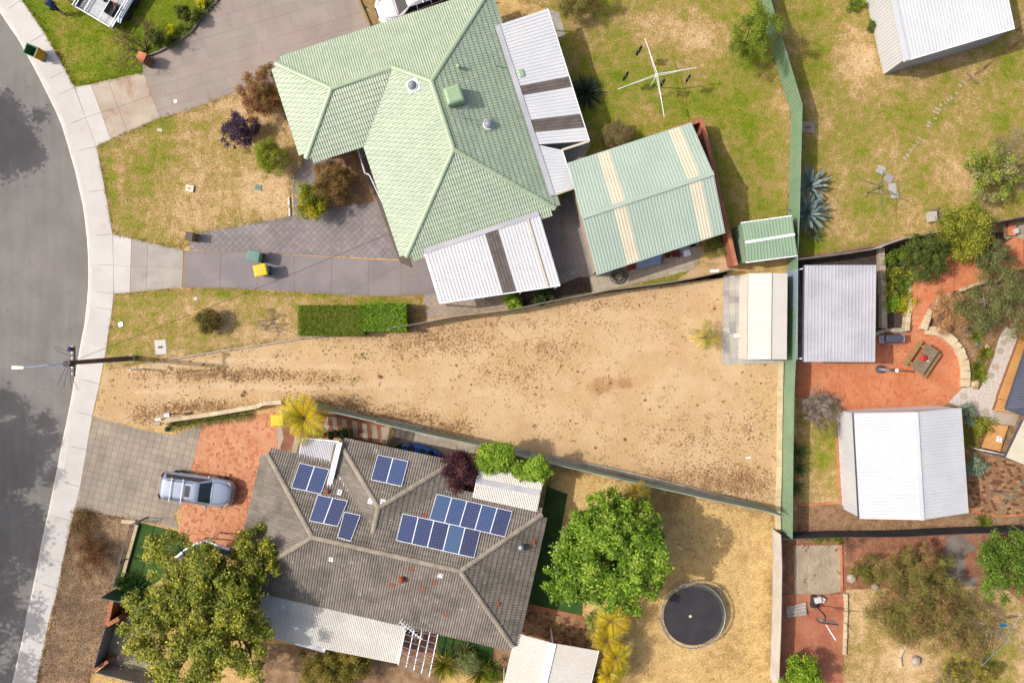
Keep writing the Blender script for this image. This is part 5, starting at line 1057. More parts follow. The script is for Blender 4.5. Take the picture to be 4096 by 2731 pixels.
def plant(name, label, cat, s_, rx, ry, h, pal, n, size=.1, asp=.5, trunk=.3, nb=26, clump=.42, m='leaf', needle=False, bark='bark', rz=None, group=None, r0=.06, up=.6, inner=.3, hue=.5, boxy=False, rot=0.0, k=9, ball=False, ragged=False):
    """crown centre px, radii in photo 2352-px units, height in m"""
    trunk = min(trunk, h*.2) if h < 1.5 else trunk; rz_ = rz or (h-trunk)/2; zc = h-rz_; pc = W(PX(s_)[0], zc); kx = .0272*(H-zc)/H; rx *= kx; ry *= kx
    t = thing(name, Vector((pc.x, pc.y, 0)), label, cat, group); cen = []; rad = []; lob = unit(rng.normal(size=(7 if ragged else 11, 3))*np.array([1, 1, .5]))
    for i in range(nb):
        if boxy: d = np.array([random.uniform(-1, 1), random.uniform(-1, 1), random.uniform(-1, 1)])
        elif ball: d = rng.normal(size=3); d /= np.linalg.norm(d)*rng.uniform(1.0, 2.1)
        else:
            d = rng.normal(size=3); d /= np.linalg.norm(d); d *= (rng.random()**(1/3))*((.7+.5*max(0, (d @ lob.T).max())**5) if ragged else (.9+.34*max(0, (d @ lob.T).max())**4))
        q = clump*rng.uniform(.6, 1.3); e = d*np.array([rx, ry, rz_])*(1-q*.6); ca, sa = math.cos(rot), math.sin(rot); cen.append([pc.x+e[0]*ca-e[1]*sa, pc.y+e[0]*sa+e[1]*ca, zc+e[2]])
        mn = min(rx, ry); rad.append([mn*q, mn*q, min(mn, rz_)*q])
    cen = np.array(cen); rad = np.array(rad)
    P, col = leaves(cen, rad, n, size, PAL[pal] if isinstance(pal, str) else pal, asp, needle=needle, up=up, inner=inner, hue=hue)
    if boxy:                     # clipped: leaves fill the faces of a box
        nq = len(P); lo = rng.uniform(-1, 1, (nq, 3)); ax = rng.integers(0, 3, nq); sg = np.where((ax == 2) | (rng.random(nq) < .5), 1, -1); lo[np.arange(nq), ax] = sg*(1-np.abs(rng.normal(0, .09, nq))+.05*np.sin(lo[:, (0)]*9)*np.cos(lo[:, 1]*7))
        P = P-P.mean(axis=1, keepdims=True)+(np.array([pc.x, pc.y, zc])+lo*np.array([rx, ry, rz_]))[:, None, :]
    link('crown', quads_mesh('crown', P, col), t, m)
    mb = MB(); limbs(mb, pc, cen, r0, max(trunk, .15), k); mb.build('trunk', bark, t, smooth=True)
    return t
def bare(name, label, cat, s_, r, h, m='twig_brown', depth=4, n0=6, r0=.03, group=None, flatn=.5, lean=(0, 0)):
    p = G1(s_); t = thing(name, p, label, cat, group); mb = MB(); rr = random.Random(int(p.x*77+p.y*31))
    def grow(a, d, L, rad, k):
        b_ = a+d*L*.5+Vector((rr.uniform(-.1, .1), rr.uniform(-.1, .1), rr.uniform(-.05, .1)))*L; e = b_+(d+Vector((rr.uniform(-.3, .3), rr.uniform(-.3, .3), rr.uniform(-.2, .2)))).normalized()*L*.5
        mb.tube([a, b_, e], [rad, rad*.8, rad*.55], 5, cap=False)
        if k:
            for _ in range(rr.choice((2, 3, 3))):
                dd = (d+Vector((rr.uniform(-.9, .9), rr.uniform(-.9, .9), rr.uniform(-.5, .6)*flatn*2))).normalized(); grow(e if rr.random() < .7 else b_, dd, L*rr.uniform(.6, .85), max(rad*.55, .006), k-1)
    tot = sum(.72**i for i in range(depth+1))
    for i in range(n0):
        a = 2*math.pi*i/n0+rr.uniform(-.3, .3); d = Vector((math.cos(a)+lean[0], math.sin(a)+lean[1], h/r*rr.uniform(.5, 1.1))).normalized(); grow(p+Vector((0, 0, .0)), d, math.hypot(r, h*.7)/tot, r0, depth)
    mb.build('branches', m, t); return t
def blades(name, label, cat, s_, r, n, wd, pal, h=.5, m='blade', group=None, arch=.35, z0=0.0, seg=4, stem=0.0, part='leaf', tall=1.0):
    """rosette of strap leaves (yucca, agave, flax)"""
    k = .0272; p = G1(s_, h*.6+stem); p = Vector((p.x, p.y, z0)); t = thing(name, p, label, cat, group); r *= k; pl = PAL[pal] if isinstance(pal, str) else pal
    big = n <= 60
    mbs = MB()
    for i in range(n):
        a = 2.399963*i+random.uniform(-.2, .2); f = (i+.5)/n; el = 1.35*(1-f)+.12*f; L = r*random.uniform(.8, 1.1)*(1.0 if f > .3 else .85); d = Vector((math.cos(a), math.sin(a), 0)); s2 = Vector((-d.y, d.x, 0)); vs = []; fs = []
        for j in range(seg+1):
            q = j/seg; rr_ = L*q*math.cos(el)*(1+.25*q*arch); zz = stem+h*tall*q*math.sin(el)*(1-arch*q*.9)*1.15+.03; ww = wd*(math.sin(math.pi*(.18+.82*(1-q)**.9))*.9+.02)*(1 if j < seg else .05)
            o = p+d*rr_+Vector((0, 0, zz)); vs += [o-s2*ww/2+Vector((0, 0, ww*.18)), o, o+s2*ww/2+Vector((0, 0, ww*.18))]
        for j in range(seg): fs += [(3*j, 3*j+1, 3*j+4, 3*j+3), (3*j+1, 3*j+2, 3*j+5, 3*j+4)]
        cl_ = np.array(random.choice(pl))*random.uniform(.8, 1.2)
        if big and wd > .07: MB().add(vs, fs, tuple(cl_)).build(part, m, t, smooth=True)
        else: mbs.add(vs, fs, tuple(cl_))
    if mbs.f: mbs.build('leaves', m, t, smooth=True)
    MB().tube([p+Vector((0, 0, -.02)), p+Vector((0, 0, stem+.12))], [.07, .05], 7).build('stem', 'bark', t)
    return t
def palm(name, label, s_, r, nf, h, pal, group=None, leaflets=22, lw=.022, drop=.6):
    zc = h; pc = W(PX(s_)[0], zc); k = .0272*(H-zc)/H; r *= k; t = thing(name, Vector((pc.x, pc.y, 0)), label, 'palm', group)
    MB().tube([(pc.x, pc.y, -.02), (pc.x+.03, pc.y, h*.5), (pc.x, pc.y, h)], [.09, .07, .06], 8).build('trunk', 'bark', t)
    for i in range(nf):
        a = 2.399963*i+random.uniform(-.25, .25); el = random.uniform(.1, 1.25); L = r*random.uniform(.55, 1.25)*1.1; d = Vector((math.cos(a), math.sin(a), 0)); s2 = Vector((-d.y, d.x, 0)); path = []
        for j in range(7): q = j/6; path.append(Vector((pc.x, pc.y, h))+d*(L*q*math.cos(el*(1-.5*q)))+Vector((0, 0, L*(math.sin(el)*q-drop*q*q))))
        P = []; 
        for j in range(leaflets):
            q = .12+.86*j/leaflets; x = q*6; i0 = min(int(x), 5); o = path[i0].lerp(path[i0+1], x-i0); dv = (path[i0+1]-path[i0]).normalized(); ll = L*.34*math.sin(math.pi*(.15+.8*q))+.04
            for sg in (-1, 1):
                v = (s2*sg*.85+dv*.7+Vector((0, 0, -.15+random.uniform(-.15, .15)))).normalized()*ll; w2 = dv*lw; P.append([o-w2*.5, o+v*.5-w2*.6, o+v, o+v*.5+w2*.6])
        P = np.array([[list(x) for x in q] for q in P]); pl = np.array(PAL[pal] if isinstance(pal, str) else pal); cl_ = np.minimum(1.7*pl[random.randrange(len(pl))]*rng.uniform(.75, 1.25, len(P))[:, None], .75)
        fo = link('frond', quads_mesh('frond', P, cl_), t, 'leaf'); MB().tube(path, [.014]*6+[.006], 4).build('rachis', 'timber_tan', fo)
    return t
# front gardens, top left and centre
plant('shrub', 'rust-brown rounded shrub at the green roof corner by the driveway', 'shrub', 'v 602,215', 54, 66, 2.6, 'rust', 18000, .1, .45, clump=.26, nb=60)
plant('shrub', 'open dark purple shrub on the dry front lawn', 'shrub', 'v 552,298', 46, 44, 1.9, 'dpurple', 6000, .1, .55, clump=.22, nb=54, inner=.1, k=24)
plant('shrub', 'lime green conifer shrub near the paved path', 'shrub', 'v 622,360', 44, 58, 2.2, 'lime', 12000, .1, .3, clump=.28, nb=80, needle=True, ball=True)
plant('shrub', 'clipped golden conifer ball on the diamond paving', 'shrub', 'v 717,460', 46, 54, 2.1, 'mix_yg', 13000, .09, .5, clump=.28, nb=80, hue=.75, ball=True)
plant('shrub', 'olive-brown fine shrub behind the golden conifer ball', 'shrub', 'v 765,418', 48, 50, 2.3, 'brown', 15000, .08, .5, clump=.26, nb=60)
plant('shrub', 'small clipped olive ball shrub alone on the dry strip lawn', 'shrub', 'v 482,738', 40, 34, 1.3, [c(110, 100, 36), c(96, 88, 36), c(130, 106, 50)], 9000, .1, .4, clump=.3, nb=60, needle=True, ball=True)
plant('hedge', 'clipped fine-leaved green hedge block on the strip lawn', 'hedge', 'v 765,736', 74, 34, 1.25, [c(116, 136, 34), c(128, 148, 42), c(100, 118, 30)], 24000, .09, .45, clump=.3, nb=80, boxy=True, trunk=.05)
plant('hedge', 'broad-leaved brighter green hedge block joined to the clipped hedge', 'hedge', 'v 886,729', 50, 31, 1.25, [c(114, 148, 32), c(98, 130, 28), c(134, 166, 48)], 10000, .11, .6, clump=.3, nb=60, boxy=True, trunk=.05, up=.9)
bare('dead_shrub', 'low dead branching shrub on the strip lawn beside the hedge', 'shrub', 'b1 150,1360', 1.0, .5, 'twig_grey', 4, 7, .028)
bare('dead_shrub', 'thin bare twigs at the end of the hedge', 'shrub', 'b1 1420,1260', .7, .8, 'twig_grey', 3, 5, .016)
plant('shrub', 'small bright green shrub at the carport edge', 'shrub', 'v 1180,690', 30, 22, 1.1, 'bright', 4000, .1, .6, nb=22)
plant('shrub', 'dark green shrub behind the corrugated fence at the carport', 'shrub', 'v 1245,682', 34, 20, .9, 'dark', 3000, .1, .6, nb=22)
bare('tree', 'bare spreading tree beside the brick pier on the bright lawn', 'tree', 'a0 1310,460', 2.1, 1.9, 'twig_brown', 5, 5, .06, lean=(-.5, .45))
for s_, r_, h_, lb in (('v 420,30', 22, 1.6, 'clipped dark green conifer between the yellow flowers and the driveway bed end'), ('v 358,85', 26, 1.6, 'clipped dark green conifer beside the bare tree')):
    plant('shrub', lb, 'shrub', s_, r_, r_+2, h_, [c(98, 112, 32), c(112, 124, 38), c(84, 98, 30)], 7000, .08, .4, clump=.26, nb=50, needle=True, ball=True)
for s_, lb in (('v 392,68', 'small yellow flowering shrub between the two conifers'), ('v 462,8', 'yellow flowering shrub at the end of the driveway bed')):
    plant('shrub', lb, 'shrub', s_, 11, 13, .7, [c(236, 216, 10), c(214, 206, 16), c(180, 180, 30)], 1500, .07, .6, nb=14)
for i, s_ in enumerate(('a0 1640,250', 'a0 1540,350', 'a0 1770,110', 'a0 1840,20')):
    blades('flax', 'arching green grass plant in the driveway bed', 'grass plant', s_, 26, 90, .035, [c(120, 140, 44), c(98, 120, 36), c(150, 160, 70)], .6, group='grass plants in the driveway bed')
blockwall('garden_edge', 'dark narrow kerb along the planted bed of the stamped driveway', 'edging', G('a0 1310,500 1420,460 1600,365 1720,270 1830,120 1960,-20', .15), .12, .15, 'joint_dark', 'grey_paver_edge', .5, .05)
# back yard of the green-roofed house
plant('tree', 'bright lime feathery tree beside the green back fence', 'tree', 'v 1735,75', 56, 74, 4.6, [c(136, 152, 44), c(114, 132, 36), c(154, 166, 56), c(98, 116, 34)], 20000, .11, .3, clump=.27, nb=60, needle=True, trunk=.8)
plant('shrub', 'brown-green shrub near the end of the white patio roof', 'shrub', 'v 1320,-4', 62, 45, 2.8, 'bottle', 10000, .1, .3, clump=.3, nb=44, needle=True)
blades('flax', 'dark strappy clump in the shade of the white patio roof', 'strap plant', 'v 1348,208', 44, 180, .06, [c(58, 76, 50), c(72, 92, 62), c(86, 104, 76), c(50, 66, 44)], 1.2, arch=.4)
plant('shrub', 'rounded clipped hedge bush with pinkish flowers behind the garage', 'shrub', 'v 1415,308', 47, 36, 1.6, [c(134, 124, 66), c(120, 112, 56), c(150, 132, 90), c(156, 128, 112)], 14000, .08, .5, clump=.3, nb=60, ball=True)
blades('agave', 'large blue-grey agave nearest the fence bend', 'agave', 'b3 400,120', 50, 34, .19, [c(150, 172, 168), c(128, 152, 150), c(170, 188, 182)], 1.3, arch=.2)
blades('agave', 'largest blue-grey agave between the other two by the green fence', 'agave', 'b3 385,370', 56, 40, .2, [c(150, 172, 168), c(128, 152, 150), c(170, 188, 182)], 1.4, arch=.2)
blades('agave', 'small green agave next to the corrugated fence corner', 'agave', 'b3 425,570', 26, 26, .1, [c(130, 142, 100), c(110, 126, 90)], .7, arch=.2)
plant('shrub', 'yellow-green shrub tangled with grey twigs on the right lawn', 'shrub', 'v 2275,400', 66, 62, 2.4, [c(132, 150, 44), c(150, 162, 54), c(106, 124, 38), c(170, 160, 120)], 8000, .12, .5, clump=.24, nb=40, inner=.2)
bare('dead_shrub', 'tangle of grey bare twigs beside the yellow-green shrub', 'shrub', 'v 2325,380', 2.0, 1.6, 'twig_grey', 5, 8, .03)
plant('weed_clump', 'low green weed clump against the big white shed wall', 'weed', 'a3 920,240', 12, 18, .6, 'green', 500, .12, .4, nb=10); plant('weed_clump', 'leafy green weed clump on the lawn above the white shed corner', 'weed', 'a3 760,30', 40, 22, .35, 'green', 1500, .1, .4, nb=20)
# terracotta garden
plant('tree', 'broad olive green tree over the upper terracotta terrace, largest of its row', 'tree', 'v 2210,535', 64, 66, 3.4, 'olive', 18000, .1, .5, clump=.27, nb=60, trunk=.5)
plant('tree', 'dark olive tree overhanging the mulch bed corner', 'tree', 'v 2130,590', 50, 60, 3.0, [c(86, 100, 40), c(104, 116, 48), c(72, 86, 36)], 13000, .1, .5, clump=.27, nb=50, trunk=.5)
plant('tree', 'grey-green bushy tree beside the brick corner of the upper terrace', 'tree', 'v 2275,590', 44, 42, 2.8, [c(110, 116, 66), c(126, 128, 78), c(94, 100, 54)], 8000, .09, .5, clump=.28, nb=36, trunk=.5)
plant('tree', 'sprawling gum with pale limbs at the end of the terracotta terrace', 'tree', 'v 2300,690', 100, 85, 3.6, 'gum', 17000, .13, .25, clump=.2, nb=80, bark='bark_pale', r0=.1, inner=.25, needle=True, k=12)
plant('tree', 'rust-tinted fine shrub at the terrace and gum', 'shrub', 'v 2295,640', 30, 24, 2.0, 'rust', 2500, .09, .3, nb=24, needle=True)
plant('shrub', 'dry straw-brown shrub above the curved limestone wall', 'shrub', 'v 2185,712', 56, 52, 1.6, 'drybrown', 9000, .12, .22, clump=.3, nb=46, needle=True)
for i, (s_, r_, pl_, lb) in enumerate((('b3 1090,800', 22, 'green', 'leafy green plant at the fence end of the mulch bed'), ('b3 1120,950', 26, 'olive', 'loose olive plant in the middle of the mulch bed'), ('b3 1230,1040', 28, 'green', 'leafy plant leaning on the terrace edge'), ('b3 1100,1070', 24, 'olive', 'low olive plant against the rough limestone wall'), ('b3 1120,1190', 26, 'bright', 'bright leafy plant halfway down the mulch bed'), ('b3 1260,1210', 30, 'yellow', 'yellowish leafy plant at the top of the brick steps'), ('b3 1270,830', 38, 'olive', 'spreading strap-leaved plant below the dark olive tree'), ('b3 1200,740', 20, 'green', 'small plant under the dark olive tree'))):
    plant('garden_plant', lb, 'plant', s_, r_, r_, .8, pl_, 900, .13, .35, nb=14, inner=.1)
blades('agave', 'spiky pale green agave in the mulch bed', 'agave', 'b3 1120,890', 26, 26, .08, [c(150, 170, 90), c(130, 150, 76)], .6, arch=.15); blades('agave', 'second spiky agave closer to the terrace in the mulch bed', 'agave', 'b3 1210,935', 24, 26, .08, [c(160, 176, 90), c(140, 158, 80)], .6, arch=.15)
for s_, lb in (('c3 1955,140', 'yellow-green strap plant beside the cream rock'), ('c3 1895,270', 'yellow-green strap plant by the gravel path'), ('c3 1905,345', 'green strap plant nearest the lower boulder'), ('b3 1880,1480', 'small yellow rosette under the gum'), ('d3 1950,130', 'spiky yellow-green rosette by the dark fence')):
    blades('strap_plant', lb, 'plant', s_, 24, 70, .05, [c(160, 170, 44), c(136, 150, 40), c(110, 132, 36)], .6)
blades('cordyline', 'yellow cordyline between the white shed and the small deck', 'plant', 'c3 1885,820', 22, 60, .05, 'yellow', .7); plant('shrub', 'green fern-like shrub beside the yellow cordyline', 'shrub', 'c3 1935,780', 30, 34, .8, 'olive', 1500, .12, .4, nb=18)
plant('shrub', 'silver-grey shrub beside the big white shed gutter', 'shrub', 'c3 1790,715', 24, 36, 1.0, 'greygreen', 1500, .12, .3, nb=18); plant('shrub', 'silver-leaved ball shrub near the brown paved court', 'shrub', 'c3 1840,1140', 34, 32, .9, 'greygreen', 1800, .12, .4, nb=20)
plant('weed_bed', 'grassy weeds between the white shed and the deck', 'weed', 'c3 1830,860', 30, 50, .3, 'olive', 2500, .09, .3, nb=40)
bare('dead_shrub', 'large grey leafless shrub at the corner of the terracotta patio', 'shrub', 'c3 440,640', 1.25, 1.3, 'twig_grey', 6, 9, .028)
plant('dead_shrub', 'fine grey dead foliage tangled over the patio corner bed', 'shrub', 'c3 430,640', 48, 40, 1.6, 'grey', 5000, .07, .25, nb=50, clump=.22, needle=True, bark='twig_grey')
plant('shrub', 'yellow-green broom shrub below the grey leafless shrub', 'shrub', 'c3 520,800', 28, 36, 1.1, [c(160, 160, 60), c(140, 140, 66), c(176, 166, 96)], 3500, .09, .2, nb=30, needle=True)
for s_, lb in (('c3 285,1030', 'spiky green cordyline against the fence, nearest the grey shrub'), ('c3 285,1180', 'spiky green cordyline against the fence, middle of three'), ('c3 250,1350', 'spiky dark cordyline against the fence, beside the brick corner')):
    blades('cordyline', lb, 'plant', s_, 28, 70, .05, [c(110, 132, 60), c(92, 116, 50), c(140, 156, 84)], .9)
palm('palm', 'small yellowing palm at the slab of the cream shed', 'v 1622,775', 34, 12, .9, [c(196, 180, 40), c(150, 150, 36), c(120, 130, 40), c(206, 186, 70)])
# around the grey-tiled house
palm('palm', 'golden cane palm beside the yellow-lidded bin', 'v 700,960', 52, 36, 2.2, 'gold', leaflets=30); plant('shrub', 'low dark green shrub below the golden cane palm', 'shrub', 'v 778,997', 36, 14, 1.0, 'dark', 3500, .1, .5, nb=26)
plant('shrub', 'greyish small shrub at the porch roof edge', 'shrub', 'c1 530,860', 20, 14, .8, 'pinkish', 900, .09, .4, nb=12)
plant('tree', 'dark purple plum tree in the notch of the grey roof', 'tree', 'v 1056,1083', 50, 52, 3.3, 'purple', 15000, .1, .55, clump=.3, nb=46, trunk=.8)
plant('vine', 'bright green vine spilling over the white patio roof', 'vine', 'v 1140,1055', 52, 42, 3.0, 'bright', 9000, .12, .65, clump=.32, nb=40, rz=.45, up=1.0); plant('vine', 'long trailing end of the bright vine towards the pale green fence', 'vine', 'v 1215,1078', 60, 30, 2.9, 'bright', 7000, .12, .65, clump=.36, nb=40, rz=.35, up=1.0)
plant('tree', 'large dense green tree between the grey-tiled house and the trampoline', 'tree', 'v 1398,1262', 160, 162, 6.0, 'tree', 52000, .2, .5, clump=.1, nb=400, trunk=1.4, r0=.18, up=1.1, k=70, rz=2.1, inner=.1, ragged=True)
palm('palm', 'dark golden fan palm at the pale green fence', 'v 1465,1133', 36, 14, 2.0, [c(140, 126, 20), c(110, 110, 30), c(160, 140, 30)])
palm('palm', 'green fan palm tuft under the large green tree', 'v 1362,1425', 24, 14, 1.3, [c(110, 140, 40), c(90, 120, 36)])
for s_, r_, lb in (('v 1405,1425', 40, 'golden cane palm under the large green tree'), ('v 1395,1470', 38, 'golden cane palm in the middle of the palm row'), ('v 1415,1510', 36, 'golden cane palm by the cream patio roof corner'), ('v 1400,1548', 36, 'golden cane palm beside the orange-flowered shrub')):
    palm('palm', lb, s_, r_, 30, 1.9, 'gold', leaflets=24)
plant('shrub', 'orange-flowered green shrub at the cream patio roof', 'shrub', 'v 1365,1560', 42, 36, 1.8, [c(120, 120, 40), c(104, 110, 36), c(214, 110, 40), c(140, 126, 44)], 5000, .09, .45, nb=30)
plant('tree', 'big olive-leaved tree spreading over the front fence and grey roof corner', 'tree', 'v 478,1402', 186, 186, 6.4, 'olive', 60000, .19, .5, clump=.09, nb=480, trunk=1.6, r0=.2, up=1.1, k=70, rz=2.1, inner=.1, ragged=True)
plant('tree', 'small olive-leaved tree at the edge of the brick driveway', 'tree', 'v 590,1275', 60, 62, 4.6, 'olive', 12000, .15, .5, clump=.26, nb=50, trunk=1.4, r0=.1, up=.8)
plant('shrub', 'feathery olive-brown shrub below the weathered verandah roof', 'shrub', 'v 770,1532', 96, 50, 2.4, [c(150, 136, 56), c(128, 124, 48), c(170, 146, 66), c(112, 116, 46)], 24000, .17, .18, clump=.3, nb=60, needle=True)
blades('yucca', 'yellow-green yucca at the foot of the pergola', 'yucca', 'd1 1675,1440', 42, 150, .05, [c(160, 160, 30), c(120, 140, 36), c(186, 176, 50)], 1.4, arch=.2); blades('yucca', 'yellow-green yucca closer to the cream patio roof', 'yucca', 'd1 2010,1510', 42, 150, .05, [c(150, 156, 30), c(120, 140, 36), c(180, 170, 50)], 1.4, arch=.2)
blades('yucca', 'pale twin-headed yucca at the turf corner', 'yucca', 'd1 1860,1300', 30, 90, .045, [c(150, 150, 100), c(130, 136, 80)], 1.0, arch=.2); plant('shrub', 'pale green loose shrub between the two yuccas', 'shrub', 'd1 1900,1390', 44, 36, 1.2, [c(140, 150, 96), c(120, 134, 80), c(110, 126, 60)], 2500, .12, .3, nb=26); plant('shrub', 'leafy green shrub behind the second yucca', 'shrub', 'd1 2120,1480', 30, 30, 1.0, 'green', 1800, .1, .4, nb=20)
plant('shrub', 'dry brown bush with tangled twigs on the nature strip', 'shrub', 'v 205,1275', 42, 62, 1.3, [c(126, 84, 50), c(110, 74, 44), c(140, 98, 60)], 6500, .11, .18, clump=.34, nb=44, needle=True); plant('ground_cover', 'dry brown ground cover spreading from the nature strip bush to the pavers', 'ground cover', 'v 190,1200', 34, 42, .35, [c(150, 112, 72), c(128, 94, 60), c(120, 112, 50)], 3500, .1, .25, nb=50, needle=True)
for s_ in ('d0 1080,680', 'd0 1150,650', 'd0 1200,700', 'd0 1130,720', 'd0 1230,740'): blades('strap_plant', 'dark green strap-leaved plant at the end of the turf', 'plant', s_, 26, 70, .05, [c(58, 96, 22), c(72, 112, 28), c(48, 80, 20)], .7, group='strap plants at the turf end')
for i in range(9): blades('strap_plant', 'green strap-leaved plant along the low limestone front wall', 'plant', 'c0 %d,%d' % (1540+i*85, 785-i*12), 20, 50, .03, [c(120, 140, 40), c(90, 116, 36), c(150, 156, 70)], .4, group='strap plants along the front wall')
plant('shrub', 'white-flowering shrub at the turf edge under the olive tree', 'shrub', 'd0 1510,455', 26, 24, 1.0, [c(210, 206, 200), c(140, 150, 110), c(120, 136, 80)], 900, .08, .6, nb=20, inner=.1)
plant('rose', 'pink-flowered straggly rose in the concrete courtyard', 'shrub', 'd0 1230,1250', 44, 70, .9, [c(140, 146, 80), c(120, 130, 70), c(214, 160, 160), c(150, 150, 90)], 1800, .07, .5, nb=40, inner=.1)
# lower right yard
plant('shrub', 'broad bottlebrush with rusty tips, its main crown in the lawn', 'shrub', 'v 2085,1385', 108, 98, 3.0, 'bottle', 26000, .2, .12, clump=.22, nb=80, needle=True, trunk=.6, bark='bark_pale')
plant('shrub', 'bottlebrush crown reaching towards the grey concrete path', 'shrub', 'v 2120,1312', 80, 64, 2.6, 'bottle', 14000, .2, .12, clump=.24, nb=54, needle=True, trunk=.5, bark='bark_pale')
plant('shrub', 'bottlebrush crown leaning towards the wire clothes line', 'shrub', 'v 2205,1440', 86, 76, 2.6, [c(140, 130, 70), c(150, 136, 80), c(126, 122, 64), c(168, 126, 90)], 11000, .2, .12, clump=.22, nb=58, needle=True, trunk=.5, bark='bark_pale')
plant('shrub', 'small green bush at the pale driftwood by the cream paving', 'shrub', 'd3 910,560', 46, 36, 1.4, [c(120, 124, 50), c(134, 130, 60), c(108, 116, 44)], 3500, .12, .2, nb=26, needle=True)
plant('tree', 'rounded bright green tree over the concrete path and dark fence', 'tree', 'v 2318,1300', 78, 84, 4.0, [c(112, 140, 46), c(98, 126, 38), c(128, 152, 60), c(86, 110, 34)], 22000, .12, .5, clump=.24, nb=70, trunk=1.0)
plant('shrub', 'yellow-olive shrub with grey twigs beyond the ringed stone bed', 'shrub', 'v 2230,1545', 80, 36, 1.8, [c(150, 140, 56), c(130, 124, 50), c(164, 150, 70)], 7000, .12, .3, clump=.26, nb=44, needle=True); bare('dead_shrub', 'pale grey branching dead shrub at the yellow-olive shrub', 'shrub', 'd3 1540,1500', 1.2, 1.2, 'bark_pale', 5, 6, .03)
plant('shrub', 'bright green shrub beside the red paving and white corrugated fence', 'shrub', 'v 1840,1550', 56, 44, 2.6, 'bright', 9000, .13, .5, clump=.26, nb=44); plant('weed_clump', 'low bright green plants along the foot of the dark fence', 'weed', 'd3 520,290', 60, 12, .4, 'lime', 1600, .08, .4, nb=30)
bare('dead_shrub', 'dry brown twigs growing along the dark corrugated fence', 'shrub', 'd3 720,270', .9, .8, 'twig_brown', 4, 6, .014)
plant('grass_clump', 'tall green grass clump at the red brick wall end', 'grass plant', 'b2 1830,690', 30, 26, .7, [c(130, 134, 60), c(110, 120, 48), c(150, 146, 76)], 2600, .2, .1, nb=26, needle=True)
# street trees over the road, outside the picture, whose shade falls across the asphalt
for x, y, rx, h_, n_, lb in ((-38.2, 13.4, 2.9, 8.6, 10000, 'street tree across the road from the stamped driveway'), (-41.2, -6.2, 3.6, 11.5, 16000, 'tall street tree across the road from the power pole'), (-40.8, -11.5, 3.2, 11.0, 10000, 'street tree across the road from the brick driveway'), (-40.5, -16.0, 3.0, 10.5, 5000, 'thin street tree across the road from the olive tree'), (-41.0, -21.0, 3.0, 10.5, 5000, 'last street tree across the road, at the nature strip end')):
    t = thing('street_tree', (x, y, -.06), lb, 'tree', 'street trees across the road'); cen = []; rad = []
    for i in range(60):
        d = rng.normal(size=3); d /= np.linalg.norm(d); d *= rng.random()**.5; cen.append([x+d[0]*rx*1.1, y+d[1]*rx, h_-2.2+d[2]*1.9]); q = rng.uniform(.5, .9); rad.append([q, q, q*.8])
    cen = np.array(cen); P, col = leaves(cen, np.array(rad), n_, .3, PAL['olive'], .45); link('crown', quads_mesh('crown', P, col), t, 'leaf'); mb = MB(); limbs(mb, Vector((x, y, -.06)), cen, .17, 3.0, 22, .3); mb.build('trunk', 'bark', t, smooth=True)
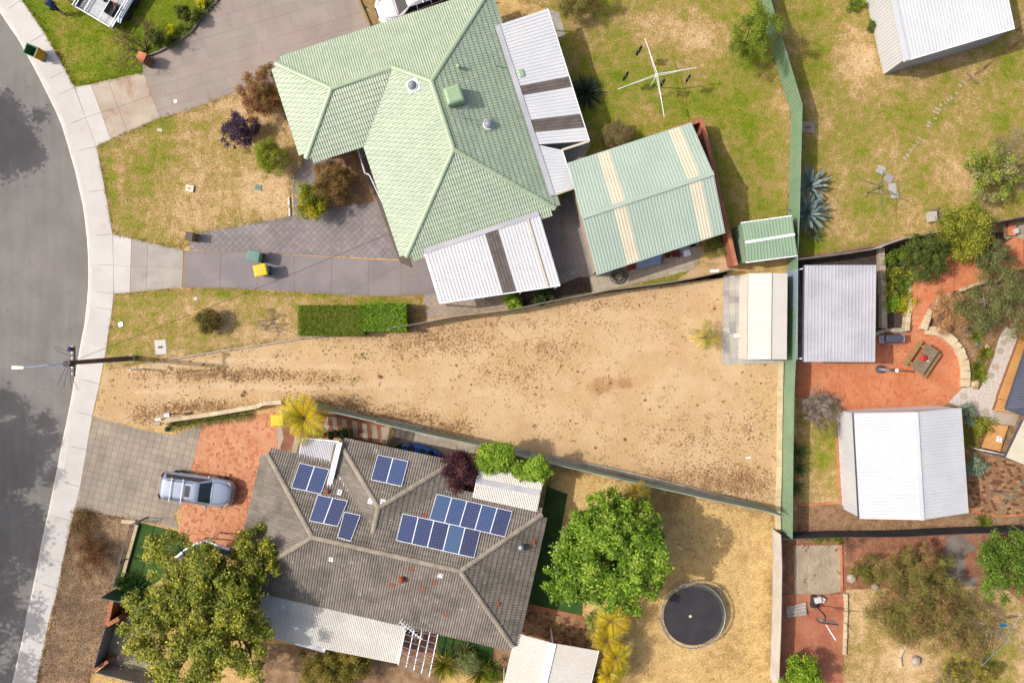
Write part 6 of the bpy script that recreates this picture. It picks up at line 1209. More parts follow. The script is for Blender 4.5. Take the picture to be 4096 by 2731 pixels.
# ------------------------------------------------------------------ vehicles
def rring(xr, xf, yw, z, rr=.22, n=5):
    out = []
    for cx, cy, a0 in ((xf-rr, yw-rr, 0), (xr+rr, yw-rr, 90), (xr+rr, -yw+rr, 180), (xf-rr, -yw+rr, 270)):
        for i in range(n): a = R(a0+90*i/(n-1)); out.append(Vector((cx+rr*math.cos(a), cy+rr*math.sin(a), z)))
    return out
def car(name, label, loc, rot, paint, L=4.5, wd=1.76, ht=1.48, tall=0.0, sunroof=True, ute=False):
    t = thing(name, loc, label, 'car'); M = Matrix.Translation(loc) @ Matrix.Rotation(rot, 4, 'Z'); T = lambda pts: [M @ Vector(p) for p in pts]; k = L/4.5; hw = wd/1.76; up = tall
    sta = [(-2.25, .6, .70, .72), (-2.2, .74, .84, .88), (-2.05, .82, .92, .96), (-1.5, .87, .95, .98), (-.6, .88, .95, .98), (.5, .88, .94, .98), (1.0, .88, .91, 1.0), (1.5, .86, .85, .95), (1.85, .80, .78, .87), (2.08, .70, .70, .78), (2.2, .55, .60, .66), (2.26, .42, .50, .54)]
    rings = []
    for x, w_, zb, zt in sta:
        w_ *= hw; zb += up; zt += up; x *= k; lo = .26+up*.7
        half = [(w_*.9, lo), (w_*.98, lo+.12), (w_*1.0, (lo+zb)/2), (w_*.97, zb-.05), (w_*.9, zb+.005), (w_*.62, zt-.012), (w_*.3, zt), (0, zt+.006)]
        rings.append([Vector((x, y, z)) for y, z in half]+[Vector((x, -y, z)) for y, z in half[-2::-1]])
    b = MB(); b.loft([T(r_) for r_ in rings]); b.build('body', paint, t, smooth=True)
    zr = ht+up; xb = -2.08*k; cab = [rring(xb, 1.06*k, .80*hw, .90+up), rring(xb+.02, .98*k, .775*hw, .97+up), rring(-1.93*k, .36*k, .62*hw, zr-.07), rring(-1.86*k, .26*k, .56*hw, zr-.02), rring(-1.75*k, .12*k, .42*hw, zr)]
    cb = MB(); cb.loft([T(r_) for r_ in cab]); cb.build('cabin', paint, t, smooth=True)
    def pane(nm, pts, m='glass_dark', off=.016):
        q = T(pts); n = (q[1]-q[0]).cross(q[2]-q[0]).normalized(); ce = M @ Vector((-.6*k, 0, .9+up)); n = n if n.dot(q[0]-ce) > 0 else -n
        return MB().loft([[p+n*off for p in q], [p-n*.02 for p in q]]).build(nm, m, t)
    pane('windscreen', [(1.0*k, .64*hw, .97+up), (1.0*k, -.64*hw, .97+up), (.40*k, -.55*hw, zr-.08), (.40*k, .55*hw, zr-.08)])
    pane('rear_window', [(-2.07*k, .62*hw, 1.0+up), (-2.07*k, -.62*hw, 1.0+up), (-1.94*k, -.52*hw, zr-.1), (-1.94*k, .52*hw, zr-.1)])
    for s_ in (-1, 1):
        for x0, x1, xt0, xt1 in ((-1.85, -1.05, -1.7, -1.02), (-1.0, -.15, -.97, -.17), (-.1, .78, -.12, .28)):
            pane('side_window', [(x0*k, s_*.775*hw, .99+up), (x1*k, s_*.78*hw, .98+up), (xt1*k, s_*.635*hw, zr-.10), (xt0*k, s_*.635*hw, zr-.10)])
        for x in (1.38, -1.35):
            ce = M @ Vector((x*k, s_*(.80*hw), .32)); Q = (Matrix.Rotation(rot, 3, 'Z') @ Matrix.Rotation(R(-90*s_), 3, 'X')); r_ = .32+up*.3
            wh = MB().lathe(ce, [(r_*.6, -.1), (r_*.96, -.09), (r_, -.05), (r_, .06), (r_*.92, .10), (r_*.62, .095)], 22, Q).build('wheel', 'rubber', t, smooth=False)
            MB().lathe(ce, [(r_*.64, .05), (r_*.6, .09), (r_*.25, .075), (r_*.2, .1), (.01, .105)], 10, Q).build('rim', 'alloy', wh)
        mp = M @ Vector((.78*k, s_*(.93*hw), 1.0+up)); MB().lathe(mp, [(.01, -.1), (.07, -.08), (.09, 0), (.07, .07), (.01, .1)], 10, Matrix.Rotation(rot, 3, 'Z') @ Matrix.Rotation(R(90), 3, 'X')).build('mirror', paint, t, smooth=True)
        MB().loft([T([(2.02*k, s_*.42*hw, .72+up), (2.0*k, s_*.66*hw, .70+up), (1.72*k, s_*.78*hw, .80+up), (1.80*k, s_*.60*hw, .84+up)]), T([(2.06*k, s_*.42*hw, .755+up), (2.04*k, s_*.67*hw, .74+up), (1.72*k, s_*.80*hw, .84+up), (1.80*k, s_*.60*hw, .90+up)])]).build('headlight', 'lamp_lens', t)
        MB().loft([T([(-2.22*k, s_*.50*hw, .80+up), (-2.1*k, s_*.80*hw, .80+up), (-2.05*k, s_*.80*hw, 1.0+up), (-2.16*k, s_*.60*hw, 1.02+up)]), T([(-2.28*k, s_*.50*hw, .80+up), (-2.14*k, s_*.84*hw, .80+up), (-2.06*k, s_*.83*hw, 1.02+up), (-2.18*k, s_*.60*hw, 1.05+up)])]).build('tail_light', 'red_lens', t)
        MB().tube(T([(-1.6*k, s_*.53*hw, zr+.0), (-1.5*k, s_*.53*hw, zr+.045), (-.2*k, s_*.53*hw, zr+.05), (0.0, s_*.53*hw, zr+.0)]), .016, 6).build('roof_rail', 'black' if not ute else 'steel', t)
        for x in (-1.0, -.1): MB().tube(T([(x*k-.1, s_*.9*hw, .82+up), (x*k, s_*.915*hw, .83+up), (x*k+.1, s_*.9*hw, .82+up)]), .018, 5).build('door_handle', paint, t)
    for x in (-1.25, -.55): 
        MB().tube(T([(x*k, -.72*hw, zr+.09), (x*k, .72*hw, zr+.09)]), .028, 8).build('crossbar', 'white_paint', t)
        for s_ in (-1, 1): MB().box(M @ Vector((x*k, s_*.53*hw, zr+.055)), (.12, .05, .07), rot).build('rack_foot', 'black', t)
    if sunroof: MB().loft([T([(-.42*k, .34, zr+.004), (-.42*k, -.34, zr+.004), (-.12*k, -.34, zr+.002), (-.12*k, .34, zr+.002)]), T([(-.42*k, .34, zr+.012), (-.42*k, -.34, zr+.012), (-.12*k, -.34, zr+.010), (-.12*k, .34, zr+.010)])]).build('sunroof', 'glass_dark', t)
    for y in (-.3, -.15, 0, .15, .3): MB().bar(M @ Vector((-1.7*k, y*hw, zr+.004)), M @ Vector((-.6*k, y*hw, zr+.006)), .012, .008).build('roof_groove', paint, t)
    for s_ in (-1, 1): MB().tube(T([(1.08*k, s_*.70*hw, .965+up), (1.5*k, s_*.64*hw, .935+up), (1.85*k, s_*.52*hw, .868+up), (2.06*k, s_*.36*hw, .80+up)]), .009, 5).build('bonnet_seam', 'black', t)
    MB().tube(T([(1.07*k, -.66*hw, .975+up), (1.1*k, 0, 1.0+up), (1.07*k, .66*hw, .975+up)]), .012, 5).build('cowl_seam', 'black', t)
    MB().box(M @ Vector((2.275*k, 0, .52+up)), (.02, .4, .12), rot).build('number_plate', 'off_white', t); MB().box(M @ Vector((2.24*k, 0, .66+up)), (.05, .62, .1), rot).build('grille', 'black', t)
    MB().box(M @ Vector((-2.27*k, 0, .62+up)), (.04, .9, .1), rot).build('rear_bumper', 'black', t)
    MB().box(M @ Vector((0, 0, .24+up*.6)), (3.9*k, 1.3*hw, .12), rot).build('underbody', 'black', t)
    return t
car('station_wagon', 'silver-blue station wagon with white roof racks on the brick driveway', G1('c0 1762,1362', .75)*Vector((1, 1, 0)) if False else Vector((G1('c0 1762,1362', .75).x, G1('c0 1762,1362', .75).y, .018)), R(-8), 'car_blue')
p = W((1650, 4), .9); car('four_wheel_drive', 'white four-wheel drive parked behind the dark fence', Vector((p.x, p.y, .0)), R(198), 'car_white', L=4.7, wd=1.86, ht=1.62, tall=.18, sunroof=False, ute=True)
metal_fence('dark maroon metal fence along the green-tiled house and white four-wheel drive', G('p 1283,192 1426,134 1560,84 1900,-48', 1.7), 1.7, 'dark_fascia')
reg = G('p 1430,-30 1484,108 1545,90 1640,-30', .1); dk = thing('timber_deck', Vector((reg[0].x, reg[0].y, 0)), 'small brown board deck in front of the white four-wheel drive', 'deck'); MB().prism(reg, 0, .07).build('deck_frame', 'joint_dark', dk); pave(dk, 'board', reg, pieces(reg, 2.4, .14, R(18), bond=.5), .1, 'timber_tan', gap=.012)
be = thing('timber_beam', G1('p 1455,50'), 'pale timber beam edging the small board deck', 'beam'); MB().bar(W((1428, -20), .14), W((1482, 106), .14), .12, .2).build('beam', 'timber_tan', be, bevel=.01)
bm = thing('broom', G1('a1 970,60'), 'black-headed broom lying on the board deck', 'broom'); a, b_ = G('a1 975,62 1030,110', .14); MB().tube([a, b_], .014, 6).build('handle', 'off_white', bm); MB().box(a+Vector((0, 0, .0)), (.28, .1, .06), R(-40)).build('brush_head', 'black', bm)
# tool trailer
tr = thing('trailer', W((410, 40)), 'silver open cage trailer loaded with mowing tools on the bright lawn', 'trailer'); Lc, Bc = W((300, 26), .75), W((447, 113), .75); e1 = (Bc-Lc).normalized(); e2 = Vector((-e1.y, e1.x, 0)); Wt = (Bc-Lc).length; o = Lc
Tr = lambda u, v, z: Vector((o.x+e1.x*u+e2.x*v, o.y+e1.y*u+e2.y*v, z))
rz_ = math.atan2(e1.y, e1.x); MB().box(Tr(Wt/2, 1.9, .55), (Wt, 3.8, .05), rz_).build('floor', 'galv', tr)
for u in (0, Wt):
    for z in (.75, 1.0): MB().bar(Tr(u, 0, z), Tr(u, 3.8, z), .05, .05).build('side_rail', 'white_paint', tr)
    MB().box(Tr(u, 1.9, .66), (.03, 3.8, .2), rz_).build('side_board', 'trailer_blue', tr)
    for v in (0, 1.27, 2.53, 3.8): MB().box(Tr(u, v, .8), (.06, .06, .5), rz_).build('stanchion', 'white_paint', tr)
MB().bar(Tr(0, 0, .75), Tr(Wt, 0, .75), .06, .06).build('tail_rail', 'white_paint', tr); MB().bar(Tr(.62, 0, .76), Tr(.62, 1.5, .76), .05, .04).build('cross_rail', 'white_paint', tr); MB().bar(Tr(1.75, 0, .9), Tr(1.75, 3.8, .9), .03, .03).build('cross_rail', 'white_paint', tr)
for i in range(12): MB().bar(Tr(.1+i*.045, .05, .6), Tr(.1+i*.045, .9, .6), .012, .012).build('mesh_bar', 'galv', tr)
for i in range(12): MB().bar(Tr(.08, .08+i*.07, .61), Tr(.62, .08+i*.07, .61), .012, .012).build('mesh_bar', 'galv', tr)
MB().loft([[Tr(Wt+.04, .5, .72), Tr(Wt+.3, .5, .72), Tr(Wt+.3, 2.9, .72), Tr(Wt+.04, 2.9, .72)], [Tr(Wt+.04, .8, .82), Tr(Wt+.3, .8, .82), Tr(Wt+.3, 2.6, .82), Tr(Wt+.04, 2.6, .82)]]).build('mudguard', 'trailer_blue', tr)
MB().bar(Tr(Wt+.15, .9, .84), Tr(Wt+.15, 2.5, .84), .12, .02).build('step_plate', 'alloy', tr)
for u in (Wt+.17, -.17):
    for v in (1.2, 2.15):
        wh = MB().lathe(Tr(u, v, .33), [(.2, -.1), (.31, -.09), (.33, -.04), (.33, .04), (.31, .09), (.2, .1)], 20, Matrix.Rotation(rz_, 3, 'Z') @ Matrix.Rotation(R(90), 3, 'Y')).build('wheel', 'rubber', tr)
        MB().lathe(Tr(u, v, .33), [(.2, .02), (.19, .08), (.05, .09), (.01, .1)], 12, Matrix.Rotation(rz_, 3, 'Z') @ Matrix.Rotation(R(90), 3, 'Y')).build('rim', 'alloy', wh)
MB().bar(Tr(Wt/2, 3.8, .5), Tr(Wt/2, 5.2, .45), .1, .1).build('drawbar', 'galv', tr)
mw = thing('lawn_mower', Tr(1.05, 1.55, .58), 'black push mower standing in the cage trailer', 'mower'); MB().lathe(Tr(1.05, 1.5, .7), [(.3, -.1), (.32, .0), (.2, .08), (.16, .2), (.01, .22)], 16).build('deck', 'black', mw); MB().lathe(Tr(1.05, 1.5, .88), [(.15, 0), (.15, .08), (.01, .1)], 14).build('engine_cover', 'off_white', mw); MB().tube([Tr(.85, 1.75, .75), Tr(.8, 2.3, 1.3), Tr(1.3, 2.3, 1.3), Tr(1.25, 1.75, .75)], .018, 6).build('handle', 'black', mw)
for a in (-1, 1):
    for b2 in (-1, 1): MB().lathe(Tr(1.05+a*.28, 1.5+b2*.25, .67), [(.09, -.03), (.09, .03)], 12, Matrix.Rotation(rz_, 3, 'Z') @ Matrix.Rotation(R(90), 3, 'Y')).build('wheel', 'rubber', mw)
tl = thing('pole_pruner', Tr(1.6, 1.7, .62), 'long orange pole tool lying across the trailer', 'garden tool'); MB().tube([Tr(.9, 2.6, .98), Tr(2.35, 1.1, .98)], .022, 6).build('shaft', 'orange_paint', tl); MB().box(Tr(.85, 2.65, .98), (.2, .14, .12), rz_).build('motor', 'orange_paint', tl)
cr = thing('mesh_crate', Tr(2.05, .75, .58), 'black mesh crate in the rear corner of the trailer', 'crate'); MB().box(Tr(2.05, 1.0, .64), (.55, .8, .04), rz_).build('base', 'black', cr)
for i in range(7): MB().bar(Tr(1.8+i*.085, .6, .9), Tr(1.8+i*.085, 1.4, .9), .012, .012).build('mesh_bar', 'black', cr)
for v in (.6, 1.4): MB().box(Tr(2.05, v, .78), (.55, .02, .26), rz_).build('side', 'black', cr)
for u in (1.79, 2.31): MB().box(Tr(u, 1.0, .78), (.02, .78, .26), rz_).build('side', 'black', cr)
# ------------------------------------------------------------------ people
def skinmesh(verts, edges, rad, sub=2):
    me = bpy.data.meshes.new('tmp'); me.from_pydata([tuple(v) for v in verts], edges, []); ob = bpy.data.objects.new('tmp', me); C.objects.link(ob)
    ob.modifiers.new('skin', 'SKIN')
    for i, r_ in enumerate(rad):
        sv = me.skin_vertices[0].data[i]; sv.radius = (r_, r_) if not isinstance(r_, tuple) else r_
    me.skin_vertices[0].data[0].use_root = True
    ss = ob.modifiers.new('sub', 'SUBSURF'); ss.levels = ss.render_levels = sub
    dg = bpy.context.evaluated_depsgraph_get(); m2 = bpy.data.meshes.new_from_object(ob.evaluated_get(dg)); bpy.data.objects.remove(ob); m2.polygons.foreach_set('use_smooth', [True]*len(m2.polygons)); return m2
def person(loc, rot, label, shirt, lean=.25, step=.16):
    t = thing('person', loc, label, 'person'); Mx = Matrix.Translation(loc) @ Matrix.Rotation(rot, 4, 'Z'); T = lambda l: [Mx @ Vector(p) for p in l]
    hip = Vector((0, 0, .92)); f = lambda z: lean*max(0, z-.92)
    S = lambda y, z, x=0: (x+f(z), y, z)
    V = [S(0, .95), S(0, 1.12), S(0, 1.36), S(0, 1.5), S(0, 1.60, .02), S(0, 1.72, .03),
         S(.10, .9), (step*.5, .11, .5), (step*.8, .12, .09), (step*.8+.16, .13, .035), S(-.10, .9), (-step*.4, -.11, .5), (-step*.9, -.12, .09), (-step*.9+.16, -.13, .035),
         S(.19, 1.43), (f(1.2)+.06, .27, 1.16), (f(1.1)+.2, .27, .95), (f(1.1)+.24, .26, .87), S(-.19, 1.43), (f(1.2)+.02, -.27, 1.16), (f(1.1)+.12, -.28, .93), (f(1.1)+.15, -.27, .85)]
    E = [(0, 1), (1, 2), (2, 3), (3, 4), (4, 5), (0, 6), (6, 7), (7, 8), (8, 9), (0, 10), (10, 11), (11, 12), (12, 13), (2, 14), (14, 15), (15, 16), (16, 17), (2, 18), (18, 19), (19, 20), (20, 21)]
    rd_ = [.13, .14, .15, .06, .09, .085, .085, .06, .04, .035, .085, .06, .04, .035, .06, .045, .033, .035, .06, .045, .033, .035]
    body = link('body', skinmesh(T(V), E, rd_), t, 'skin')
    link('shirt', skinmesh(T([V[0], V[1], V[2], V[3], V[14], V[15], V[18], V[19]]), [(0, 1), (1, 2), (2, 3), (2, 4), (4, 5), (2, 6), (6, 7)], [.155, .165, .175, .09, .085, .075, .085, .075]), t, shirt)
    k1 = Vector(V[6]).lerp(Vector(V[7]), .85); k2 = Vector(V[10]).lerp(Vector(V[11]), .85)
    link('shorts', skinmesh(T([V[0], V[6], tuple(k1), V[10], tuple(k2)]), [(0, 1), (1, 2), (0, 3), (3, 4)], [.15, .11, .09, .11, .09]), t, 'shorts_dark')
    hd = Mx @ Vector(V[5]); MB().lathe(hd+Vector((0, 0, -.02)), [(.10, 0), (.105, .05), (.09, .1), (.05, .135), (.01, .145)], 14).build('hair', 'hair_brown', t, smooth=True)
    MB().lathe(Mx @ Vector((V[5][0]+.1, 0, 1.66)), [(.022, -.02), (.014, .03), (.004, .05)], 8).build('nose', 'skin', t)
    for s_ in (-1, 1):
        MB().lathe(Mx @ Vector((V[5][0]+.085, s_*.035, 1.71)), [(.003, -.012), (.013, 0), (.003, .012)], 8).build('eye', 'black', t); MB().lathe(Mx @ Vector((V[5][0]-.01, s_*.095, 1.68)), [(.008, -.03), (.02, 0), (.008, .03)], 8).build('ear', 'skin', t)
    MB().box(Mx @ Vector((V[5][0]+.095, 0, 1.62)), (.01, .05, .01), rot).build('mouth', 'terracotta', t)
    for i, wv in ((17, V[16]), (21, V[20])):
        for j, L in enumerate((.06, .08, .085, .08, .065)):
            h0 = Vector(V[i]); d = (h0-Vector(wv)).normalized(); y = Vector((0, 1, 0)); a0 = h0+y*(.032-.016*j) if j else h0+y*.04-d*.03; dd = d if j else (d+y*.7).normalized(); b0 = a0+dd*L*.6; c0 = b0+(dd+Vector((.3, 0, -.2))).normalized()*L*.5
            MB().tube(T([a0, b0, c0]), [.010, .009, .007], 6).build('finger', 'skin', t)
    for i in (8, 12): q = Vector(V[i]); MB().loft([T([(q.x-.06, q.y-.045, 0), (q.x+.2, q.y-.05, 0), (q.x+.2, q.y+.05, 0), (q.x-.06, q.y+.045, 0)]), T([(q.x-.06, q.y-.045, .03), (q.x+.2, q.y-.05, .03), (q.x+.2, q.y+.05, .03), (q.x-.06, q.y+.045, .03)])]).build('sandal', 'sandal', t)
    return t
p = W((250, 57)); person(Vector((p.x, p.y, .012)), R(100), 'person in a blue shirt and dark shorts standing on the bright lawn', 'shirt_blue')
p = W((290, 6)); person(Vector((p.x, p.y, .012)), R(150), 'person in dark clothes standing close to the cage trailer', 'shorts_dark', lean=.1)
# ------------------------------------------------------------------ bins
def bin_(label, s_, rot, body, lid, open_=False):
    p = G1(s_, 1.0); p.z = .02; t = thing('wheelie_bin', p, label, 'bin'); M = Matrix.Translation(p) @ Matrix.Rotation(rot, 4, 'Z'); T = lambda l: [M @ Vector((q[0]*1.15, q[1]*1.15, q[2])) for q in l]
    def rg(x0, x1, y, z): return T([(x0, -y, z), (x1, -y, z), (x1, y, z), (x0, y, z)])
    b = MB(); rings = [rg(-.24, .22, .20, .05), rg(-.30, .28, .27, .94), rg(-.34, .31, .30, .95), rg(-.34, .31, .30, 1.0)]
    if open_: rings += [rg(-.29, .26, .25, 1.0), rg(-.22, .2, .18, .15)]
    b.loft(rings); b.build('body', body, t, bevel=.015)
    if not open_:
        l = MB(); l.loft([rg(-.36, .34, .315, 1.005), rg(-.36, .34, .315, 1.04), rg(-.31, .27, .26, 1.075)]); l.build('lid', lid, t, bevel=.015); MB().box(M @ Vector((-.02, 0, 1.08)), (.36, .30, .012), rot).build('lid_panel', lid, t)
    else:
        l = MB(); l.loft([T([(.33, -.3, 1.02), (.36, -.3, 1.03), (.36, .3, 1.03), (.33, .3, 1.02)]), T([(.44, -.26, .40), (.48, -.26, .40), (.48, .26, .40), (.44, .26, .40)])]); l.build('lid', lid, t, bevel=.01)
    for s2 in (-1, 1): MB().lathe(M @ Vector((.27, s2*.25, .1)), [(.01, -.03), (.1, -.03), (.1, .03), (.01, .03)], 14, Matrix.Rotation(rot, 3, 'Z') @ Matrix.Rotation(R(90), 3, 'X')).build('wheel', 'rubber', t)
    MB().tube(T([(.38, -.22, .97), (.41, 0, .97), (.38, .22, .97)]), .018, 6).build('handle', body, t)
bin_('dark green wheelie bin with closed green lid on the sealed drive', 'b0 2275,772', R(-12), 'bin_dark', 'lid_green'); bin_('wheelie bin with bright yellow lid on the sealed drive', 'b1 42,897', R(12), 'bin_dark', 'bin_yellow')
bin_('yellow-lidded wheelie bin beside the golden cane palm', 'c1 195,740', R(3), 'bin_yellow', 'bin_yellow'); bin_('empty green wheelie bin with its orange lid hanging open at the kerb', 'a0 275,452', R(-22), 'bin_green', 'bin_orange', True)
# ------------------------------------------------------------------ power pole, lamp, wires
pb = W((538, 1432)); pt = W((306, 1452), 6.5); pp = thing('power_pole', Vector((pb.x, pb.y, 0)), 'timber power pole with crossarm at the footpath', 'power pole')
pt = Vector((pb.x-.35, pb.y-.12, 6.6)); MB().tube([pb+Vector((0, 0, -.02)), pb.lerp(pt, .5), pt], [.17, .145, .12], 12).build('pole', 'pole_timber', pp, smooth=True)
MB().lathe(pb+Vector((0, 0, .0)), [(.19, .0), (.19, .5), (.185, .52)], 12).build('base_band', 'galv', pp)
ca = pt-Vector((0, 0, .35)); MB().bar(ca+Vector((.13, .9, 0)), ca+Vector((.13, -.75, 0)), .1, .12).build('crossarm', 'pole_timber', pp)
for y in (.85, .55, .25, -.25, -.6): MB().lathe(ca+Vector((.13, y, .06)), [(.03, 0), (.06, .03), (.04, .07), (.06, .1), (.02, .15)], 10).build('insulator', 'white_paint', pp)
MB().box(ca+Vector((.1, .75, .28)), (.2, .22, .2)).build('fuse_box', 'blue_cloth', pp, bevel=.02); MB().box(pt+Vector((-.15, -.05, -.25)), (.35, .3, .3)).build('bracket', 'black', pp, bevel=.02)
le = W((93, 1470), 7.0); lm = thing('street_lamp', Vector((pt.x, pt.y, pt.z-.3)), 'pale street lamp on a long arm from the timber power pole', 'street lamp'); MB().tube([pt+Vector((-.1, 0, -.15)), pt.lerp(le, .4)+Vector((0, 0, .15)), le], .035, 8).build('arm', 'tarp_blue', lm); MB().loft([[le+Vector((x, y, z)) for x, y in ((-.6, -.1), (.05, -.07), (.05, .07), (-.6, .1))] for z in (-.06, .05)]).build('lamp_head', 'white_paint', lm, bevel=.03)
he = W(PX('b1 1195,570')[0], 3.0); wr = thing('service_wire', pt, 'black overhead service wire from the power pole to the green-tiled house', 'wire'); pts = [pt.lerp(he, f)+Vector((0, 0, -.7*math.sin(math.pi*f)*.6)) for f in np.linspace(0, 1, 14)]; MB().tube(pts, .011, 5).build('cable', 'cable', wr)
for i, (s_, z_) in enumerate((('c0 485,80', 6.2), ('c0 490,105', 6.1), ('c0 515,430', 5.9), ('c0 572,445', 5.9), ('c0 645,460', 5.9), ('c0 705,470', 5.9))):
    e = G1(s_, z_); st_ = ca+Vector((0, .6-.22*i, .1)); w_ = thing('wire_tail', st_, 'thin drooping cut wire tail hanging from the power pole crossarm', 'wire', 'cut wires on the power pole'); pts = [st_.lerp(e, f)+Vector((-.25*math.sin(math.pi*f), 0, -.35*math.sin(math.pi*f))) for f in np.linspace(0, 1, 7)]; MB().tube(pts, .012, 4).build('cable', 'cable', w_)
bo = thing('bollard', G1('c0 1275,282'), 'thin white marker post on the sandy verge beside the power pole', 'post'); p = G1('c0 1275,282'); MB().tube([p, p+Vector((-.02, 0, 1.45))], .06, 10).build('post', 'white_paint', bo); MB().lathe(p+Vector((-.02, 0, 1.45)), [(.065, 0), (.065, .06), (.01, .08)], 10).build('cap', 'off_white', bo)
# letterboxes and ground fittings
lb_ = thing('letterbox', G1('c0 1520,720'), 'silver square letterbox behind the low limestone front wall', 'letterbox'); p = G1('c0 1500,692', 1.0); MB().box((p.x, p.y, .45), (.08, .08, .9)).build('post', 'galv', lb_); MB().box((p.x, p.y, 1.0), (.36, .26, .26), R(8)).build('box', 'galv', lb_, bevel=.02); MB().box((p.x+.1, p.y, 1.14), (.16, .3, .02), R(8)).build('lid', 'zinc_roof', lb_)
for s_, m_, lb in (('c0 1420,732', 'white_paint', 'white tube newspaper holder at the end of the limestone front wall'), ('c0 1415,772', 'steel', 'dark grey tube holder below the white newspaper tube')):
    p = G1(s_, .8); t = thing('newspaper_tube', Vector((p.x, p.y, 0)), lb, 'tube'); MB().tube([(p.x-.17, p.y-.02, .85), (p.x+.17, p.y+.02, .85)], .075, 12).build('tube', m_, t); MB().tube([(p.x+.1, p.y, 0), (p.x+.1, p.y, .8)], .025, 6).build('post', 'galv', t)
p = G1('c0 1490,822', .2); t = thing('garden_light', Vector((p.x, p.y, 0)), 'green dome-topped fitting at the paver edge below the front wall', 'fitting'); MB().lathe((p.x, p.y, 0), [(.12, 0), (.14, .12), (.14, .2), (.1, .28), (.01, .31)], 14).build('dome', 'fence_teal', t, smooth=True); MB().lathe((p.x, p.y, 0), [(.17, 0), (.17, .05), (.14, .06)], 14).build('collar', 'bin_green', t)
def pier(label, s_, wx, wy, h_, rot, m, capm):
    p = G1(s_, h_); t = thing('brick_pier', Vector((p.x, p.y, 0)), label, 'pier'); n = max(3, round(h_/.086))
    for i in range(n-1): MB().box((p.x, p.y, (i+.5)*h_/n), (wx, wy, h_/n-.012), rot).build('brick_course', m, t)
    MB().box((p.x, p.y, h_/2-.03), (wx-.03, wy-.03, h_-.07), rot).build('mortar_core', 'joint_sand', t); MB().box((p.x, p.y, h_-.04), (wx+.03, wy+.03, .08), rot).build('cap', capm, t, bevel=.01); return t
pier('tan brick pier at the corner of the bright lawn and the driveway', 'a0 1262,508', .5, .55, 1.1, R(-25), 'brick_brown', 'brick_terra'); pier('dark brick letterbox pier at the start of the diamond paving', 'b0 1692,592', .42, .5, .9, R(-8), 'brick_brown', 'joint_dark')
def cover(label, s_, w_, h_, m, rot=0.0, z=.04, name='ground_cover_plate', cat='cover'):
    p = G1(s_); t = thing(name, p, label, cat); MB().box((p.x, p.y, z/2+.008), (w_, h_, z), rot).build('plate', m, t, bevel=.006);
    if name == 'ground_cover_plate': MB().box((p.x, p.y, z+.012), (w_*.4, h_*.15, .008), rot).build('grip', 'joint_dark', t)
    return t
cover('small pale square cover set in the stamped driveway', 'a0 1575,910', .2, .2, 'white_paint', R(20)); cover('small white cover plate on the dry lawn near the driveway', 'a0 1435,1168', .3, .16, 'off_white', R(-10)); cover('cream stepped concrete meter block on the dry lawn', 'b0 1705,168', .5, .42, 'cream_sheet', R(-10), .12); cover('grey-green valve cover on the dry lawn near the conifers', 'b1 22,157', .42, .34, 'lid_green', R(-8)); cover('white concrete plug on the strip lawn', 'b0 1757,1153', .2, .2, 'off_white', R(20)); cover('pale concrete patch beside the power pole', 'c0 1440,85', .7, .9, 'concrete_pale', R(5), .02); cover('metal ring hydrant cover on the strip lawn', 'b0 1085,1383', .3, .3, 'galv', R(15), .05)
cover('pale concrete tank lid in the shade of the green fence', 'a3 355,1142', .9, .7, 'brick_cream', R(-3), .05); cover('pale cover plate on the paved strip by the diamond paving', 'b1 300,330', .12, 1.2, 'off_white', R(3), .1)
# ------------------------------------------------------------------ clothes lines
def hoist(label, s_, hz, tips, m, base=None, loops=3):
    hub = G1(s_, hz); t = thing('clothes_line', Vector((hub.x, hub.y, 0)), label, 'clothes line'); MB().tube([(hub.x, hub.y, -.02), (hub.x, hub.y, hz+.12)], .032, 8).build('post', m, t); MB().lathe((hub.x, hub.y, hz-.35), [(.06, 0), (.06, .12)], 10).build('winder', m, t); tp = G(tips, hz)
    for q in tp:
        ar = MB().tube([(hub.x, hub.y, hz+.08), q+Vector((0, 0, .06))], .017, 6).build('arm', m, t); MB().tube([(hub.x, hub.y, hz-.3), Vector((hub.x, hub.y, hz)).lerp(q, .7)+Vector((0, 0, .05))], .013, 6).build('strut', m, ar)
    h0 = Vector((hub.x, hub.y, hz+.08))
    for k in range(loops):
        f = 1-k*.22; mb = MB()
        for i in range(len(tp)): mb.tube([h0.lerp(tp[i-1]+Vector((0, 0, .06)), f), h0.lerp(tp[i]+Vector((0, 0, .06)), f)], .0025, 4)
        mb.build('wire', 'galv', t)
    return t
hoist('large silver rotary clothes line hung with washing on the green lawn', 'a2 1300,668', 2.2, 'a2 1190,350 1650,612 1362,1050 945,805', 'white_paint'); hoist('green-poled clothes line above the loose slabs on the side lawn', 'b3 1018,150', 1.9, 'b3 800,80 1030,0 1210,265 1018,390', 'fence_teal', loops=5); hoist('wire rotary clothes line on the lower lawn with a blue cloth', 'd3 2140,1188', 2.1, 'd3 2255,935 2420,1350 1905,1415 1962,1062', 'galv'); hoist('lime-coated clothes line over the brown paved court', 'c3 2175,1425', 2.0, 'c3 1970,1358 2400,1150 2380,1480 d3 2015,135', 'lid_green', loops=1)
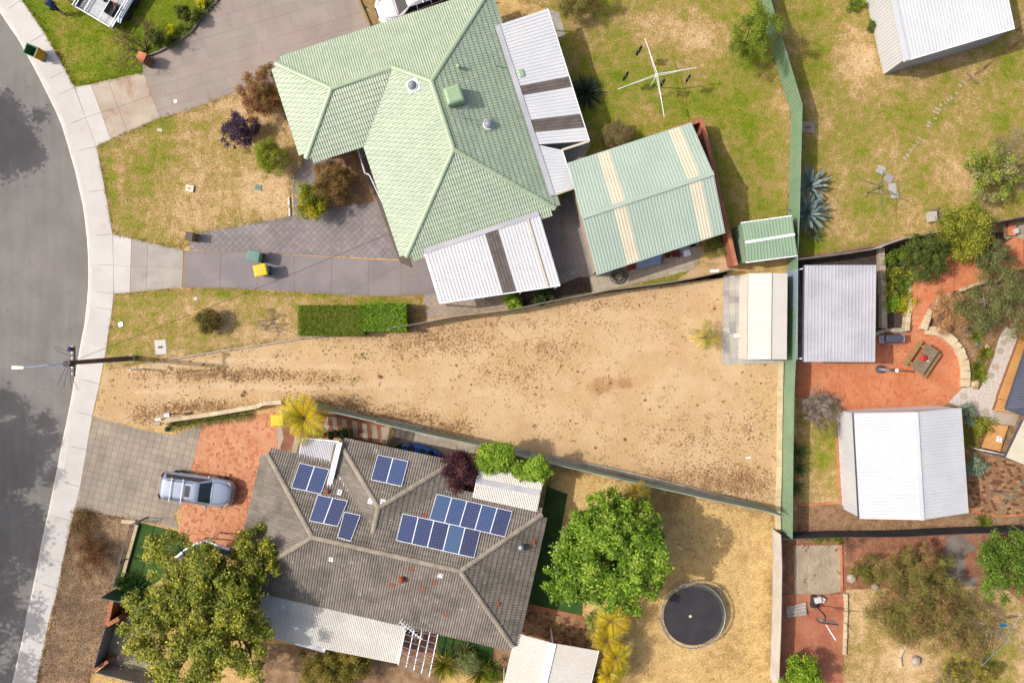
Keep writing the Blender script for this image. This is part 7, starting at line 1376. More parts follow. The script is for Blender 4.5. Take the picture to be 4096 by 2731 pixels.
def garment(label, s_, z, m, w_, h_, rot, m2=None):
    p = G1(s_, z); t = thing('garment', p-Vector((0, 0, h_)), label, 'clothing', None); d = Vector((math.cos(rot), math.sin(rot), 0)); n = Vector((-d.y, d.x, 0)); r0 = []; 
    def cloth(z0, z1, wa, wb, mm, nm):
        rows = []
        for j in range(5):
            q = j/4; zz = p.z-z0-(z1-z0)*q; ww = wa+(wb-wa)*q; rows.append([Vector((p.x, p.y, zz))+d*ww*(i/8-.5)+n*(.11*math.sin(i*1.7+j*.8)*(.4+.6*j/4)) for i in range(9)])
        back = [[v+n*.012 for v in r_] for r_ in rows]; mb = MB(); mb.loft(rows, False, False, False); mb.loft(back, False, False, False); mb.build(nm, mm, t, smooth=True)
    cloth(0, h_*.62, w_, w_*.85, m, 'body'); cloth(h_*.62+.001, h_, w_*.85, w_*1.0, m2 or m, 'hem')
    for f in (-.35, .35): MB().box(p+d*w_*f, (.02, .04, .06), rot).build('peg', 'bin_yellow', t)
garment('dark blue shirt hung nearest the bare dry patch of the green lawn', 'a2 1150,430', 2.15, 'blue_cloth', .5, .7, R(55)); garment('dark blue shirt hung on the patio side of the clothes line', 'a2 1030,660', 2.15, 'blue_cloth', .5, .7, R(55)); garment('blue and yellow top hung nearest the clothes line post', 'a2 1360,725', 2.15, 'blue_cloth', .45, .75, R(55), 'yellow_cloth'); garment('blue and yellow top hung on the fence side of the clothes line', 'a2 1590,690', 2.15, 'blue_cloth', .45, .75, R(55), 'yellow_cloth'); garment('pale blue cloth pegged on the lower lawn clothes line', 'd3 2130,1065', 2.05, 'pale_blue_cloth', .4, .4, R(15))
# ------------------------------------------------------------------ trampoline
pc = W((2771, 2462), .85); tm = thing('trampoline', Vector((pc.x, pc.y, 0)), 'round black trampoline on the dry sandy back yard', 'trampoline'); Rf = 2.0; Rm = 1.8; zt = .85
def ringpts(r_, z, n=48): return [(pc.x+r_*math.cos(2*math.pi*i/n), pc.y+r_*math.sin(2*math.pi*i/n), z) for i in range(n+1)]
mb = MB(); mb.tube(ringpts(Rf, zt), .035, 8, cap=False); mb.build('frame', 'galv', tm, smooth=True); MB().prism([p[:2] for p in ringpts(Rm, 0)[:-1]], zt-.006, zt+.004, True).build('bed', 'trampoline_mat', tm)
for i in range(80):
    a = 2*math.pi*i/80; MB().tube([(pc.x+(Rm-.01)*math.cos(a), pc.y+(Rm-.01)*math.sin(a), zt+.005), (pc.x+Rf*math.cos(a), pc.y+Rf*math.sin(a), zt)], .014, 4).build('spring', 'galv', tm)
for i in range(4):
    a = 2*math.pi*i/4+.5; mb = MB(); q = [(pc.x+Rf*math.cos(a+o_), pc.y+Rf*math.sin(a+o_), z) for o_, z in ((-.3, zt), (-.3, .03), (.3, .03), (.3, zt))]; mb.tube(q, .025, 6); mb.build('leg', 'galv', tm)
p = G1('d2 1598,970', .86); MB().lathe((p.x, p.y, zt+.006), [(.09, 0), (.07, .004), (.01, .006)], 12).build('bed_badge', 'drybrown' if False else 'cream_sheet', tm)
ld = thing('trampoline_ladder', G1('d2 1870,800'), 'short steel ladder hooked on the trampoline rim', 'ladder'); a, b_ = G('d2 1840,730 1875,785', .8)
for q in (a, b_): MB().tube([q, Vector((q.x+.3, q.y+.15, .02))], .018, 6).build('rail', 'galv', ld)
for f in (.2, .5, .8): MB().tube([a.lerp(Vector((a.x+.3, a.y+.15, .02)), f), b_.lerp(Vector((b_.x+.3, b_.y+.15, .02)), f)], .016, 6).build('rung', 'galv', ld)
# ------------------------------------------------------------------ patio things
cz = lambda x, y: (3400+x/4.9, 1260+y/4.9)
pc2 = W(cz(1468, 868), .75); ang = R(56); t = thing('picnic_table', Vector((pc2.x, pc2.y, .036)), 'weathered timber picnic table with attached benches on the terracotta patio', 'table'); M = Matrix.Translation((pc2.x, pc2.y, .036)) @ Matrix.Rotation(ang, 4, 'Z')
for i in range(4): MB().box(M @ Vector((0, -.315+.21*i, .73)), (1.75, .2, .04), ang).build('top_board', 'timber_grey', t)
for s_ in (-1, 1):
    for k in range(2): MB().box(M @ Vector((0, s_*(.68+.125*k)-.06*s_, .43)), (1.8, .115, .04), ang).build('bench_board', 'timber_tan', t)
for x in (-.62, .62):
    MB().bar(M @ Vector((x, -.85, .37)), M @ Vector((x, .85, .37)), .06, .09).build('bench_beam', 'timber_tan', t); MB().bar(M @ Vector((x, -.4, .66)), M @ Vector((x, .4, .66)), .06, .09).build('top_beam', 'timber_tan', t)
    for s_ in (-1, 1): MB().bar(M @ Vector((x+.065, s_*.62, .0)), M @ Vector((x+.065, s_*.25, .7)), .09, .06).build('leg', 'timber_tan', t)
bgp = W(cz(1440, 840), .85); t = thing('bag', Vector((bgp.x, bgp.y, .785)), 'bright red bag lying on the picnic table', 'bag'); mb = MB(); mb.loft([[Vector((bgp.x, bgp.y, .788))+Vector((x*k, y*k, z)) for x, y in ((-.19, -.16), (0, -.19), (.17, -.17), (.2, 0), (.16, .15), (0, .18), (-.18, .17), (-.2, 0))] for k, z in ((.85, 0), (1, .06), (.9, .15), (.5, .2))]); mb.build('bag_body', 'red_bag', t, bevel=.03); MB().tube([(bgp.x-.1, bgp.y+.1, .99), (bgp.x-.1, bgp.y, 1.05), (bgp.x-.1, bgp.y-.1, .99)], .02, 6).build('strap', 'terracotta', t)
t = thing('cloth', W(cz(1518, 895), .79), 'small white cloth beside the red bag on the picnic table', 'cloth'); p = W(cz(1518, 895), .79); MB().box((p.x, p.y, .80), (.14, .08, .03), R(-30)).build('fold', 'sack', t, bevel=.012); MB().box((p.x+.05, p.y-.03, .805), (.06, .12, .025), R(-30)).build('corner', 'sack', t, bevel=.01)
bq = W(cz(820, 462), .9); t = thing('barbecue', Vector((bq.x, bq.y, .036)), 'dark hooded gas barbecue with grey side shelves by the limestone wall', 'barbecue'); M = Matrix.Translation((bq.x, bq.y, .036)) @ Matrix.Rotation(R(4), 4, 'Z')
MB().box(M @ Vector((0, 0, .55)), (.85, .5, .6), R(4)).build('cabinet', 'steel', t, bevel=.02); mb = MB(); mb.loft([[M @ Vector((x, y*w_, z)) for x in (-.45,) for y in (0,)] if False else [M @ Vector((-.45, -w_, z)), M @ Vector((.45, -w_, z)), M @ Vector((.45, w_, z)), M @ Vector((-.45, w_, z))] for w_, z in ((.27, .86), (.28, 1.0), (.2, 1.14), (.08, 1.2))]); mb.build('hood', 'dark_roof', t, bevel=.04)
for s_ in (-1, 1): MB().box(M @ Vector((s_*.63, 0, .88)), (.33, .5, .05), R(4)).build('side_shelf', 'galv', t, bevel=.03)
MB().tube([M @ Vector((-.3, -.3, 1.0)), M @ Vector((-.28, -.34, 1.0)), M @ Vector((.28, -.34, 1.0)), M @ Vector((.3, -.3, 1.0))], .016, 6).build('hood_handle', 'steel', t)
for a in (-1, 1):
    for b2 in (-1, 1): MB().box(M @ Vector((a*.38, b2*.2, .13)), (.05, .05, .26), R(4)).build('leg', 'black', t)
fp = W(cz(578, 1060), .3); t = thing('fire_pot', Vector((fp.x, fp.y, .036)), 'round dark fire pot with tall grey flue pipe on the patio', 'heater'); MB().lathe((fp.x, fp.y, .036), [(.12, 0), (.16, .08), (.24, .25), (.245, .4), (.2, .5), (.1, .58), (.07, .6)], 20).build('pot', 'dark_roof', t, smooth=True); MB().tube([(fp.x, fp.y, .6), (fp.x, fp.y, 2.4)], .085, 14).build('flue', 'fibro_mauve', t, smooth=True); MB().lathe((fp.x, fp.y, 2.4), [(.085, 0), (.1, .02), (.1, .08), (.085, .1)], 14).build('flue_rim', 'white_paint', t)
kp = G1('c1 1478,1014', .3); t = thing('kayak', Vector((kp.x, kp.y, .011)), 'bright blue sit-on kayak lying beside the grey roof', 'kayak'); M = Matrix.Translation((kp.x, kp.y, .011)) @ Matrix.Rotation(R(-14), 4, 'Z'); mb = MB(); rg = []
for x, w_, z1 in ((-1.25, .03, .3), (-1.15, .16, .32), (-.9, .28, .32), (-.4, .36, .31), (.3, .37, .31), (.9, .28, .32), (1.2, .16, .33), (1.32, .03, .34)): rg.append([M @ Vector((x, y*w_, z)) for y, z in ((-1, z1), (-.95, z1*.5), (-.5, .02), (.5, .02), (.95, z1*.5), (1, z1), (.7, z1+.02), (0, z1+.03), (-.7, z1+.02))])
mb.loft(rg); mb.build('hull', 'kayak_blue', t, smooth=True)
for x, l in ((-.62, .42), (.1, .3), (.62, .4)): MB().lathe(M @ Vector((x, 0, .345)), [(l*.55, 0), (l*.5, .012), (.01, .005)], 14).build('seat_well', 'black', t)
for x in (-1.0, 1.0): MB().lathe(M @ Vector((x, 0, .345)), [(.09, 0), (.09, .02), (.01, .025)], 14).build('hatch', 'black', t)
MB().box(M @ Vector((.62, .0, .46)), (.08, .4, .25), R(-14)).build('backrest', 'black', t, bevel=.03)
# behind the garage
p = G1('b2 962,955', .1); t = thing('hose_coil', Vector((p.x, p.y, .03)), 'coil of black irrigation pipe on the slabs behind the garage', 'hose'); 
for i in range(9): rr = random.uniform(.2, .5); ox, oy = random.uniform(-.12, .12), random.uniform(-.15, .12); MB().tube([(p.x+ox+rr*math.cos(a), p.y+oy+rr*.95*math.sin(a), .05+.02*i+.01*math.sin(3*a)) for a in np.linspace(0, 6.29, 25)], .014, 5).build('loop', 'black', t)
t = thing('white_board', G1('b2 1230,825'), 'pale blue-white board leaning behind the garage', 'board'); q = G('b2 1110,830 1335,755 1332,840 1115,893', .4); MB().loft([[Vector((v.x, v.y, z)) for v, z in zip(q, (.85, .85, .35, .35))], [Vector((v.x, v.y, z-.04)) for v, z in zip(q, (.85, .85, .35, .35))]]).build('panel', 'tarp_blue', t); 
for v in (q[0], q[1], q[2], q[3]): MB().tube([(v.x, v.y, .02), (v.x, v.y, .33)], .02, 6).build('leg', 'galv', t)
for s_, r_, lb in (('b2 1395,760', .2, 'smaller terracotta pot behind the garage'), ('b2 1460,745', .27, 'larger terracotta pot behind the garage')):
    p = G1(s_, .4); t = thing('plant_pot', Vector((p.x, p.y, .024)), lb, 'pot'); MB().lathe((p.x, p.y, .024), [(r_*.6, 0), (r_*.9, .34), (r_, .36), (r_, .42), (r_*.85, .42), (r_*.75, .2)], 18).build('pot', 'terracotta', t); MB().lathe((p.x, p.y, .2), [(r_*.75, 0), (.01, .02)], 16).build('soil', 'mulch_dark', t)
t = thing('tub', G1('b2 1490,770'), 'small purple tub beside the larger terracotta pot', 'tub'); p = G1('b2 1492,765', .3); MB().lathe((p.x, p.y, .024), [(.1, 0), (.14, .3), (.12, .3), (.1, .1)], 14).build('tub', 'purple_tub', t); MB().lathe((p.x, p.y, .33), [(.145, 0), (.145, .02), (.02, .03)], 14).build('rim', 'purple_tub', t)
cover('white foam sheet on the slabs behind the garage', 'b2 1565,745', .42, .36, 'white_paint', R(18), .08, 'foam_sheet', 'sheet'); cover('grey plastic lid behind the garage wall', 'b2 1530,705', .5, .35, 'zinc_roof', R(18), .12, 'storage_lid', 'lid'); cover('orange brick pile at the end of the garage slabs', 'b2 1715,655', .35, .3, 'brick_terra', R(18), .25, 'brick_pile', 'bricks'); cover('tan wooden crate at the end of the garage slabs', 'b2 1660,670', .3, .3, 'timber_tan', R(18), .25, 'crate', 'crate'); cover('pale block next to the orange brick pile', 'b2 1755,635', .26, .26, 'timber_grey', R(18), .15, 'timber_block', 'block'); cover('dark blue tub behind the garage near the crate', 'b2 1615,675', .22, .22, 'blue_cloth', R(18), .3, 'tub', 'tub'); cover('rusty tray beside the pale blue-white board', 'b2 1065,868', .55, .4, 'terracotta', R(18), .1, 'tray', 'tray'); cover('white broken sheet by the corrugated fence on the sand pad', 'b2 1815,905', .55, .16, 'white_paint', R(5), .04, 'broken_sheet', 'sheet')
cover('thin white pipe offcut on the bare lot', 'c2 2118,1075', .28, .08, 'white_paint', R(5), .05, 'pipe_offcut', 'pipe')
# side lawn things
for s_, r_, lb in (('a3 1010,1525', -25, 'tilted pale concrete slab at the brick-row end of the slab row'), ('b3 1080,77', -30, 'second pale concrete slab in the row under the clothes line'), ('b3 1115,155', 0, 'third grey concrete slab in the row'), ('b3 1130,220', 4, 'last grey concrete slab in the row beside the timber')): cover(lb, s_, .5, .48, 'slab_pale', R(r_), .06, 'concrete_slab', 'slab')
cover('small orange timber blocks at the clothes line', 'b3 865,225', .3, .2, 'timber_tan', R(30), .1, 'timber_block', 'block'); cover('short pine board beside the last grey slab', 'b3 1155,185', .1, .42, 'timber_tan', R(3), .08, 'timber_board', 'board')
t = thing('brick_row', G1('a3 1700,850'), 'broken row of loose bricks trailing across the side lawn', 'bricks'); rr = random.Random(4)
br = [(2275, 180), (2245, 205), (2260, 240), (2240, 265), (2280, 265)]+[(2270-i*26, 352+i*24) for i in range(4)]+[(2170, 440), (2120, 470), (2085, 490)]+[(2050-i*27, 512+i*24) for i in range(6)]+[(1880, 645), (1860, 665), (1810, 710), (1770, 760), (1745, 735), (1720, 770), (1690, 840), (1640, 880), (1610, 900), (1590, 930), (1545, 945), (1530, 985), (1505, 975), (1490, 1005), (1515, 1015), (1495, 1060), (1445, 1105), (1430, 1130), (1350, 1240), (1335, 1280), (1310, 1310), (1275, 1350), (1250, 1395), (1220, 1420)]
bme = MB().box((0, 0, .03), (.23, .11, .07)).mesh('brick'); bme.materials.append(MATS['brick_cream']); bm2 = MB().box((0, 0, .03), (.23, .11, .07)).mesh('brick'); bm2.materials.append(MATS['brick_brown'])
for x, y in br:
    p = G1('a3 %d,%d' % (x, y)); ob = bpy.data.objects.new('brick', bm2 if x > 1800 else bme); C.objects.link(ob); ob.parent = t; ob.matrix_parent_inverse = Matrix.Translation(-wloc(t)); ob.location = (p.x, p.y, .0); ob.rotation_euler = (0, 0, R(-45)+rr.uniform(-.25, .25)+(R(90) if x > 1800 else 0))
t = thing('timber_board', G1('a3 1830,700'), 'weathered grey board lying across the brick row', 'board'); a, b_ = G('a3 1780,650 1870,745', .1); MB().bar(a, b_, .12, .05).build('plank', 'timber_grey', t, bevel=.008); MB().bar(a.lerp(b_, .6)+Vector((.12, -.05, -.03)), b_+Vector((.1, .02, -.03)), .08, .04).build('offcut', 'timber_tan', t)
t = thing('wood_pile', G1('b3 1550,405'), 'heap of grey pruned sticks at the lawn edge', 'wood pile')
for i in range(60): p = G1('b3 %d,%d' % (random.randint(1490, 1620), random.randint(350, 460)), .1); a = random.gauss(.1, .35); L = random.uniform(.3, .8); MB().tube([(p.x-L/2*math.cos(a), p.y-L/2*math.sin(a), random.uniform(.04, .3)), (p.x+L/2*math.cos(a), p.y+L/2*math.sin(a), random.uniform(.04, .3))], .016, 4).build('stick', 'twig_grey', t)
cover('pale metal box beside the heap of sticks', 'b3 1453,425', .5, .62, 'slab_pale', R(5), .35, 'metal_box', 'box')
cover('orange brick stack on the brown tiles at the dark blue fence', 'b3 2160,545', .5, .7, 'brick_terra', R(-5), .3, 'brick_stack', 'bricks'); cover('white boxes on the orange brick stack', 'b3 2185,555', .3, .3, 'off_white', R(20), .45, 'box', 'box')
flat('paved_corner', G('b3 2100,500 2290,470 2290,620 2210,700 2110,600'), .04, 'slab_grey')
def rock(label, s_, r_, m):
    p = G1(s_, r_*.5); t = thing('rock', Vector((p.x, p.y, 0)), label, 'rock'); mb = MB(); rr = random.Random(int(abs(p.x)*100)); rings = []
    for k, z in ((.8, 0), (1.0, .3), (.85, .6), (.45, .82)): rings.append([Vector((p.x+r_*k*rr.uniform(.8, 1.15)*math.cos(a), p.y+r_*k*rr.uniform(.8, 1.15)*math.sin(a), z*r_*1.1)) for a in np.linspace(0, 5.5, 8)])
    mb.loft(rings); mb.build('stone', m, t, bevel=.02)
rock('cream rock above the yellow-green strap plant', 'c3 1970,82', .2, 'rock'); rock('cream boulder group at the end of the curved wall', 'c3 1860,415', .32, 'rock'); rock('blue-grey rock by the dry bed', 'c3 1875,60', .2, 'rock_blue'); rock('dark blue-grey rock between two strap plants', 'c3 1905,222', .16, 'rock_blue'); rock('blue-grey rock under the gum', 'b3 1790,1430', .18, 'rock_blue'); rock('pale driftwood stump by the cream paving', 'd3 750,630', .35, 'bark_pale'); rock('weathered white stump in the ringed bed', 'd3 1330,1370', .35, 'bark_pale'); rock('small pale stump at the bottlebrush edge', 'd3 965,705', .25, 'bark_pale')
# lower right court
t = thing('roof_sheet_stack', G1('d3 255,905'), 'stack of grey corrugated roof sheets on the red paving', 'roof sheets')
for i in range(4): a, b_, cc, dd = G('d3 160,%d 335,%d 345,%d 168,%d' % (890+i*22, 842+i*28, 870+i*28, 915+i*20), .1); ribbed(t, a+Vector((0, 0, .04*i)), dd+Vector((0, 0, .04*i)), cc+Vector((0, 0, .04*i)), b_+Vector((0, 0, .04*i)), 'fibro', 'super', name='sheet', solo=True)
p = G1('d3 412,828'); t = thing('basketball_stand', p, 'portable basketball stand with black-edged backboard on the red paving', 'basketball hoop'); MB().box((p.x, p.y, .15), (.5, .75, .26), R(-5)).build('base', 'black', t, bevel=.04); bp = G1('d3 530,1015', 2.4); MB().tube([(p.x+.05, p.y-.25, .2), p.lerp(bp, .55)+Vector((.1, -.1, .3)), bp+Vector((-.05, .12, -.1))], .045, 8).build('pole', 'black', t)
MB().box(bp, (1.05, .04, .62), R(-8)).build('backboard', 'lamp_lens', t)
for dz, sx, sz in ((.31, 1.1, .05), (-.31, 1.1, .05)): MB().box(bp+Vector((0, -.012, dz)), (sx, .06, sz), R(-8)).build('board_edge', 'black', t)
for sx in (-.53, .53): MB().box(bp+Vector((sx*math.cos(R(8)), -sx*math.sin(R(8))-.012, 0)), (.05, .06, .6), R(-8)).build('board_edge', 'black', t)
MB().tube([(bp.x+.23*math.cos(a)-.02, bp.y-.28+.23*math.sin(a), bp.z-.2) for a in np.linspace(0, 6.29, 20)], .01, 5).build('hoop', 'orange_paint', t)
a, b_ = G1('d3 520,1045', 2.0), G1('d3 605,1180', 2.0); MB().tube([a, b_], .03, 8).build('extension_arm', 'white_paint', t)
cover('pale sack lying on the basketball stand base', 'd3 425,805', .4, .34, 'sack', R(15), .46, 'sand_sack', 'sack'); cover('white printed box beside the basketball stand', 'd3 470,808', .34, .3, 'off_white', R(-30), .3, 'box', 'box'); cover('terracotta brick beside the basketball stand base', 'd3 465,855', .2, .2, 'terracotta', R(5), .15, 'brick', 'brick'); cover('two tan bricks near the stack of roof sheets', 'd3 178,870', .24, .16, 'timber_tan', R(20), .1, 'brick', 'brick'); cover('loose tan brick near the basketball pole', 'd3 395,900', .22, .11, 'timber_tan', R(30), .08, 'brick', 'brick')
p = G1('d0 1078,1052', .4); t = thing('drum', Vector((p.x, p.y, .014)), 'black drum in the concrete courtyard corner', 'drum'); MB().lathe((p.x, p.y, .014), [(.19, 0), (.2, .5), (.17, .5), (.16, .1)], 18).build('drum', 'black', t); MB().lathe((p.x, p.y, .3), [(.16, 0), (.01, .01)], 16).build('water', 'glass_dark', t)
# corner verandah of the grey-tiled house under the olive tree, old aerial on the verandah
t = thing('verandah_beam', G1('d0 1700,330'), 'white verandah beam edge between the brick driveway and the olive tree', 'beam'); q = G('d0 1540,470 1700,345 1840,295 2060,370', 2.2)
for a, b_ in zip(q, q[1:]): MB().bar(a, b_, .14, .16).build('beam', 'white_paint', t); MB().bar(a+Vector((.2, -.25, -.03)), b_+Vector((.2, -.25, -.03)), .5, .03).build('eave_board', 'dark_roof', t)
for p in q: MB().tube([(p.x+.02, p.y-.05, 0), (p.x+.02, p.y-.05, 2.12)], .05, 8).build('post', 'white_paint', t)
p0 = onplane(PX('d1 1400,1060')[0], SWm+Vector((0, 0, .3)), nS); p0.z = 2.4; aerial(p0, (.78, -.62, 0), 9, 1.6, .5, .2, .9, 'old white television antenna over the pergola frame', 'white_paint')
p0 = onplane(PX('c1 640,1372')[0], NWm, nN); t = thing('chimney_cap', p0, 'small terracotta-tipped flue beside the white box gutter', 'flue'); MB().box(p0+Vector((0, 0, .1)), (.2, .22, .3), R(-13)).build('flue', 'terracotta', t); MB().box(p0+Vector((-.2, 0, .05)), (.3, .14, .06), R(-13)).build('flashing', 'galv', t)
for s_, o, n, m_, lb in (('c1 745,1385', NWm, nN, 'white_paint', 'pale translucent tile beside the box gutter'), ('c1 1025,1465', WNW, nWn, 'white_paint', 'pale translucent tile beside the west hip of the wing'), ('c1 1135,1470', WNW, nWn, 'white_paint', 'pale translucent tile beside the east hip of the wing'), ('d1 675,460', SWm, nS, 'white_paint', 'pale translucent tile on the shaded slope beside the olive tree'), ('d1 1650,605', SWm, nS, 'white_paint', 'pale translucent tile near the east end of the ridge'), ('d1 1225,695', SWm, nS, 'terracotta', 'single red replacement tile below the ball vent'), ('d1 1395,548', SWm, nS, 'terracotta', 'single red replacement tile under the ridge'), ('d1 1495,722', SWm, nS, 'terracotta', 'single red replacement tile in mid slope'), ('d1 1595,665', SWm, nS, 'terracotta', 'single red replacement tile below the pale ridge tile'), ('d1 1708,960', SWm, nS, 'terracotta', 'red replacement tiles above the pergola'), ('d1 2160,855', NEm, nE, 'terracotta', 'red replacement tiles on the east slope'), ('d2 185,300', NEm, nE, 'terracotta', 'red replacement tile at the east eave'), ('d1 1510,70', NWm, nN, 'terracotta', 'red replacement tile beside the ridge-side solar row'), ('d1 1040,55', NWm, nN, 'terracotta', 'red replacement tile at the west valley')):
    p0 = onplane(PX(s_)[0], o+n*.05, n); M = Matrix(((NEm-NWm).normalized(), n.cross((NEm-NWm).normalized()), n)).transposed(); MB().box(p0, (.28, .3, .03), M=M).build('replacement_tile', m_, th_, label=lb)
# ------------------------------------------------------------------ small vegetation cover
def tufts(name, label, polys, n, L, pal, m='dry', weight=None, w_=.012, up=1.0, blades_=3, z=.01):
    pts = []
    for poly in polys:
        xs = [p[0] for p in poly]; ys = [p[1] for p in poly]; q = np.c_[rng.uniform(min(xs), max(xs), n*3), rng.uniform(min(ys), max(ys), n*3)]; q = q[inside_np(q, [(p[0], p[1]) for p in poly])]
        if weight is not None: q = q[rng.random(len(q)) < weight(q[:, 0], q[:, 1])]
        pts.append(q[:n])
    q = np.concatenate(pts); q = np.repeat(q, blades_, axis=0)+rng.normal(0, L*.25, (len(q)*blades_, 2)); n = len(q); pos = np.c_[q, np.full(n, z)]
    d = unit(np.c_[rng.normal(size=(n, 2)), np.abs(rng.normal(size=n))*up]); s_ = unit(np.cross(d, rng.normal(size=(n, 3)))); LL = L*rng.uniform(.5, 1.4, n)[:, None]; B = s_*w_*rng.uniform(.6, 1.4, n)[:, None]
    P = np.stack([pos-B, pos+B, pos+d*LL+B*.3, pos+d*LL-B*.3], axis=1); pl = np.array(PAL[pal] if isinstance(pal, str) else pal); col = np.minimum(1.5*pl[rng.integers(0, len(pl), n)]*rng.uniform(.75, 1.25, n)[:, None], .7)
    o = link(name, quads_mesh(name, P, col), None, m); tag(o, label, 'grass', kind='stuff')
dryb = [('v 520,860', 190, 16, .8), ('v 760,870', 70, 14, .5), ('v 480,935', 150, 16, .9), ('v 340,960', 50, 20, .6), ('v 760,925', 90, 18, .9), ('v 900,960', 90, 22, .9), ('v 1040,980', 70, 18, .6), ('v 1000,790', 140, 26, .35), ('v 900,760', 140, 14, .3), ('v 1180,740', 120, 16, .25), ('v 1270,800', 60, 30, .3), ('v 1180,860', 90, 30, .3), ('v 1600,1000', 130, 50, .12), ('v 1500,1100', 250, 30, .2), ('v 1700,1110', 100, 45, .25)]
def clumpy(bl, base=.02, thr=.55):
    ph = rng.uniform(0, 50, (8, 3))
    def f(x, y):
        k = np.zeros_like(x)
        for i in range(8): a = ph[i, 0]; k += np.sin(x*(1.3+.5*i)*math.cos(a)+y*(1.3+.5*i)*math.sin(a)+ph[i, 1])
        return np.clip(blobsum(x, y, base, bl)*(k/4 > (thr-.5)*2), 0, 1)
    return f
LP = [(p.x, p.y) for p in LOT]
tufts('dead_weed', 'dead brown weeds scattered over the bare sandy lot', [LP], 15000, .09, 'deadweed', weight=clumpy(dryb, .09, .5), w_=.012, up=.8, blades_=6)
tufts('weed_cover', 'green weeds scattered over the bare sandy lot', [LP], 3000, .11, 'lime', 'blade', weight=clumpy([('v 830,812', 50, 14, .8), ('v 740,815', 40, 12, .5), ('v 430,825', 50, 10, .6), ('v 730,875', 25, 20, .5), ('v 1215,895', 16, 14, .7), ('v 1300,690', 90, 9, .5), ('v 1750,1000', 60, 60, .1), ('v 1500,1140', 200, 25, .2), ('v 1400,700', 200, 14, .15)], .012), w_=.02, up=.6, blades_=6)
pts = rng.uniform((LOT[0].x, -9), (21, 9), (2600, 2)); pts = pts[inside_np(pts, LP)]; pts = pts[rng.random(len(pts)) < clumpy(dryb, .22, .52)(pts[:, 0], pts[:, 1])][:420]; mb = []; col = []
for x, y in pts:
    k = 14; r_ = random.uniform(.03, .1)*random.uniform(.5, 1.5); d = unit(np.c_[rng.normal(size=(k, 2)), np.abs(rng.normal(size=k))*.8]); o = np.array([x, y, .01]); s_ = unit(np.cross(d, rng.normal(size=(k, 3))))*r_*.16
    mb.append(np.stack([o-s_, o+s_, o+d*r_+s_, o+d*r_-s_], axis=1)); cc = np.array(random.choice(PAL['deadweed']+PAL['olive'][:1]))*1.5; col.append(np.repeat(cc[None], k, 0))
tag(link('weed_tuft', quads_mesh('weed_tuft', np.concatenate(mb), np.concatenate(col)), None, 'dry'), 'small dark weed tufts dotted over the bare sandy lot', 'weeds', kind='stuff')
for i, (nm, n, pal, L, lb) in enumerate((('front_lawn', 9000, 'lime', .05, 'short bright grass blades of the lawn by the cage trailer'), ('front_lawn.001', 9000, 'straw', .05, 'dry grass blades of the lawn before the green-tiled house'), ('front_lawn.002', 5000, 'straw', .05, 'dry grass blades of the strip lawn beside the hedge'), ('back_lawn', 16000, 'lime', .05, 'green grass blades of the lawn round the washing'), ('side_yard_lawn', 14000, 'olive', .06, 'patchy grass blades of the lawn with the agaves'), ('back_yard', 12000, 'straw', .06, 'dry straw grass blades round the trampoline'), ('nature_strip', 5000, 'deadweed', .07, 'dry litter and grass of the nature strip'))):
    ob = bpy.data.objects.get(nm)
    if ob:
        v = np.array([x.co for x in ob.data.vertices]); pi = rng.integers(0, len(v), n); q = v[pi]+np.c_[rng.uniform(-.15, .15, (n, 2)), np.zeros(n)]; q = np.repeat(q, 3, axis=0)+np.c_[rng.normal(0, .02, (n*3, 2)), np.zeros(n*3)]
        d = unit(np.c_[rng.normal(size=(n*3, 2)), np.abs(rng.normal(size=n*3))]); s_ = unit(np.cross(d, rng.normal(size=(n*3, 3))))*.008; P = np.stack([q-s_, q+s_, q+d*L+s_*.3, q+d*L-s_*.3], axis=1); pl = np.array(PAL[pal]+(PAL['lime'] if pal == 'straw' and i < 3 else [])+(PAL['straw'] if pal == 'olive' else []))
        tag(link('grass', quads_mesh('grass', P, pl[rng.integers(0, len(pl), n*3)]*rng.uniform(.8, 1.2, n*3)[:, None]), None, 'dry' if pal != 'lime' else 'blade'), lb, 'grass', kind='stuff')
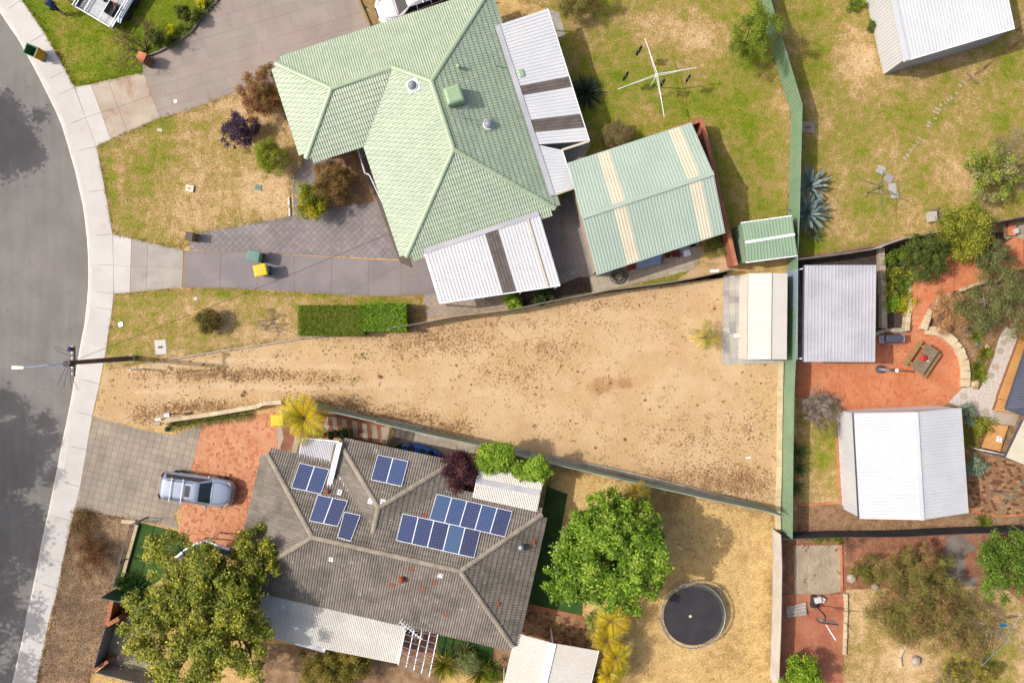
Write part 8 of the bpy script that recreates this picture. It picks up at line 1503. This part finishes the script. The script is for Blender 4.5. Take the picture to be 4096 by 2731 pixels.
lit = [c(200, 160, 116), c(150, 104, 76), c(122, 84, 62), c(220, 186, 140), c(168, 120, 84)]
for lb, polys, n in (('leaf litter on the red mulch round the bottlebrush', [G('d3 660,300 1600,260 1580,700 700,720'), G('d3 140,290 640,290 230,340 160,760')], 2600), ('leaf litter on the brown bed south of the large white shed', [G('c3 245,1500 700,1540 d3 1700,110 1700,180 220,230'), G('c3 1760,640 1980,780 1900,1000 1790,1220')], 1800), ('dry litter over the nature strip soil', [G('d0 640,120 1100,120 980,760 800,1560 350,1560')], 2200), ('dry litter on the garden beds of the terracotta patio', [G('b3 1650,1300 2290,1000 2290,1500 1700,1500'), G('c3 1750,0 2050,0 1950,400 1840,420')], 1200), ('dry leaf litter on the bed under the green eave', [G('a1 520,1480 1000,1280 b1 1080,280 700,340 560,350')], 900)):
    tufts('leaf_litter', lb, polys, n, .055, lit, w_=.012, up=.15, blades_=2, z=.03)
pf = thing('pipe_rail', G1('c0 1530,190'), 'thin grey pipe rail between the strip lawn and the bare lot', 'rail'); q = G('c0 1530,190 2040,108 c1 0,72 380,10 b1 620,1490', .35)
for a, b_ in zip(q, q[1:]): MB().tube([a, b_], .022, 6).build('rail', 'galv', pf); MB().tube([(a.x, a.y, 0), a], .025, 6).build('post', 'galv', pf)
# fallen leaves on the road and lawns
P = []; col = []
q = np.c_[rng.uniform(-32, -26.5, 150), rng.uniform(-21, 21, 150)]
road_p = [(p.x, p.y) for p in KERB]+[(p.x, p.y) for p in left[::-1]]; q = q[inside_np(q, road_p)]
d = unit(np.c_[rng.normal(size=(len(q), 2)), np.zeros(len(q))]); s_ = np.c_[-d[:, 1], d[:, 0], np.zeros(len(q))]*.02; o = np.c_[q, np.full(len(q), -.105)]
tag(link('fallen_leaf', quads_mesh('fallen_leaf', np.stack([o-s_, o+d*.07-s_*.4, o+d*.12+s_, o+d*.03+s_], axis=1), np.array(PAL['straw'])[rng.integers(0, 3, len(q))]*1.2), None, 'dry'), 'pale fallen leaves lying on the asphalt', 'leaves', kind='stuff')
